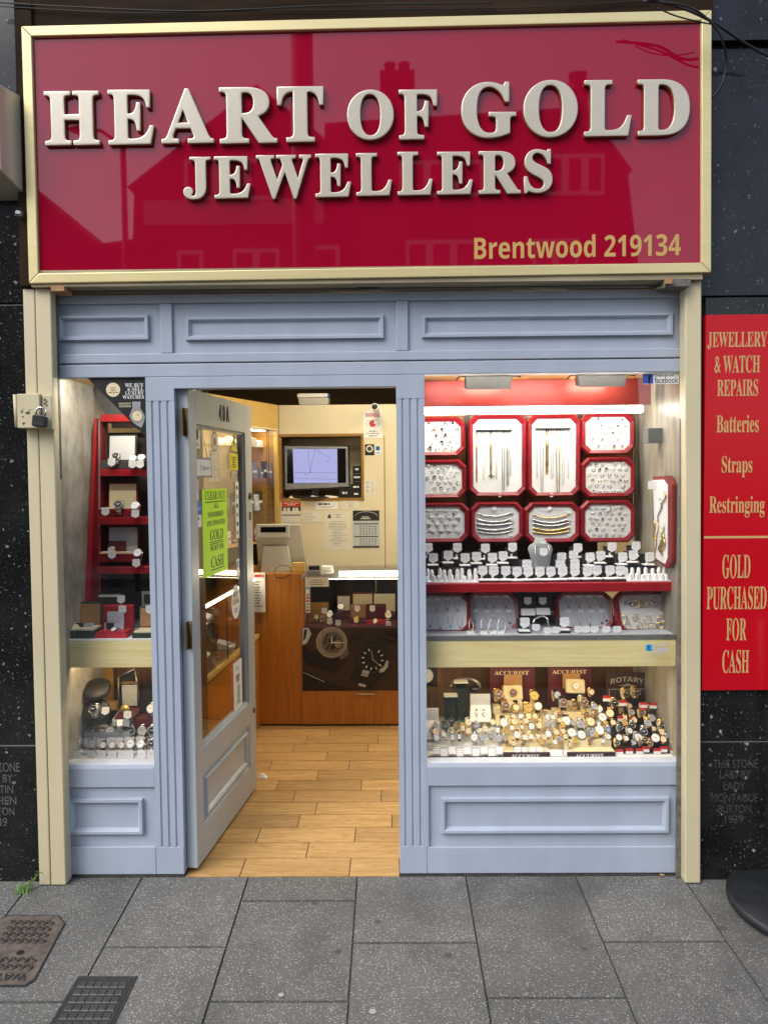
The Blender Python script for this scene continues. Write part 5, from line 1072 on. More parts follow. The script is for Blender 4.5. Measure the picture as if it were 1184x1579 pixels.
def plinth(label, x0, x1, steps, mat, front=None):       # steps: (Y front, py of the top edge)
    Y0 = steps[0][0]; ax, bx_ = at(x0, 1165, Y0).x, at(x1, 1165, Y0).x; t = thing('display_plinth', label, 'plinth', ((ax+bx_)/2, Y0, ZFL+.0005))
    poly = [(Y0, ZFL+.0005)]
    for i, (Y, py) in enumerate(steps):
        z = at((x0+x1)/2, py, Y).z; poly += [(Y, z)]; poly += [(steps[i+1][0] if i+1 < len(steps) else Y+.07, z)]
    poly.append((poly[-1][0], ZFL+.0005)); m_ = MB(); m_.prism(poly, ax, bx_, 'x'); m_.build('stepped_block', mat, t)
    if front:
        s, fm, y0, y1, tb, tm = front; a0, a1, b0, b1 = R(x0, y0, x1, y1, Y0-.012); P('front_card', fm, t, a0+.001, a1-.001, Y0-.012, Y0-.0005, max(b0, ZFL+.0006), b1)
        if s: text('lettering', s, 'serif', R(*tb, Y0-.012), Y0-.0122, tm, t)
    return t
plinth('white stepped watch plinth with a black front strip', 660, 774, [(.09, 1166), (.15, 1150), (.24, 1130)], 'white', (None, 'black', 1167, 1171.5, None, None))
plinth('cream stepped watch plinth with plum name card nearer the pilaster', 775.5, 848, [(.09, 1160), (.15, 1146), (.23, 1124), (.33, 1100)], 'cushion', ('ACCURIST', 'purple', 1161, 1171, (788, 1163, 831, 1168.5), 'white'))
plinth('cream stepped watch plinth with plum name card beside the red tickets', 874, 948.5, [(.09, 1160), (.15, 1142), (.23, 1120), (.33, 1098)], 'cushion', ('ACCURIST', 'purple', 1160.5, 1170.5, (887, 1162.5, 930, 1168), 'white'))
plinth('clear low stepped plinth holding the gold and red ticket watches', 949.5, 1048, [(.12, 1160), (.2, 1142), (.29, 1118), (.38, 1096)], 'brown')
plinth('narrow white block between the two plum name cards', 849, 873, [(.11, 1166), (.18, 1148), (.27, 1124), (.35, 1102)], 'cushion')
for k, (y0, y1, x0, x1) in enumerate(((1090, 1104, 760, 772), (1084, 1098, 783, 792), (1084, 1100, 800, 806), (1088, 1100, 812, 827), (1100, 1116, 845, 858), (1085, 1100, 873, 890), (1092, 1108, 902, 912))):
    a0, a1, b0, b1 = R(x0, y0, x1, y1, .34); tag(P('cream_block', 'cushion', None, a0, a1, .345, .39, b0, b1, bevel=.002), '%s small cream block from the pilaster standing among the watches' % ORD[k], 'block', 'cream blocks among the watches')
Wd = {'w': ('dialw', 'white'), 'c': ('dialc', 'cream'), 'g': ('dialg', 'gold'), 'k': ('dialk', 'black'), 'b': ('dialb', 'blue'), 'n': ('dialn', 'brown'), 's': ('dials', 'silver')}
Ws = {'k': ('strapk', 'black strap'), 't': ('strapt', 'brown strap'), 'p': ('strapp', 'pink strap'), 's': ('linksteel', 'steel bracelet'), 'g': ('linkgold', 'gold bracelet'), 'r': ('linkrose', 'rose gold bracelet'), 'z': ('linkbw', 'striped bangle')}
Wc = {'s': 'steel', 'g': 'gold', 'r': 'rose', 'k': 'black'}
WL = """672 1138 5 wps q|684 1132 4.5 wzs|686 1121 6.5 kkk|696 1112 6 kkk|697 1137 5.5 wss q|708 1136 5 wks q|713 1123 6 cgg q|703 1123 5 ngg|721 1114 6 css|731 1137 6.5 wss|735 1118 5 sss q|744 1138 6 sss|748 1124 5.5 cgs|757 1134 5.5 sss q|767 1126 5.5 wss q|769 1139 5.5 sss|777 1137 5 sss|768 1071 8 ngg|791 1068 7 ntg P|823 1073 8 ggg|779 1088 7.5 ntg|795 1091 5.5 cgg|813 1092 7.5 ggg|829 1089 7 wkg|776 1114 7.5 wks|789 1122 4 wgg|804 1121 4 wgg q|819 1120 5.5 wss|797 1133 6 wts|809 1137 5 wtg|819 1136 4.5 wgg|830 1136 4.5 wgg|843 1116 5 sss|845 1132 5.5 wss|852 1118 5.5 sss q|806 1147 4.5 nrg|858 1072 7 skk|868 1084 8 nks|885 1086 6 ngg q|899 1082 8 nsg|911 1067 5.5 cgg|916 1090 6 sss|887 1058 6.5 wkg P|872 1112 8 wks|881 1130 8 wks|895 1118 8 sss|896 1133 7.5 wks|910 1113 7.5 ctg|911 1131 6.5 sss q|924 1126 8 wss|928 1106 7.5 wss|937 1126 6 bss q|925 1093 4.5 wgg|857 1129 5 cgr|862 1139 5 srr|855 1144 4.5 wgg|947 1084 7 kgg|940 1100 7 crg|957 1094 5.5 ngg q|973 1098 5.5 sgg|965 1069 7 kgg|981 1067 7 kgg|1004 1092 6.5 kkg|1004 1107 6.5 sks|998 1115 6.5 sgs|1021 1119 8 kgg|1038 1126 6 kgg q|1039 1144 7.5 wgg|1010 1138 7.5 wks|1022 1140 5.5 crg|983 1137 7 wss|992 1128 7 kss|970 1127 5 wss|954 1137 5.5 wks|955 1121 5.5 kss|974 1118 6 kss|994 1141 5.5 kkg"""
rw = random.Random(17); _have = [(float(i.split()[0]), float(i.split()[1])) for i in WL.split('|')]
for x0, x1, y0, y1, n, opts in ((664, 774, 1108, 1132, 6, ('wss', 'css', 'cgg', 'sss', 'kss')), (776, 872, 1098, 1148, 24, ('cgg', 'wgg', 'ggg', 'crr', 'ngg', 'ctg', 'wss', 'cgg')), (874, 946, 1094, 1150, 14, ('wgg', 'sss', 'cgg', 'wks', 'ggg', 'wss', 'ntg')), (950, 1044, 1088, 1148, 20, ('kgg', 'cgg', 'wgg', 'ngg', 'crr', 'ggg', 'sss', 'kks'))):
    got = 0
    for _ in range(600):
        if got >= n: break
        x, y = rw.uniform(x0, x1), rw.uniform(y0, y1)
        if min((x-a)**2+((y-b)*1.1)**2 for a, b in _have) < 64: continue
        _have.append((x, y)); got += 1; WL += '|%.1f %.1f %.1f %s%s' % (x, y, rw.uniform(3.8, 5.4), rw.choice(opts), ' q' if rw.random() < .15 else '')
cnt = {}
for it in WL.split('|'):
    p = it.split(); px, py, r = float(p[0]), float(p[1]), float(p[2]); d, s, c = p[3]; q_ = 'q' in p[4:]; pil = 'P' in p[4:]
    Y = max(.10, .12+(1146-py)/90*.30); Y = .41 if pil else Y
    zone = 'silver group by the pilaster' if px < 760 else 'gold group before first burgundy sign' if px < 850 else 'group before second burgundy sign' if px < 939 else 'red ticket group by end panel'
    base = '%s dial %swatch on %s' % (Wd[d][1], 'square ' if q_ else '', Ws[s][1]); key = (zone, base); cnt[key] = cnt.get(key, 0)+1
    lab = ('%s %s, %s' % (ORD[cnt[key]-1], base, zone)) if not pil else '%s on a cream pillow, %s' % (base, zone)
    watch(lab, px, py, Y, r*.9, Wd[d][0], Ws[s][0], Wc[c], q_, .62 if r > 6 else .5, -.32, random.uniform(-.25, .25), pil, 'watches in the lower large window')
# ticket holders and red tickets
for k, px in enumerate((673, 684, 696, 709, 720, 733, 746, 757, 770)):
    a0, a1, b0, b1 = R(px-5, 1152+3*(k % 2), px+5, 1161+3*(k % 2), .10); m_ = MB(); m_.hexa([(a0, .085, b0), (a1, .085, b0), (a1, .115, b0), (a0, .115, b0), (a0, .105, b1), (a1, .105, b1), (a1, .112, b1), (a0, .112, b1)]); tag(m_.build('ticket_holder', 'tag'), '%s white ticket wedge from the pilaster on the white plinth' % ORD[k], 'ticket', 'ticket wedges')
for k, px in enumerate((797, 808, 820, 831, 846, 855, 862, 873)):
    a0, a1, b0, b1 = R(px-4.6, 1153+4*(k > 3), px+4.6, 1160+4*(k > 3), .10); m_ = MB(); m_.hexa([(a0, .082, b0), (a1, .082, b0), (a1, .115, b0), (a0, .115, b0), (a0, .102, b1), (a1, .102, b1), (a1, .112, b1), (a0, .112, b1)]); tag(m_.build('ticket_holder', 'tag'), '%s cream ticket wedge along the gold watch group' % ORD[k], 'ticket', 'ticket wedges')
for k, (px, py, hz) in enumerate(((955, 1164, 0), (970, 1163, 0), (986, 1163, 0), (995, 1160, 0), (1013, 1163, 0), (1023, 1160, 0), (1039, 1162, 0), (935, 1077, 0), (960, 1084, 0), (992, 1087, 0), (990, 1096, 0), (975, 1110, 0), (957, 1108, 0), (1007, 1088, 0))):
    Y = .11 if py > 1150 else .28; t = thing('red_ticket', '%s red topped price ticket from the pilaster, %s' % (ORD[k if k < 7 else k-7], 'front edge' if k < 7 else 'among the raised gold watches'), 'ticket', at(px, py+4, Y), group='red topped tickets')
    py -= 4.5 if py > 1150 else 0
    a0, a1, b0, b1 = R(px-5.5, py, px+5.5, py+4.5, Y); P('ticket_card', 'white', t, a0, a1, Y, Y+.004, b0, b1); a0, a1, b0, b1 = R(px-5.5, py-4, px+5.5, py-.1, Y); P('red_header', 'redink', t, a0, a1, Y-.0005, Y+.004, b0, b1)
# left end of the watch display
t = thing('photo_card', 'framed picture of a grey watch face at the edge of the lower window', 'picture', at(668, 1064, .42)); a0, a1, b0, b1 = R(645, 1020, 678, 1063, .42); P('frame', 'darkwood', t, a0, a1, .42, .43, b0, b1)
a0, a1, b0, b1 = R(640, 1016, 674, 1059, .419); P('print', 'black', t, a0, a1, .4185, .4198, b0, b1); q = at(657, 1042, .4183); m_ = MB(); m_.prism(circ(q.x, q.z, pw(11, .42)), .418, .4184); m_.build('dial_print', 'greypad', t)
for lab, b, yb in (('tall green edged glass tower with hanging earrings', (701.5, 1052, 721.5, 1112), .30), ('short green edged glass tower with hanging earrings', (685, 1073, 705, 1112), .26)):
    a0, a1, b0, b1 = R(*b, yb); t = thing('glass_tower', lab, 'display tower', ((a0+a1)/2, yb, b0)); P('glass_block', 'greenglass', t, a0, a1, yb, yb+.045, b0+.006, b1-.006); P('cap', 'beige', t, a0-.001, a1+.001, yb-.001, yb+.046, b1-.0058, b1); P('teal_base', 'greenglass', t, a0-.001, a1+.001, yb-.001, yb+.046, b0, b0+.0058); P('core', 'carcass', t, a0+.006, a1-.006, yb+.03, yb+.04, b0+.007, b1-.007)
    rd = random.Random(int(b[0]))
    for k in range(9): m_ = MB(); x, z = rd.uniform(a0+.006, a1-.006), rd.uniform((b0+b1)/2-.01, b1-.01); m_.lathe([(0, -.003), (.003, 0), (0, .003)], (x, yb-.0035, z), 'y', 6, cap=False); m_.build('earring', 'steel', t)
m_ = MB(); m_.tube([tuple(at(697+22*(1-math.cos(a))-2, 1060-14*math.sin(a), .36+.03*math.sin(a*2))) for a in (math.pi*j/14 for j in range(15))], [.004+.004*abs(math.cos(math.pi*j/14)) for j in range(15)], 8); tag(m_.build('cuff_bangle', 'steelgrey'), 'arched dark and silver cuff bangle behind the glass towers', 'bangle')
m_ = MB(); q = at(731, 1062, .36); m_.lathe([(0, -.012), (.022, -.010), (.026, 0), (.020, .012)], (q.x, q.y, q.z), 'z', 16); tag(m_.build('dark_pod', 'black'), 'dark oval pod lying at the end of the cuff bangle', 'box')
for lab, b, yb, pr_ in (('open white earring box leaning behind the silver watches', (726, 1074, 757, 1113), .28, 1), ('open white box with grey lid by the pilaster edge', (645, 1096, 677, 1140), .2, 1)):
    a0, a1, b0, b1 = R(*b, yb); zc = b0+(b1-b0)*.58; t = thing('jewel_box', lab, 'box', ((a0+a1)/2, yb, b0)); m_ = MB(); m_.box(a0, a1, yb+.03, yb+.04, zc, b1); m_.build('lid', 'greypad', t); m_ = MB(); m_.hexa([(a0-.004, yb, b0), (a1+.004, yb, b0), (a1+.004, yb+.04, b0), (a0-.004, yb+.04, b0), (a0, yb+.026, zc-.001), (a1, yb+.026, zc-.001), (a1, yb+.04, zc-.001), (a0, yb+.04, zc-.001)]); m_.build('tray_base', 'white', t)
    for k in range(2): x = a0+(a1-a0)*(.3+.35*k); m_ = MB(); m_.tube([(x, yb+.018, zc-.012), (x+.004, yb+.012, zc-.03), (x, yb+.004, zc-.045), (x-.006, yb+.010, zc-.03), (x, yb+.018, zc-.012)], .002, 5); m_.build('earring', 'steel', t)

# ================================================================== LEFT DISPLAY WINDOW
LX0, LX1, LY1 = X1-.012, X2+.07, .52
M['tubewhite'] = emi('bright_strip', (1, .97, .88), 60)
lb_ = thing('display_case', 'narrow display window case beside the padlock post with grey worn side panel', 'display case', ((LX0+LX1)/2, .06, .4))
zsh = at(165, 988, .08).z; zob = at(165, 1029, .08).z
sl2_ = thing('strip_lamp', 'short strip lamp over the red shelf unit behind the corner poster', 'lamp', (-1.1, .21, 1.99))
P('end_panel', 'mirrorgrey', lb_, LX0-.02, LX0, BK+.003, LY1, .40, 2.2)
P('end_panel', 'mirrorgrey', lb_, LX0-.02, LX0, .0205, BK+.0025, ZSILL+.001, ZWT-.001)
P('diffuser', 'tubewhite', sl2_, LX0+.16, LX1-.1, .20, .215, 1.990, 1.9975)
P('end_panel', 'darkwood', lb_, LX1, LX1+.02, BK+.002, LY1, .40, 2.2)
P('back_panel', 'carcass', lb_, LX0, LX1, LY1-.02, LY1, zsh, 1.80)
P('back_panel', 'darkwood', lb_, LX0, LX1, LY1-.02, LY1, .42, zob-.002)
P('top_panel', 'honey', lb_, LX0, LX1, BK+.002, LY1, 1.998, 2.01)
P('floor_panel', 'greypad', lb_, LX0, LX1, BK+.002, LY1-.021, ZFL-.02, ZFL)
P('oak_band', 'oak', lb_, LX0+.0005, LX1-.001, .078, .098, zob, zsh)
P('under_deck', 'honey', lb_, LX0+.0005, LX1-.001, .0985, LY1-.021, zob+.03, zob+.04)
P('deck', 'white', lb_, LX0+.0005, LX1-.001, .0785, LY1-.021, zsh+.0005, zsh+.006)
a0, a1, b0, b1 = R(161, 1028, 178, 1090, .46); P('timber_post', 'recesswood', lb_, a0, a1, .44, .46, b0, b1); a0, a1, b0, b1 = R(166, 1082, 185, 1093, .4); P('timber_block', 'honey', lb_, a0, a1, .38, .42, b0, b1)
a0, a1, b0, b1 = R(160, 606, 172, 640, .44); P('timber_post', 'honey', lb_, a0, a1, .44, .455, b0, b1); a0, a1, b0, b1 = R(172, 606, 215, 660, .46); P('pale_back', 'greypad', lb_, a0, a1, .46, .47, b0-.0, b1)
# curved dark hood at the top
m_ = MB(); q = [at(x, y, .38) for x, y in ((140, 597), (166, 588), (200, 588), (200, 640), (160, 638), (148, 622))]; m_.prism([(p.x, p.z) for p in q], .40, .43); m_.build('dark_hood', 'dark', lb_)
sl2 = thing('strip_lamp', 'small hidden strip lamp at the top of the narrow display window', 'lamp', (-1.15, .07, 1.985)); P('diffuser', 'tubewhite', sl2, LX0+.04, LX1-.1, .057, .071, 1.989, 1.9975)
sl3 = thing('strip_lamp', 'small added warm fill light hidden behind the short oak band', 'lamp', (-1.15, .12, zob-.012)); P('diffuser', 'lowfill', sl3, LX0+.05, LX1-.08, .105, .125, zob+.016, zob+.0295)  # added out of sight to brighten the lower narrow compartment
# red shelf unit
un = thing('shelf_unit', 'red lacquered shelf unit with three shelves of boxed watches', 'shelf unit', at(185, 925, .28))
def lean(px0, px1, y0, Ya, px2, px3, y1, Yb, dY, name, mat):
    A, B, Cc, D = at(px0, y0, Ya), at(px1, y0, Ya), at(px2, y1, Yb), at(px3, y1, Yb); m_ = MB()
    m_.hexa([tuple(Cc), tuple(D), (D.x, D.y+dY, D.z), (Cc.x, Cc.y+dY, Cc.z), tuple(A), tuple(B), (B.x, B.y+dY, B.z), (A.x, A.y+dY, A.z)]); m_.build(name, mat, un)
lean(146, 150, 645, .37, 131, 138, 928, .25, .02, 'upright_edge', 'shelfred'); lean(150.2, 158, 645, .39, 138.2, 152, 928, .29, .08, 'upright_side', 'trayred')
lean(152, 154.5, 648, .375, 152.5, 155, 925, .30, .004, 'slot_strip', 'steelgrey')
P('back_strip', 'carcass', un, at(154, 780, .42).x, at(168, 780, .42).x, .42, .43, zsh+.01, at(160, 650, .42).z)
for (y0, y1, Y, x0) in ((639, 650, .37, 155.5), (723, 734, .34, 155), (797, 809, .31, 152), (874, 885, .28, 150)):
    a0, a1, b0, b1 = R(x0, y0, 260, y1, Y); P('shelf', 'shelfred', un, a0, LX1-.002, Y, Y+.10, b0, b1, bevel=.002)
def wbox(label, b, Y, mat_box, mat_lid, lid=None, deep=.08, inner='cushion'):
    a0, a1, b0, b1 = R(*b, Y); t = thing('watch_box', label, 'box', ((a0+a1)/2, Y, b0), group='watch boxes in the narrow window'); P('box_base', mat_box, t, a0, a1, Y, Y+deep, b0, b1, bevel=.002)
    P('box_cushion', inner, t, a0+.006, a1-.006, Y+.006, Y+deep-.006, b1+.0004, b1+.006)
    if lid:
        c0, c1, d0, d1 = R(*lid, Y+deep); m_ = MB(); m_.hexa([(c0, Y+deep-.001, d0), (c1, Y+deep-.001, d0), (c1, Y+deep+.02, d0), (c0, Y+deep+.02, d0), (c0, Y+deep+.012, d1), (c1, Y+deep+.012, d1), (c1, Y+deep+.033, d1), (c0, Y+deep+.033, d1)]); m_.build('box_lid', mat_box, t, bevel=.003)
        k = (c1-c0)*.05; m_ = MB(); m_.hexa([(c0+k, Y+deep-.003, d0+k), (c1-k, Y+deep-.003, d0+k), (c1-k, Y+deep, d0+k), (c0+k, Y+deep, d0+k), (c0+k, Y+deep+.009, d1-k), (c1-k, Y+deep+.009, d1-k), (c1-k, Y+deep+.0125, d1-k), (c0+k, Y+deep+.0125, d1-k)]); m_.build('lid_lining', mat_lid, t)
    return t
g_ = 'watches in the narrow window'
wbox('grey watch box with brilliant white lid on the top red shelf', (155, 711, 226, 722.5), .35, 'dark', 'white', (167, 670, 210, 711), .06, 'dark')
wbox('red watch box with beige rounded lid on the middle red shelf', (152, 785, 205, 796.5), .32, 'trayred', 'cushion', (166.5, 744, 212, 786), .06)
wbox('red watch box with grey lid and small leaflet on the lowest red shelf', (151, 854, 210, 867), .29, 'trayred', 'greypad', (166, 811, 214, 856), .06)
a0, a1, b0, b1 = R(168, 834, 195, 851, .335); t = tag(P('leaflet', 'burg', None, a0, a1, .335, .336, b0, b1), 'small burgundy leaflet standing in the box on the lowest red shelf', 'leaflet')
for px, py, Y, r, d, s, lab in ((179, 704, .335, 6, 'dialk', 'linksteel', 'dark watch lying against the bright white lid'), (206, 707, .335, 6, 'dialw', 'linksteel', 'white watch on the top red shelf'), (219, 706, .335, 6, 'dialw', 'linksteel', 'small white watch at the end of the top red shelf'), (183, 779, .31, 7.5, 'dialk', 'linksteel', 'steel chronograph on the beige lined box'), (209, 780, .31, 7, 'dials', 'linksteel', 'silver watch beside the beige lined box'), (172, 848, .285, 5.5, 'dials', 'linksteel', 'silver watch in the grey lined box'), (213, 853, .28, 7, 'dialw', 'strapk', 'round white watch beside the grey lined box')):
    watch(lab, px, py, Y, r, d, s, 'steel', False, .6, -.5, 0, False, g_)
for px, py, Y, lab in ((172.5, 713, .33, 'on the top red shelf under the dark watch'), (204.5, 716, .33, 'on the top red shelf under the white watch'), (216.5, 716, .33, 'at the end of the top red shelf'), (163, 789, .30, 'on the middle red shelf at the box corner'), (209, 792.5, .30, 'on the middle red shelf under the silver watch'), (173, 855.5, .27, 'on the lowest red shelf box'), (210.5, 868.5, .27, 'on the lowest red shelf under the round watch'),
                       (111, 934.5, .20, 'on the green watch box lid'), (187, 924.5, .24, 'above the red watch box lid'), (189, 940.5, .215, 'pinned on the red watch box lid'), (231, 940, .2, 'on the green box by the pilaster')):
    shield('white shield price tag '+lab, at(px, py, Y-.012), .034, .038, -.1, 0, 'tags in the narrow window')
# boxes on the deck
wbox('dark green watch box open with tan lining holding a card', (98, 973, 146, 986.5), .095, 'green', 'tan', (105, 929, 157, 969), .10)
wbox('bright red watch box open with white leaflet inside the lid', (146, 978, 196, 986.5), .10, 'redvelvet', 'shelfred', (156, 934, 205, 972), .10, 'redvelvet')
wbox('dark green watch box open with brown lining cut by the pilaster', (204, 976, 262, 986.5), .095, 'green', 'tan', (214, 936, 262, 968), .09)
wbox('brown watch box with white card standing behind the open boxes', (150, 921, 185, 934), .26, 'brown', 'paper', (150, 916, 186, 935), .02, 'paper')
a0, a1, b0, b1 = R(166, 943, 192, 972, .195); t = tag(P('leaflet', 'booklet', None, a0, a1, .195, .196, b0, b1), 'white printed leaflet leaning in the open red watch box', 'leaflet')
for px0, px1, y0, y1, Y, mt, lab in ((117, 142, 960.5, 971, .14, 'brown', 'dark guarantee card in the green watch box'), (164, 189, 960.5, 970, .15, 'green', 'green and grey guarantee card in the red watch box')):
    a0, a1, b0, b1 = R(px0, y0, px1, y1, Y); t = thing('card', lab, 'card', ((a0+a1)/2, Y, b0)); P('card_face', mt, t, a0, (a0+a1)/2-.001, Y, Y+.002, b0, b1); P('card_face', 'greypad', t, (a0+a1)/2, a1, Y, Y+.002, b0, b1)
    for x in (a0-.004, a1+.001): P('card_clip', 'white', t, x, x+.003, Y-.004, Y+.01, b0-.006, b1)
watch('gold watch with cream strap cushion in the green watch box', 117, 969, .13, 6.5, 'dialc', 'linkgold', 'gold', False, .6, -.7, .5, False, g_)
watch('small silver bracelet watch draped in the red watch box', 176, 971, .13, 4.5, 'dialw', 'linksteel', 'steel', False, .6, -.8, -.6, False, g_)
for k, (px, py) in enumerate(((171, 976), (173, 972), (176, 969), (181, 968))): pass
# dark box with lettered screen behind
a0, a1, b0, b1 = R(192, 888, 250, 930, .36); t = thing('watch_box', 'black glossy watch box with white glint at the back by the pilaster', 'box', ((a0+a1)/2, .36, b0)); P('box_base', 'black', t, a0, LX1-.003, .36, .42, b0, b1, bevel=.003); P('lid_line', 'dark', t, a0+.001, LX1-.004, .358, .3595, b1-.02, b1-.018)
a0, a1, b0, b1 = R(219, 912, 240, 934, .30); t = thing('picture', 'small pale green bordered frame beside the black glossy box', 'frame', ((a0+a1)/2, .3, b0)); P('border', 'mirrorgrey', t, a0, a1, .30, .308, b0, b1); P('inset', 'carcass', t, a0+.01, a1-.004, .2985, .2999, b0+.01, b1-.012)
# ---- lower left compartment
q = at(148, 1100, .30); t = thing('round_watch_case', 'round black watch case open on its hinge with lid raised', 'case', (q.x, .3, at(148, 1122, .3).z))
def disc(name, px, py, Y, rx, th, tilt, mat):
    c = at(px, py, Y); m_ = MB(); r_ = pw(rx, Y); m_.lathe([(0, -th), (r_*.9, -th), (r_, -th*.6), (r_, th*.6), (r_*.9, th), (0, th)], (0, 0, 0), 'z', 32); o = m_.build(name, mat, t, local=True); o.location = c-t.location; o.rotation_euler = (tilt, 0, 0); return o
disc('case_lid', 149.5, 1063, .235, 21.5, .014, .55, 'blackfab'); disc('case_base', 149, 1098, .20, 21.5, .015, .95, 'blackfab')
watch('black dial watch in the open round black case', 145, 1094, .155, 7.5, 'dialk', 'linksteel', 'steel', False, .6, -.5, 0, False, g_)
shield('white shield tag lying in the round black case', at(163, 1096.5, .155), .032, .034, -.5, .1, 'tags in the narrow window')
t = thing('wooden_watch_box', 'grey edged wooden box open with slanted lid and printed card inside', 'box', at(200, 1120, .25))
m_ = MB(); 
for p in (((183, 1045), (208, 1031)), ((183, 1045), (183.5, 1093)), ((208.5, 1031), (217, 1090))): m_.tube([tuple(at(x, y, .36)) for x, y in p], .004, 6)
m_.build('lid_edge', 'steelgrey', t); m_ = MB(); q = [at(x, y, .366) for x, y in ((184, 1046), (208, 1032), (216, 1090), (185, 1092))]; m_._add([tuple(p) for p in q]+[(p.x, p.y+.01, p.z) for p in q], [(0, 3, 2, 1), (4, 5, 6, 7)]+[(i, (i+1) % 4, 4+(i+1) % 4, 4+i) for i in range(4)]); m_.build('lid_panel', 'black', t)
a0, a1, b0, b1 = R(189, 1056, 212, 1088, .355); P('card', 'booklet', t, a0, a1, .352, .354, b0, b1); a0, a1, b0, b1 = R(184, 1050.5, 212, 1054.5, .35); P('gilt_strip', 'gold', t, a0, a1, .346, .351, b0, b1)
m_ = MB(); q = [at(x, y, Y) for x, y, Y in ((173, 1110, .20), (200, 1110, .20), (217, 1092, .34), (186, 1092, .34))]; q2 = [at(x, y, Y) for x, y, Y in ((174, 1120, .20), (200, 1121, .20), (217, 1102, .34), (186, 1102, .34))]; m_.hexa([tuple(p) for p in q2]+[tuple(p) for p in q]); m_.build('box_base', 'greypad', t, bevel=.002)
m_ = MB(); m_.hexa([(p.x*.97+q[0].x*.03+.004, p.y+.004, p.z+.0008) for p in q]+[(p.x*.95+.045*q[1].x+.002, p.y+.004, p.z+.0018) for p in q]); m_.build('box_inside', 'burg', t)
q = at(193, 1094, .28); m_ = MB(); m_.lathe([(0, -.006), (pw(7.5, .28), -.004), (pw(7.5, .28), .004), (0, .006)], tuple(q), 'y', 24); tag(m_.build('medallion', 'dialg'), 'round yellow medallion standing in the wooden watch box', 'medallion')
shield('white shield tag on the wooden watch box', at(197, 1103, .20), .034, .036, -.2, 0, 'tags in the narrow window')
a0, a1, b0, b1 = R(217, 1058, 262, 1112, .3); t = thing('watch_box', 'tall black watch box with burgundy edge half hidden by the fluted pilaster', 'box', ((a0+a1)/2, .3, b0)); P('box_panel', 'black', t, a0, LX1-.002, .32, .36, b0+.03, b1); P('box_edge', 'burg', t, a0-.012, LX1-.002, .24, .319, b0-.02, b0+.029)
a0, a1, b0, b1 = R(136, 1112, 205, 1124, .24); P('white_step', 'greypad', lb_, a0, a1, .20, .30, ZFL+.0005, b0)
plinth('grey low stepped plinth under the rows of tagged watches', 97, 262, [(.09, 1172), (.13, 1160), (.19, 1142), (.26, 1128)], 'greypad')
rowsL = [(1127, .215, 7.6, [(120.5, 'k', 'k'), (137, 'k', 'k'), (158, 'w', 't'), (170.5, 'w', 's'), (185, 's', 's'), (202, 'k', 's'), (219.5, 's', 's'), (235, 'k', 's')]), (1147, .15, 7.0, [(105, 'k', 'k'), (118.5, 's', 's'), (142.5, 's', 's'), (159.5, 'w', 'k'), (173.5, 'w', 's'), (188, 'w', 'g'), (202, 'w', 's'), (218, 's', 's'), (234, 'k', 's')])]
for ri, (py, Y, r, lst) in enumerate(rowsL):
    for k, (px, d, s) in enumerate(lst):
        small = px in (158, 159.5, 173.5, 188) 
        watch('%s watch from the cream post in the %s row, %s dial on %s' % (ORD[k], 'back' if ri == 0 else 'front', Wd[d][1], Ws[s][1]), px, py+(2 if small else 0), Y, 5 if small else r, Wd[d][0], Ws[s][0], 'steel', px == 142.5, .6, -.4, random.uniform(-.25, .25), False, g_)
watch('white dial watch standing highest beside the fluted pilaster', 233, 1093, .24, 7, 'dialw', 'linksteel', 'steel', False, .6, -.3, 0, False, g_)
watch('small white watch lying on the front of the wooden box', 185, 1116, .185, 5.5, 'dialw', 'linksteel', 'steel', True, .6, -.7, .4, False, g_)
for k, (px, py) in enumerate(((120.5, 1144), (135.5, 1145.5), (156, 1146), (171.5, 1144.5), (184, 1145), (199, 1144), (216.5, 1143))): shield('%s white shield tag between the two watch rows' % ORD[k], at(px, py, .165), .036, .040, -.2, random.uniform(-.15, .15), 'tags on the tagged watch plinth')
for k, (px, py) in enumerate(((119, 1165), (140.5, 1165), (157, 1165), (173, 1165.5), (189, 1165), (199.5, 1165), (218.5, 1164.5), (233.5, 1164.5))): shield('%s white shield tag along the front of the narrow window' % ORD[k], at(px, py, .10), .037, .042, -.15, random.uniform(-.1, .1), 'tags on the tagged watch plinth')

# ================================================================== SHOP INTERIOR
YC = 1.84; zct = at(520, 884, YC).z
ct = thing('shop_counter', 'orange wood veneer shop counter with glass display case and glowing edge lamp', 'counter', (-.3, YC, 0))
xa_, xb_ = at(398, 1000, YC).x-.25, .9; xm = at(466, 1000, YC).x; zg0, zg1 = at(540, 966, YC).z, at(540, 889, YC).z
P('front_panel', 'orangewood', ct, xa_, xm-.001, YC, YC+.03, .012, zct-.001); P('plinth_strip', 'carcass', ct, xa_, xb_, YC+.002, YC+.03, 0.0005, .0115)
P('front_panel', 'orangewood', ct, xm, xb_, YC-.012, YC+.02, .012, zg0-.012)
P('stile', 'orangewood', ct, xm, xm+.012, YC-.012, YC+.45, zg0-.0115, zct-.03)
P('glass_rail', 'steelgrey', ct, xm+.0125, xb_, YC-.006, YC, zg0-.0115, zg0-.006)
P('case_floor', 'burg', ct, xm+.0125, xb_, YC+.0005, YC+.45, zg0-.012, zg0-.001)
P('case_back', 'carcass', ct, xm+.0125, xb_, YC+.45, YC+.46, zg0-.012, zct-.03)
P('case_glass', 'caseglass', ct, xm+.0125, xb_, YC-.004, YC-.001, zg0-.005, zct-.036)
P('counter_top', 'steelgrey', ct, xm, xb_, YC-.004, YC+.5, zct-.0355, zct-.028); P('counter_top', 'orangewood', ct, xa_, xm-.0005, YC+.0305, YC+.5, zct-.02, zct-.001)
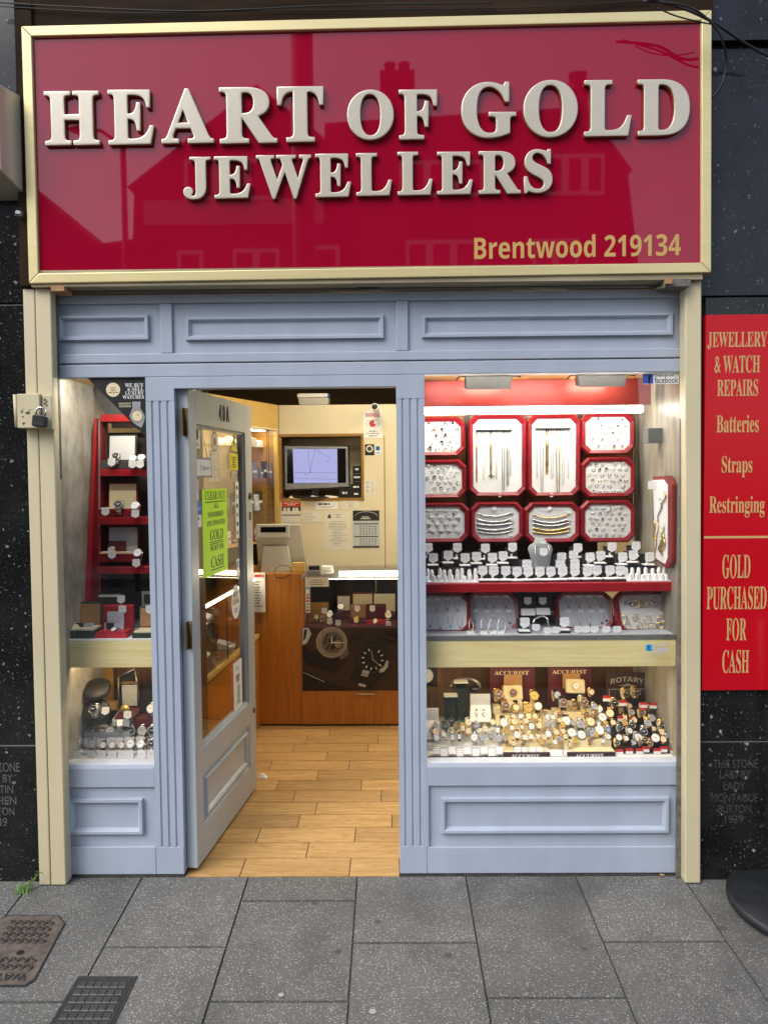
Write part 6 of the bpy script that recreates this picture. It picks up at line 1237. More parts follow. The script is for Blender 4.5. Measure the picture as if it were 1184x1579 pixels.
P('case_fill', 'tubewarm', ct, xm+.05, xb_-.02, YC+.012, YC+.024, zct-.0395, zct-.0365)  # extra light added inside to brighten the counter case
a, b = at(523, 885, YC-.02), at(640, 884, YC-.02); P('edge_lamp', 'tubewarm', ct, a.x, b.x, YC-.012, YC+.004, at(560, 888, YC).z, at(560, 881, YC).z)
for bq in ((524, 890.5, 581, 893.5), (578.5, 893.6, 581, 916)): a0, a1, b0, b1 = R(*bq, YC+.06); P('brass_strip', 'gold', ct, a0, a1, YC+.06, YC+.066, b0, b1)
a0, a1, b0, b1 = R(466, 968, 640, 1065, YC-.013); t = thing('counter_poster', 'dark brown photographic poster of two large wristwatches on the counter front', 'poster', ((a0+a1)/2, YC-.013, b0)); P('sheet', 'brown', t, a0, min(a1, xb_), YC-.0135, YC-.0125, b0, b1)
M['printtan'] = pm('printed_taupe', (.27, .22, .17), .5); M['printdim'] = pm('printed_grey_brown', (.13, .11, .09), .5)
yl = [YC-.0137]
def pp(name, pts, mat): yl[0] -= .00035; m_ = MB(); m_.prism([(p.x, p.z) for p in (at(x, y, YC-.014) for x, y in pts)], yl[0], yl[0]+.0003); return m_.build(name, mat, t)
def pc(name, cx, cy, r, mat, n=32, ry=None): return pp(name, [(cx+r*math.cos(2*math.pi*k/n), cy+(ry or r)*math.sin(2*math.pi*k/n)) for k in range(n)], mat)
def prot(cx, cy, pts, a): c_, s_ = math.cos(a), math.sin(a); return [(cx+x*c_-y*s_, cy+x*s_+y*c_) for x, y in pts]
def zz(a, b): return (455+a/7.176, 950+b/7.176)
pp('printed_cushion', [zz(*q) for q in ((82, 330), (300, 420), (560, 480), (440, 640), (140, 540), (82, 450))], 'black'); pp('printed_cushion', [zz(*q) for q in ((82, 610), (330, 720), (700, 820), (82, 825))], 'black')
pp('printed_cushion', [zz(*q) for q in ((620, 200), (760, 210), (720, 330), (560, 470))], 'carcass')
pp('printed_watch', [zz(*q) for q in ((82, 135), (150, 130), (180, 200), (130, 300), (82, 320))], 'greypad'); pp('printed_watch', [zz(*q) for q in ((100, 150), (135, 150), (120, 240), (90, 280))], 'ink')
cx, cy = zz(405, 290); pp('printed_strap', prot(cx, cy, [(-12, 12), (18, 12), (16, 28), (-8, 26)], .1), 'black'); pp('printed_lug', prot(cx, cy, [(10, 12), (24, 6), (27, 18), (14, 28)], .0), 'printdim')
pc('printed_case', cx, cy, 24.2, 'printtan'); pc('printed_bezel', cx, cy, 22.6, 'greypad'); pc('printed_bezel', cx, cy, 22, 'printtan'); pc('printed_dial', cx+1, cy, 16.5, 'printdim')
rd = random.Random(3)
for k in range(11): a_ = rd.uniform(0, 6.28); r_ = rd.uniform(4, 14); pp('printed_gear', prot(cx+1+r_*math.cos(a_), cy+r_*math.sin(a_), [(-1.2, -4), (1.2, -4), (1.2, 4), (-1.2, 4)], .5), 'ink')
pc('printed_subdial', cx+10, cy+2, 7.8, 'ink'); pc('printed_subdial', cx+10, cy+2, 6.2, 'printtan')
for a_, l, w_ in ((0, 10, .9), (1.5708, 20, .8)): pp('printed_hand', prot(cx, cy, [(-w_, 1), (w_, 1), (w_*.5, -l), (-w_*.5, -l)], a_), 'white')
cx, cy = zz(858, 470); pp('printed_strap', prot(cx, cy, [(-15, -20), (14, -22), (18, -34), (-8, -34)], .42), 'ink'); pp('printed_bracelet', [zz(*q) for q in ((690, 470), (1000, 570), (840, 800), (600, 690), (660, 600))], 'black')
pc('printed_case', cx, cy, 23, 'ink'); pc('printed_bezel', cx, cy, 21.2, 'dark'); pc('printed_dial', cx, cy, 20, 'black')
pp('printed_highlight', [zz(*q) for q in ((1010, 490), (1035, 490), (1025, 560), (985, 610), (940, 625), (930, 590), (980, 555))], 'greypad')
for q in (((750, 590), (825, 605), (815, 640), (740, 622)), ((735, 630), (810, 645), (805, 668), (730, 650)), ((705, 735), (785, 755), (775, 782), (700, 762))): pp('printed_link', [zz(*p) for p in q], 'greypad')
for k in range(12):
    if k == 0: continue
    a_ = k*math.pi/6+.15; pp('printed_marker', prot(cx, cy, [(-.9, -17), (.9, -17), (.9, -13), (-.9, -13)], a_), 'white')
for a_, l in ((-.12, 13), (2.3, 17)): pp('printed_hand', prot(cx, cy, [(-.5, 1), (.5, 1), (.4, -l), (-.4, -l)], a_), 'greypad')
pp('printed_glint', [zz(*q) for q in ((95, 612), (330, 718), (328, 724), (95, 618))], 'greypad'); pp('printed_strap', [zz(*q) for q in ((1000, 150), (1140, 190), (1140, 250), (985, 195))], 'black')
a0, a1, b0, b1 = R(550, 1068.5, 577, 1070.5, YC-.014); tag(P('drawer_pull', 'steel', None, a0, a1, YC-.022, YC-.012, b0, b1), 'small bright metal strip handle under the counter poster', 'handle')
# goods in the counter case
def cbox(label, b, Y, lid, base, cush=None):
    a0, a1, b0, b1 = R(*b, Y); t = thing('watch_box', label, 'box', ((a0+a1)/2, Y, b0), group='boxes in the counter case'); h = b1-b0; P('box_lid', lid, t, a0, a1, Y+.05, Y+.065, b0+h*.22, b1, bevel=.003); P('box_base', base, t, a0, a1, Y, Y+.0495, b0, b0+h*.2); P('lid_lining', cush or lid, t, a0+.008, a1-.008, Y+.047, Y+.0495, b0+h*.28, b1-.008); return t
def cc(a, b): return (460+a/7.4, 870+b/7.4)
for lab, p, q, Y, lid, base, cu in (('tall pink lined box at the back of the counter case', (430, 365), (595, 610), YC+.26, 'burg', 'burg', 'paper'), ('red edged box with cream lining at the back of the counter case', (608, 340), (855, 600), YC+.27, 'trayred', 'burg', 'cushion'), ('cream satin lined box farthest along the counter case', (862, 352), (1105, 610), YC+.26, 'paper', 'burg', 'cushion'), ('tan lined box with a gold watch near the front of the counter case', (590, 475), (775, 690), YC+.10, 'tan', 'burg', 'tan'), ('dark red velvet box with pink cushion near the front of the counter case', (775, 470), (1000, 690), YC+.09, 'burg', 'redvelvet', 'burg'), ('brown box with tan lining by the counter case end', (105, 450), (340, 665), YC+.14, 'recesswood', 'recesswood', 'recesswood')):
    cbox(lab, (*cc(*p), *cc(*q)), Y, lid, base, cu)
for px, py, Y, r, d, s, c, lab in ((*cc(358, 575), YC+.05, 5, 'dialw', 'linksteel', 'steel', 'white dial steel watch on a short stand in the counter case'), (*cc(482, 485), YC+.10, 5, 'dialw', 'linksteel', 'steel', 'white dial steel watch on a tall stand in the counter case'), (*cc(1025, 582), YC+.04, 5.5, 'dialc', 'linksteel', 'steel', 'cream dial watch at the far end of the counter case'), (*cc(662, 640), YC+.09, 4.5, 'dialg', 'linkgold', 'gold', 'gold watch in the tan lined counter box'), (*cc(205, 605), YC+.13, 4, 'dialc', 'linkgold', 'gold', 'gold watch lying by the brown counter box'), (*cc(270, 625), YC+.11, 4.5, 'dialn', 'linkgold', 'gold', 'bronze watch by the brown counter box'), (*cc(875, 650), YC+.08, 3.5, 'dialw', 'linkgold', 'gold', 'tiny gold watch on the pink cushion')):
    watch(lab, px, py, Y, r, d, s, c, False, .6, -.4, 0, False, 'watches in the counter case')
for a_, b_, Y, lab in ((295, 535, YC+.12, 'beside the brown counter box'), (358, 655, YC+.03, 'under the short watch stand'), (455, 672, YC+.03, 'beside the short watch stand tag'), (672, 508, YC+.08, 'on the tan lined counter box'), (845, 508, YC+.07, 'on the dark red velvet counter box'), (1028, 690, YC+.02, 'at the far end of the counter case')):
    shield('grey white shield tag '+lab, at(*cc(a_, b_), Y), .036, .044, 0, 0, 'tags in the counter case')
t = sheet('notice', 'cream printed notice inside the counter glass corner', 'notice', *cc(80, 150), *cc(348, 256), YC-.0045, 'paper'); ssc(t, *cc(95, 170), *cc(330, 245), 3, 'greyink', 3)
t = sheet('sticker', 'white vertical strip of payment card marks on the counter glass', 'sticker', *cc(86, 258), *cc(132, 552), YC-.0045, 'white')
for k, mt in enumerate(('tw', 'white', 'greyink', 'redink', 'redink', 'greyink', 'greyink', 'fb')): sbx(t, 'payment_mark', *cc(94, 264+36*k), *cc(124, 288+36*k), mt)
# things on the counter
t = thing('leaflet_holder', 'white leaflets in a clear holder fixed to the counter front', 'leaflet holder', at(402, 956, YC-.03)); a0, a1, b0, b1 = R(392, 883, 409, 944, YC-.03); P('leaflet', 'white', t, a0, a1, YC-.03, YC-.026, b0, b1); P('leaflet_print', 'redink', t, a0+.004, a1-.018, YC-.0306, YC-.0302, b1-.03, b1-.012); P('leaflet_print', 'ink', t, a1-.014, a1-.006, YC-.0306, YC-.0302, b1-.032, b1-.012); scribble('lettering', a0+.004, a1-.004, b0+.03, b1-.05, YC-.0301, 10, 'greyink', t, seed=8)
a0, a1, b0, b1 = R(393, 920, 409, 962, YC-.045); P('clear_pocket', 'caseglass', t, a0, a1, YC-.045, YC-.042, b0, b1)
t = thing('till_monitor', 'beige point of sale monitor seen from behind on the counter', 'till', at(432, 884, YC+.2))
Yt = YC+.16; q = [at(x, y, Yt) for x, y in ((394, 810), (464, 808), (474, 880), (398, 882))]
m_ = MB(); m_.hexa([(q[3].x, Yt+.02, q[3].z), (q[2].x, Yt+.02, q[2].z), (q[2].x, Yt+.07, q[2].z), (q[3].x, Yt+.07, q[3].z), (q[0].x, Yt-.01, q[0].z), (q[1].x, Yt-.01, q[1].z), (q[1].x-.02, Yt+.05, q[1].z), (q[0].x, Yt+.05, q[0].z)]); m_.build('housing', 'beige', t, bevel=.008)
a0, a1, b0, b1 = R(396, 808, 447, 829, Yt-.02); P('customer_display', 'beige', t, a0, a1, Yt-.05, Yt-.012, b0, b1, bevel=.006); a0, a1, b0, b1 = R(402, 812.5, 441, 821, Yt-.051); P('display_window', 'screen_k', t, a0, a1, Yt-.0515, Yt-.0495, b0, b1)
q = [at(x, y, Yt-.03) for x, y in ((405, 842), (444, 842), (452, 888), (402, 888))]; m_ = MB(); m_.hexa([(q[3].x, Yt-.06, q[3].z), (q[2].x, Yt-.06, q[2].z), (q[2].x, Yt, q[2].z), (q[3].x, Yt, q[3].z), (q[0].x, Yt-.015, q[0].z), (q[1].x, Yt-.015, q[1].z), (q[1].x, Yt+.005, q[1].z), (q[0].x, Yt+.005, q[0].z)]); m_.build('stand_foot', 'beige', t, bevel=.006)
m_ = MB(); m_.tube([tuple(at(x, y, YC+.02)) for x, y in ((422, 886), (424, 878), (432, 872), (441, 872), (450, 876))], .0022, 6); m_.tube([tuple(at(x, y, YC-.004)) for x, y in ((424, 886), (426, 890), (436, 892), (444, 888), (448, 884))], .002, 6); tag(m_.build('cable', 'black'), 'thin black cable curling in front of the till monitor', 'cable')
a0, a1, b0, b1 = R(450, 868, 470, 884, YC+.06); tag(P('wooden_block', 'honey', None, a0, a1, YC+.06, YC+.12, b0, b1, bevel=.002), 'small pale wooden block on the counter beside the card reader', 'block')
t = thing('card_reader', 'small grey and black card payment reader on the counter edge', 'card reader', at(484, 886, YC+.03)); a0, a1, b0, b1 = R(473, 879.5, 495, 887.5, YC+.02); P('reader_body', 'steelgrey', t, a0, a1, YC+.0, YC+.09, b0, b1, bevel=.004); a0, a1, b0, b1 = R(477, 872, 493, 879.4, YC+.08); P('reader_screen', 'black', t, a0, a1, YC+.04, YC+.085, b0+.001, b1, bevel=.002)
t = thing('booklet_pile', 'short pile of white booklets on the counter behind the card reader', 'booklets', at(505, 885, YC+.12))
for k in range(3): a0, a1, b0, b1 = R(494+k, 880-3.5*k, 514-k, 883-3.5*k, YC+.1); P('booklet', 'white', t, a0, a1, YC+.06, YC+.16, b0, b1-.0005)
m_ = MB(); q = at(404, 1200, 1.0); zf = .001; m_.hexa([(q.x-.02, .99, zf), (q.x+.025, .98, zf), (q.x+.035, 1.01, zf), (q.x-.005, 1.03, zf), (q.x-.01, 1.0, .022), (q.x+.015, 1.0, .016), (q.x+.012, 1.01, .014), (q.x, 1.015, .022)]); tag(m_.build('door_wedge', 'white', bevel=.004), 'small white door stop on the tiles at the foot of the open door', 'door stop')

# ---- cream partition, recess and television
YB2 = 2.62; zpt = at(530, 624, YB2).z
pt = thing('partition_wall', 'cream partition with framed television recess and papers behind the counter', 'wall', (0, YB2, 0))
rx0, rx1, rz0, rz1 = R(434, 673, 557, 768, YB2); fx_ = pw(4, YB2); pxl = at(431, 700, YB2).x
for b in ((pxl, rx0-fx_-.0005, YB2, YB2+.04, 0, zpt), (rx1+fx_+.0005, 1.85, YB2, YB2+.04, 0, zpt), (rx0-fx_, rx1+fx_, YB2, YB2+.04, 0, rz0-fx_-.0005), (rx0-fx_, rx1+fx_, YB2, YB2+.04, rz1+fx_+.0005, zpt)): P('wall_panel', 'creamwall', pt, *b)
for b in ((rx0-fx_, rx1+fx_, YB2-.006, YB2+.25, rz1, rz1+fx_), (rx0-fx_, rx1+fx_, YB2-.006, YB2+.25, rz0-fx_, rz0), (rx0-fx_, rx0-.0003, YB2-.006, YB2+.25, rz0+.0003, rz1-.0003), (rx1+.0003, rx1+fx_, YB2-.006, YB2+.25, rz0+.0003, rz1-.0003)): P('recess_frame', 'recesswood', pt, *b)
P('recess_back', 'creamwall', pt, rx0, rx1, YB2+.24, YB2+.248, rz0, rz1)
xv = at(592, 700, YB2).x; P('panel_edge', 'recesswood', pt, xv, xv+.006, YB2-.004, YB2-.0005, 0.9, at(593, 672, YB2).z)
tv = thing('television', 'silver framed flat television showing a pale video still in the wall recess', 'television', at(488, 765, YB2+.1)); Yv = YB2+.06
q = [at(x, y, Yv) for x, y in ((437, 686), (538, 687), (540, 753), (437, 757))]
def qd(name, pts, y0, y1, mat, bevel=0): m_ = MB(); m_.prism([(p.x, p.z) for p in pts], y0, y1); return m_.build(name, mat, tv, bevel=bevel)
qd('back_case', q, Yv, Yv+.05, 'black'); qd('bezel', [at(x, y, Yv) for x, y in ((439, 688), (536, 689), (538, 750.5), (440, 755))], Yv-.008, Yv-.0003, 'tvgrey', .003)
qd('screen_border', [at(x, y, Yv-.01) for x, y in ((442.5, 692), (533, 691.5), (533.5, 744.5), (443, 745.5))], Yv-.0095, Yv-.0082, 'screen_k')
M['screen'] = emi('video_picture', (.30, .31, .56), .75); M['screen'].node_tree.nodes['Principled BSDF'].inputs['Base Color'].default_value = (.01, .01, .012, 1); qd('picture', [at(x, y, Yv-.01) for x, y in ((451.5, 692.5), (520, 692), (520.5, 744.5), (453, 745))], Yv-.0105, Yv-.0097, 'screen')
m_ = MB()
for pts in (((475, 692.5), (477, 710), (478, 728), (474, 733), (468, 729), (472, 733)), ((486, 692.5), (481, 715), (478, 730)), ((453, 728.5), (520, 729)), ((453, 738), (520, 739)), ((487, 693), (505, 705), (510, 706)), ((502, 712), (509, 708))): m_.tube([tuple(at(x, y, Yv-.012)) for x, y in pts], .0009, 5)
m_.build('picture_line', 'ink', tv); m_ = MB(); q = at(485, 762, Yv+.02); m_.box(q.x-.015, q.x+.03, Yv, Yv+.03, rz0+.012, at(485, 755, Yv).z); m_.lathe([(.13, 0), (.12, .008), (0, .010)], (q.x, Yv+.02, rz0+.002), 'z', 24); m_.build('stand', 'black', tv)
q = at(510, 747.5, Yv-.009)
for k, (b, Y) in enumerate((((544, 718, 557, 767), YB2+.05), ((523, 754, 540, 767), YB2+.02), ((541, 746, 557, 767.5), YB2+.0))):
    a0, a1, b0, b1 = R(*b, Y); t = thing('gift_box', '%s black gift box with small white print in the television recess' % ('tall', 'low', 'middle')[k], 'box', ((a0+a1)/2, Y, b0), group='black gift boxes'); b0 = rz0+.001; n = (4, 1, 2)[k]
    for j in range(n): P('carton', 'black', t, a0, min(a1, rx1-.002), Y, Y+.05, b0+(b1-b0)*j/n, b0+(b1-b0)*(j+1)/n-.002); scribble('lettering', a0+.006, min(a1, rx1-.002)-.006, b0+(b1-b0)*(j+.35)/n, b0+(b1-b0)*(j+.75)/n, Y-.0002, 1, 'white', t, seed=k*4+j, center=True, th=.6)
for k, (x0, x1) in enumerate(((414, 426), (446, 452), (478, 492), (500, 522))):
    a0, a1, b0, b1 = R(x0, 762, x1, 767, YB2+.03); m_ = MB(); b0 = rz0+.001; m_.hexa([(a0, YB2+.02, b0), (a1, YB2+.02, b0), (a1, YB2+.07, b0), (a0, YB2+.07, b0), (a0+.01, YB2+.03, b0+.016), (a1-.01, YB2+.03, b0+.01), (a1-.01, YB2+.06, b0+.01), (a0+.01, YB2+.06, b0+.018)]); 
    if k: tag(m_.build('crumpled_paper', 'paper'), '%s small heap of crumpled paper along the recess shelf' % ORD[k-1], 'paper', 'papers on the recess shelf')
YPW = YB2-.002
a0, a1, b0, b1 = R(460, 608, 509, 625, YB2+.05); t = thing('storage_box', 'translucent plastic tub with white lid and blue clip on the partition top', 'storage box', ((a0+a1)/2, YB2+.05, zpt)); m_ = MB(); zl_ = at(485, 613, YB2).z; m_.hexa([(a0+.012, YB2-.0, zpt+.001), (a1-.012, YB2, zpt+.001), (a1-.012, YB2+.14, zpt+.001), (a0+.012, YB2+.14, zpt+.001), (a0+.004, YB2-.005, zl_), (a1-.004, YB2-.005, zl_), (a1-.004, YB2+.145, zl_), (a0+.004, YB2+.145, zl_)]); m_.build('tub', 'beige', t, bevel=.006); P('lid', 'white', t, a0, a1-.012, YB2-.012, YB2+.15, zl_+.001, b1, bevel=.005); P('clip', 'bluesticker', t, a1-.0115, a1, YB2-.012, YB2+.03, zl_-.006, b1-.004, bevel=.003)
cm = thing('security_camera', 'white bullet security camera mounted at the partition top', 'camera', at(580, 622, YB2-.08)); q = at(578, 628, YB2-.10); m_ = MB(); m_.lathe([(.024, -.055), (.026, -.05), (.026, .03), (.02, .045), (0, .048)], tuple(q), 'y', 20); o = m_.build('body', 'white', cm); m_ = MB(); m_.lathe([(0, -.0565), (.019, -.0565), (.021, -.0552)], tuple(q), 'y', 20); m_.build('lens', 'black', cm); m_ = MB(); m_.tube([(q.x, q.y+.03, q.z), (q.x+.02, q.y+.06, q.z-.01), (q.x+.025, YB2-.001, q.z-.012)], .007, 8); m_.build('bracket', 'white', cm)
t = sheet('notice', 'white warning notice with red eye symbol under the security camera', 'notice', 560, 632, 590, 676, YPW, 'white'); stx(t, 'WARNING', 'bold', 563.5, 637, 585.5, 643, 'redink')
q = at(574.5, 653, t['y']); k_ = pw(1, YB2)
for r_, mt, z_ in ((10.5, 'greyink', .0002), (9.9, 'white', .0004)): m_ = MB(); m_.prism(circ(q.x, q.z, r_*k_, r_*.58*k_), t['y']-z_, t['y']-z_+.00018); m_.build('eye_outline', mt, t)
m_ = MB(); m_.prism([(q.x+5.2*k_*math.cos(a), q.z+5.2*k_*math.sin(a)) for a in (math.radians(j) for j in range(50, 361, 20))]+[(q.x+1*k_, q.z)], t['y']-.0006, t['y']-.00042); m_.build('red_iris', 'redink', t); ssc(t, 562, 663, 588, 674, 3, 'greyink', 3)
t = sheet('sticker', 'black square sticker with pale round emblem on the partition', 'sticker', 562.5, 685, 577, 702, YPW, 'black'); q = at(569.7, 692, t['y']); m_ = MB(); m_.prism(circ(q.x, q.z, 5.4*k_), t['y']-.0004, t['y']-.0001); m_.build('emblem', 'paper', t); t['y'] -= .0004; m_ = MB(); m_.prism(circ(q.x, q.z, 3.6*k_), t['y']-.0004, t['y']-.0001); m_.build('emblem', 'dark', t)
t = sheet('sticker', 'white sticker with blue payment mark on the partition', 'sticker', 578.5, 687, 587, 702, YPW, 'white'); sbx(t, 'blue_mark', 579.5, 688, 585.5, 694.5, 'bluesticker'); ssc(t, 579.5, 696.5, 585.5, 700, 1, 'tw', 2)
t = sheet('notice', 'small white sheet with faint columns beside the recess frame', 'notice', 561, 740.5, 579, 762.5, YPW, 'paper'); ssc(t, 563, 742, 570, 760, 5, 'greyink', 2, th=.3); ssc(t, 572, 742, 577, 760, 5, 'greyink', 4, th=.3)
t = sheet('notice', 'poster with red header and dark photo strip below the television', 'notice', 434.5, 773, 464, 806, YPW, 'paper'); sbx(t, 'header', 434.8, 773.5, 463.8, 781, 'redink'); sbx(t, 'photo_strip', 434.8, 781.2, 463.8, 788, 'black'); ssc(t, 437, 774.5, 462, 779.5, 2, 'cushion', 2)
for k, x in enumerate((439, 445, 453, 458)): t['y'] -= .0006; sbx(t, 'photo_face', x-2, 783, x+2.4, 788, 'paper'); t['y'] += .0006
sbx(t, 'grey_band', 435, 793, 463.5, 795.5, 'greyink')  # grey band across the sheet
t = sheet('notice', 'white name card with dark capitals under the television', 'notice', 486, 773.5, 521, 785, YPW, 'white'); ssc(t, 491, 775.5, 516, 779, 1, 'ink', 5, center=False, th=.7); ssc(t, 489, 780, 519, 783.5, 2, 'greyink', 6, th=.3)
t = sheet('notice', 'pale curled paper pinned beside the white name card', 'notice', 527.5, 770, 553, 785, YPW, 'paper'); ssc(t, 532, 774, 550, 783, 3, 'greyink', 9, th=.3)
t = sheet('notice', 'cream half sheet with lines of small print left of the certificate', 'notice', 467.5, 788.5, 496, 805, YPW, 'paper'); ssc(t, 469, 790, 493, 803, 5, 'greyink', 3, center=False, th=.25)
t = sheet('certificate', 'tall cream certificate with crest and paragraphs on the partition', 'certificate', 500, 788, 540.5, 848, YPW, 'paper'); ssc(t, 505, 803, 536, 842, 16, 'greyink', 4, th=.3); ssc(t, 514, 792, 528, 799, 3, 'greyink', 6, th=.4); q = at(508, 796, t['y']); m_ = MB(); m_.prism([(q.x-3*k_, q.z-3*k_), (q.x+3*k_, q.z-3*k_), (q.x+2*k_, q.z+1*k_), (q.x, q.z+4*k_), (q.x-2*k_, q.z+1*k_)], t['y']-.0004, t['y']-.0001); m_.build('crest', 'dark', t)
t = sheet('calendar', 'black topped wall calendar with two months of dates', 'calendar', 544, 787, 585, 845, YPW, 'greypad'); sbx(t, 'header', 544.2, 787.2, 584.8, 803, 'black'); t['y'] -= .0006; stx(t, 'Intertimed', 'bold', 553, 797, 574, 800.5, 'white')
bpy.data.objects.remove([c_ for c_ in t.children if c_.name.startswith('lettering')][0])
ssc(t, 553, 796, 574, 801, 2, 'white', 3, th=.5); q = at(564.5, 792, t['y']); m_ = MB(); m_.tube([(q.x+17*k_*math.cos(a), t['y']-.0005, q.z-4*k_+7*k_*math.sin(a)) for a in (math.pi*j/12 for j in range(13))], .002, 4); m_.build('swoosh', 'greypad', t); t['y'] += .0006
for y0, y1 in ((807, 826), (826.5, 842)):
    sbx(t, 'month_bar', 546, y0, 583, y0+1.6, 'ink')
    for j in range(6): ssc(t, 555+4.6*j, y0+3, 558+4.6*j, y1-1, 5, 'ink', 20+j, center=False, th=.5)
sbx(t, 'foot_bar', 544.2, 841.5, 584.8, 844.8, 'black')
# ---- wall cabinet with glass left of the recess
A_, B_ = Vector((-1.20, 1.62, 0)), Vector((pxl-.004, YB2-.004, 0)); cd = (B_-A_).normalized(); cn_ = Vector((cd.y, -cd.x, 0)); ang = math.atan2(cd.y, cd.x); Lc = (B_-A_).length
M['cabcream'] = pm('cabinet_lining', (.36, .28, .17), .6)
wc = thing('wall_cabinet', 'glazed wall cabinet with honey wood pelmet set at an angle beside the television', 'cabinet', A_, ang); zpb = at(429, 664, YB2).z; zcb = at(429, 810, YB2).z
def CB(name, mat, *b): m_ = MB(); m_.box(*b); return m_.build(name, mat, wc, local=True)
CB('pelmet', 'honey', 0, Lc, 0, .02, zpb, zpt); CB('pelmet_lip', 'cushion', 0, Lc-.002, -.004, -.0003, zpb-.002, zpb+.012); CB('side_post', 'honey', Lc-.022, Lc, 0, .03, zcb-.4, zpb-.003); CB('cabinet_end', 'recesswood', Lc+.0005, Lc+.012, .0005, .31, zcb-.1, zpb); CB('cabinet_back', 'cabcream', 0, Lc, .30, .31, zcb-.1, zpb); CB('cabinet_floor', 'honey', 0, Lc, .02, .30, zcb-.11, zcb-.1)
CB('glass_door', 'caseglass', .0, Lc-.024, .004, .008, zcb-.1, zpb-.003); CB('glass_edge', 'ink', Lc-.145, Lc-.140, .001, .0035, zcb-.1, zpb-.003); CB('glass_edge', 'ink', Lc-.17, Lc-.167, .001, .0035, zcb-.1, zpb-.003)
for z in (1.35, 1.58, 1.80): CB('glass_shelf', 'caseglass', .02, Lc-.03, .03, .29, z, z+.006)
lmp = CB('cabinet_lamp', 'tubewarm', .05, Lc-.05, .08, .14, zpb-.004, zpb-.0005)
rd = random.Random(11)
goods = [('white', .05, .09), ('dark', .07, .16), ('steelgrey', .06, .1), ('pad', .08, .06), ('trayred', .05, .05), ('booklet', .05, .11), ('black', .06, .13), ('cushion', .05, .08)]
gi = 0
for z, nm in ((zcb-.099, 'bottom'), (1.357, 'second'), (1.587, 'third'), (1.807, 'top')):
    for k in range(11):
        mt, w_, h_ = goods[(gi*3+k) % 8]; gi += 1; u = Lc-.04-.045*k; y_ = rd.uniform(.05, .2); p = A_+cd*u-cn_*y_
        t = thing('carton', '%s small %s packet from the television post on the %s cabinet shelf' % (ORD[k], {'white': 'white', 'dark': 'dark grey', 'steelgrey': 'grey', 'pad': 'pale', 'trayred': 'red', 'booklet': 'printed', 'black': 'black', 'cushion': 'cream'}[mt], nm), 'packet', (p.x, p.y, z), ang+rd.uniform(-.2, .2), 'packets in the wall cabinet'); m_ = MB(); h_ = min(h_, .15)*rd.uniform(.8, 1.1); m_.hexa([(-w_/2, -.015, 0), (w_/2, -.015, 0), (w_/2, .015, 0), (-w_/2, .015, 0), (-w_/2, -.004, h_), (w_/2, -.004, h_), (w_/2, .006, h_), (-w_/2, .006, h_)]); m_.build('packet_body', mt, t, local=True, bevel=.002); m_ = MB(); m_.box(-w_*.35, w_*.35, -.0155, -.0115, h_*.35, h_*.5); m_.build('packet_label', 'white' if mt != 'white' else 'greyink', t, local=True)
# ---- side counter seen through the door glass
A_, B_ = Vector((-.935, .62, 0)), Vector((-.853, YC-.005, 0)); cd = (B_-A_).normalized(); ang = math.atan2(cd.y, cd.x); Lc = (B_-A_).length
sc_ = thing('side_counter', 'side counter of orange wood and glass running behind the open door', 'counter', A_, ang)
def SB(name, mat, *b): m_ = MB(); m_.box(*b); return m_.build(name, mat, sc_, local=True)
SB('front_panel', 'orangewood', 0, Lc, 0, .02, .01, .56); SB('end_panel', 'orangewood', -.02, -.0005, 0, .45, .01, .97); SB('top_rail', 'honey', 0, Lc, -.003, .02, .575, .60); SB('case_floor', 'darkwood', 0, Lc, .0205, .45, .55, .565); SB('case_back', 'carcass', 0, Lc, .44, .45, .57, 1.0); SB('front_glass', 'caseglass', 0, Lc, .002, .006, .602, .955); SB('glass_shelf', 'caseglass', .01, Lc-.01, .03, .43, .76, .766); SB('counter_top', 'caseglass', 0, Lc, .0, .45, .962, .97)
SB('edge_lamp', 'tubewarm', .05, Lc-.05, .004, .016, .945, .957); SB('glass_post', 'ink', Lc*.42, Lc*.42+.008, -.002, .0015, .602, .955)
rd = random.Random(21)
for k in range(9):
    u = .1+.12*k; p = A_+cd*u+Vector((-cd.y, cd.x, 0))*rd.uniform(.12, .3); zz_ = .566 if k % 2 else .767; mt = ('pad', 'white', 'booklet', 'burg', 'greypad')[k % 5]
    t = thing('small_tray', '%s small %s tray of goods from the doorway in the side counter' % (ORD[k], {'pad': 'pale', 'white': 'white', 'booklet': 'printed', 'burg': 'burgundy', 'greypad': 'grey'}[mt]), 'tray', (p.x, p.y, zz_), ang+rd.uniform(-.3, .3), 'trays in the side counter'); m_ = MB(); m_.hexa([(-.06, -.05, .0), (.06, -.05, 0), (.06, .05, 0), (-.06, .05, 0), (-.06, -.05, .015), (.06, -.05, .015), (.06, .05, .05), (-.06, .05, .05)]); m_.build('tray_body', mt, t, local=True, bevel=.003)
    for j in range(6): x, y = rd.uniform(-.05, .05), rd.uniform(-.04, .04); m_ = MB(); m_.lathe([(.006, 0), (.008, .004), (.004, .008), (0, .009)], (x, y, .033+.35*y), 'z', 8); m_.build('trinket', 'steel' if j % 2 else 'gold', t, local=True)
# ---- ceiling lamps of the shop
for k, (x, y, lab) in enumerate(((-.15, 1.15, 'square warm ceiling lamp above the counter front'), (.75, 1.15, 'square warm ceiling lamp above the window back'), (-.25, 1.95, 'square warm ceiling lamp above the till'), (.55, 1.95, 'square warm ceiling lamp above the counter case'))):
    t = thing('ceiling_lamp', lab, 'lamp', (x, y, 2.5), group='ceiling lamps in the shop'); P('lamp_frame', 'white', t, x-.16, x+.16, y-.16, y+.16, 2.5, 2.519); P('diffuser', 'panelwarm', t, x-.15, x+.15, y-.15, y+.15, 2.494, 2.4995)

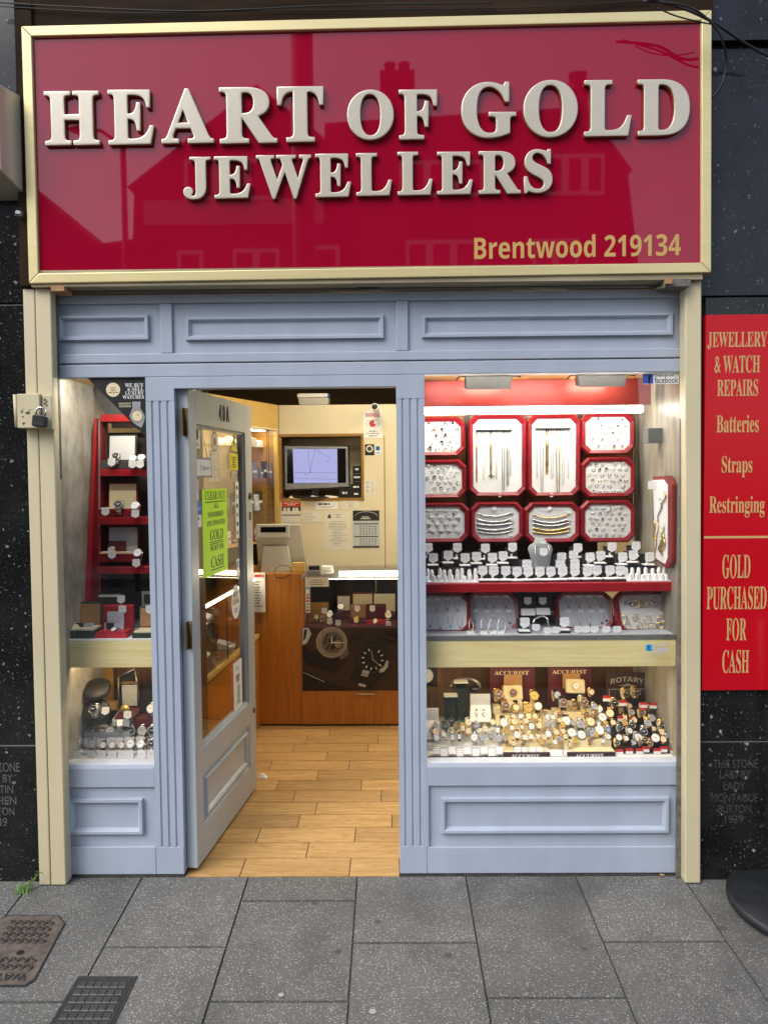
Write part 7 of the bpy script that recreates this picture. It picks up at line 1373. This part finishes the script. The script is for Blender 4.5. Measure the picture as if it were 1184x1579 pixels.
# ================================================================== PAVEMENT THINGS
def gpoly(pts, h0, h1): return [tuple(gp(x, y, h0)) for x, y in pts], [tuple(gp(x, y, h1)) for x, y in pts]
def ground_prism(name, mat, pts, h0, h1, par, bevel=0):
    lo, hi = gpoly(pts, 0, 0); lo = [(x, y, z+h0) for x, y, z in lo]; hi = [(x, y, z+h1) for x, y, z in hi]; n = len(pts); m_ = MB()
    m_._add(lo+hi, [tuple(range(n)), tuple(range(2*n-1, n-1, -1))]+[(i, n+i, n+(i+1) % n, (i+1) % n) for i in range(n)]); o = m_.build(name, mat, par, bevel=bevel)
    return o
wcv = thing('water_cover', 'rusty brown cast iron water meter cover with wavy ribs', 'manhole cover', gp(20, 1470))
cor = [(15, 1414), (90, 1415), (99, 1427), (53, 1512), (40, 1520), (-40, 1521), (-60, 1510), (0, 1420)]
ground_prism('rim', 'iron', [(20+(x-20)*1.03, 1468+(y-1468)*1.04) for x, y in cor], -.004, .0035, wcv); ground_prism('plate', 'rust', cor, .0, .0055, wcv)
c0, cX, cY = gp(-45, 1516), gp(60, 1516), gp(20, 1414)
A4 = [gp(x, y, .0) for x, y in ((18, 1417), (92, 1417), (46, 1516), (-50, 1516))]
def cov(u, v): return lerp(lerp(A4[3], A4[2], u), lerp(A4[0], A4[1], u), v)
m_ = MB()
for r_ in range(9):
    if r_ == 3: m_.build('wave_rib', 'rustdark', wcv); m_ = MB()
    if r_ in (3, 4): continue
    v = .10+.1*r_
    if r_ == 0: continue
    for k in range(11):
        if k: continue
        m_.tube([tuple(cov(.06+.88*j/72, v+.026*math.sin(2*math.pi*6*j/72))+Vector((0, 0, .0055))) for j in range(73)], .0062, 5)
m_.build('wave_rib', 'rustdark', wcv)
m_ = MB(); q = cov(.6, .42); m_.lathe([(0, 0), (.013, 0), (.013, .001)], (q.x, q.y, q.z+.0058), 'z', 14); m_.build('key_hole', 'black', wcv)
def covtext(s, u0, u1, v0, v1, par, h=.0072, mat='iron'):
    V, Fc = text_mesh(s, 'bold'); ax, bx_ = min(v[0] for v in V), max(v[0] for v in V); ay, by = min(v[1] for v in V), max(v[1] for v in V); m_ = MB()
    m_._add([tuple(cov(u0+(u1-u0)*(a-ax)/(bx_-ax), v0+(v1-v0)*(b-ay)/(by-ay))+Vector((0, 0, h))) for a, b in V], Fc); return m_.build('lettering', mat, par)
covtext('WATER', .12, .93, .10, .005, wcv) if False else covtext('WATER', .93, .12, .105, .01, wcv)
scr = [cov(.55+.05*k, .36) for k in range(7)]
gc = thing('drain_cover', 'square black iron inspection cover with small square studs', 'manhole cover', gp(140, 1545))
B4p = [(121, 1507), (213, 1507), (168, 1600), (66, 1600)]
ground_prism('rim', 'iron', B4p, -.004, .004, gc); ins = lambda k: [(141.5+(x-141.5)*k, 1551+(y-1551)*k) for x, y in B4p]
ground_prism('groove', 'black', ins(.92), .0, .0046, gc); ground_prism('plate', 'iron', ins(.87), .0, .0056, gc)
A4 = [gp(x, y) for x, y in ins(.80)]; A4 = [A4[0], A4[1], A4[2], A4[3]]
for i in range(6):
    for j in range(6):
        q = cov((i+.5)/6, (j+.5)/6)+Vector((0, 0, .0056)); w_ = .0125; m_ = MB(); m_.hexa([(q.x-w_, q.y-w_, q.z), (q.x+w_, q.y-w_, q.z), (q.x+w_, q.y+w_, q.z), (q.x-w_, q.y+w_, q.z), (q.x-w_*.8, q.y-w_*.8, q.z+.003), (q.x+w_*.8, q.y-w_*.8, q.z+.003), (q.x+w_*.8, q.y+w_*.8, q.z+.003), (q.x-w_*.8, q.y+w_*.8, q.z+.003)]); m_.build('stud', 'studiron', gc)
# black round base at the edge of the picture
q = gp(1251, 1403); bs = thing('round_plinth', 'large flat round black rubber base standing on the pavement beside the granite', 'base', (q.x, q.y, q.z)); r_ = q.x-gp(1126, 1399).x
m_ = MB(); m_.lathe([(r_*.97, .002), (r_, .008), (r_, .030), (r_*.97, .037), (r_*.3, .043), (.06, .05), (.05, .12), (0, .12)], (0, 0, 0), 'z', 64); o = m_.build('disc', 'rubber', bs, local=True); m_ = MB(); m_.tube([(0, 0, .11), (0, 0, 1.0)], .025, 16); m_.build('pole', 'steelgrey', bs, local=True); bs.rotation_euler = (.042, 0, 0)
# grit swept against the shopfront
rd = random.Random(9); m_ = MB()
for k in range(220):
    y = -abs(rd.gauss(0, .02))-.004; x = rd.uniform(-1.3, 1.14); r_ = rd.uniform(.0008, .0028)
    if X3 < x < X4 and rd.random() < .6: continue
    m_.lathe([(0, -r_*.5), (r_, 0), (r_*.6, r_*.6), (0, r_*.8)], (x, y, SLOPE*y+r_*.5), 'z', 5, cap=False)
tag(m_.build('grit', 'mortar'), 'loose dark grit along the foot of the shopfront', 'grit', kind='stuff')
# weed
wd_ = thing('weed', 'small tuft of green grass growing in the crack under the black granite', 'plant', gp(36, 1376)); M['leaf'] = pm('weed_leaf', (.15, .27, .06), .6, var=.35, scale=60); rd = random.Random(2)
m_ = MB()
for k in range(70):
    a = rd.uniform(0, 6.28); x0, y0 = rd.gauss(0, .012), rd.gauss(0, .01); L_ = rd.uniform(.02, .06); dx, dy = math.cos(a)*rd.uniform(.2, .8), math.sin(a)*rd.uniform(.1, .6); w_ = rd.uniform(.0012, .003); p = []
    for j in range(4):
        u = j/3; p.append((x0+dx*L_*u*u, y0+dy*L_*u*u, L_*u*(1-.3*u)))
    for j in range(3):
        wa, wb = w_*(1-j/3), w_*(1-(j+1)/3)+.0001; m_._add([(p[j][0]-wa, p[j][1], p[j][2]), (p[j][0]+wa, p[j][1], p[j][2]), (p[j+1][0]+wb, p[j+1][1], p[j+1][2]), (p[j+1][0]-wb, p[j+1][1], p[j+1][2])], [(0, 1, 2, 3)])
m_.build('grass_blade', 'leaf', wd_, local=True)
m_ = MB()
for k in range(5):
    x1, z1 = .02+.012*k, .03+.011*k; m_.tube([(0.005*k, .01, 0), (x1*.6, .012, z1*.7), (x1, .012, z1)], .0009, 4)
    for j in range(4): m_.lathe([(0, -.003), (.003, 0), (0, .004)], (x1+rd.uniform(-.008, .008), .012, z1+rd.uniform(-.006, .012)), 'z', 6, cap=False)
m_.build('stem', 'leaf', wd_, local=True)
M['gum'] = pm('old_gum', (.36, .35, .32), .8, var=.2, scale=200)
# gum marks and a dropped stub
for k, (px, py, r_) in enumerate(((434, 1534.5, .010), (575, 1560, .012))): q = gp(px, py); m_ = MB(); m_.lathe([(0, .003), (r_*.8, .0028), (r_, .001)], (q.x, q.y, q.z), 'z', 16); tag(m_.build('chewing_gum', 'gum'), '%s flattened pale chewing gum spot on the paving' % ('smaller', 'larger')[k], 'gum', 'gum spots')
q = gp(1019, 1351); m_ = MB(); m_.tube([(q.x-.006, q.y, q.z+.006), (q.x+.012, q.y-.004, q.z+.006)], .004, 8); tag(m_.build('cigarette_stub', 'tan'), 'tan cigarette stub lying at the foot of the blue stall board', 'stub')

# ================================================================== ACROSS THE STREET (seen mirrored in the glossy sign)
YM = YF
def rf(px, py, L): p = at(px, py, 2*YM+L); return Vector((p.x, -L, p.z))
def house(label, pts, L, depth, mat, wins, sills=(), bands=()):
    P_ = [rf(x, y, L) for x, y in pts]; P_ = [(p.x, max(p.z, -.2)) for p in P_]; t = thing('house', label, 'house', (sum(p[0] for p in P_)/len(P_), -L, -.16)); m_ = MB(); m_.prism(P_, -L-depth, -L); m_.build('wall', mat, t)
    for b, mt in bands: p, q = rf(b[0], b[1], L), rf(b[2], b[3], L); P('render_band', mt, t, p.x, q.x, -L+.002, -L+.03, q.z, p.z)
    for b in wins:
        p, q = rf(b[0], b[1], L), rf(b[2], b[3], L); f_ = P('window', 'white', t, p.x, q.x, -L+.031, -L+.07, q.z, p.z); n = b[4]; wd = (q.x-p.x)/n
        for k in range(n): g = P('pane', 'screen_k', f_, p.x+wd*k+.07, p.x+wd*(k+1)-.07, -L+.071, -L+.075, q.z+.08, p.z-.08)
    return t
house('gabled house across the street with white rendered upper wall', [(205, 1500), (207, 292), (196, 288), (395, 130), (500, 212), (500, 1500)], 11.5, 6, 'brick', [(285, 248, 432, 310, 3), (275, 388, 315, 425, 1), (360, 385, 432, 425, 2), (482, 380, 524, 425, 1)], bands=[((222, 310, 499, 345), 'render')])
house('long brick row house across the street with tall chimney', [(501, 1500), (501, 190), (584, 184), (870, 166), (905, 166), (975, 262), (968, 266), (985, 420), (990, 1500)], 12.0, 6, 'brick', [(840, 240, 930, 302, 3), (625, 372, 735, 425, 3), (820, 370, 890, 425, 2), (615, 250, 745, 305, 3)])
house('low distant house at the end of the street', [(-200, 1500), (-200, 240), (50, 285), (84, 322), (86, 386), (330, 350), (330, 1500)], 16, 5, 'tiles', [])
for lab, x0, x1, y0, y1 in (('broad brick chimney with two pots on the row house', 587, 638, 110, 200), ('narrow brick chimney beside the end gable', 885, 910, 125, 200)):
    p, q = rf(x0, y0, 12.8), rf(x1, y1, 12.8); t = thing('chimney', lab, 'chimney', ((p.x+q.x)/2, -13, q.z-1.2)); P('stack', 'brick', t, p.x+.05, q.x-.05, -13.6, -12.8, q.z-1.5, p.z-.2); P('cap', 'brick', t, p.x-.02, q.x+.02, -13.65, -12.75, p.z-.2, p.z)
    for k in (.28, .72): m_ = MB(); m_.lathe([(.13, 0), (.11, .3), (.13, .34)], (p.x+(q.x-p.x)*k, -13.2, p.z), 'z', 12); m_.build('pot', 'tiles', t)
def lamp_post(label, px, L, wpx, ytop, arm=False):
    p = rf(px, ytop, L); r_ = pw(wpx/2, 2*YM+L); t = thing('street_lamp', label, 'street lamp', (p.x, -L, -.3)); m_ = MB(); m_.tube([(p.x, -L, -.3), (p.x, -L, p.z)], [r_*1.05, r_], 16); m_.build('column', 'pole', t)
    if arm: m_ = MB(); m_.tube([(p.x, -L, p.z), (p.x-.35, -L, p.z+.25), (p.x-.6, -L, p.z+.25)], r_*.6, 8); m_.build('arm', 'pole', t); m_ = MB(); m_.lathe([(0, -.06), (.16, 0), (0, .1)], (p.x-.7, -L, p.z+.25), 'z', 12, cap=False); m_.build('lamp_head', 'pole', t)
lamp_post('slim street lamp with short arm across the street', 190, 9.6, 9, 225, True)
lamp_post('thick grey street column close behind the viewer', 462, 4.2, 34, -160)
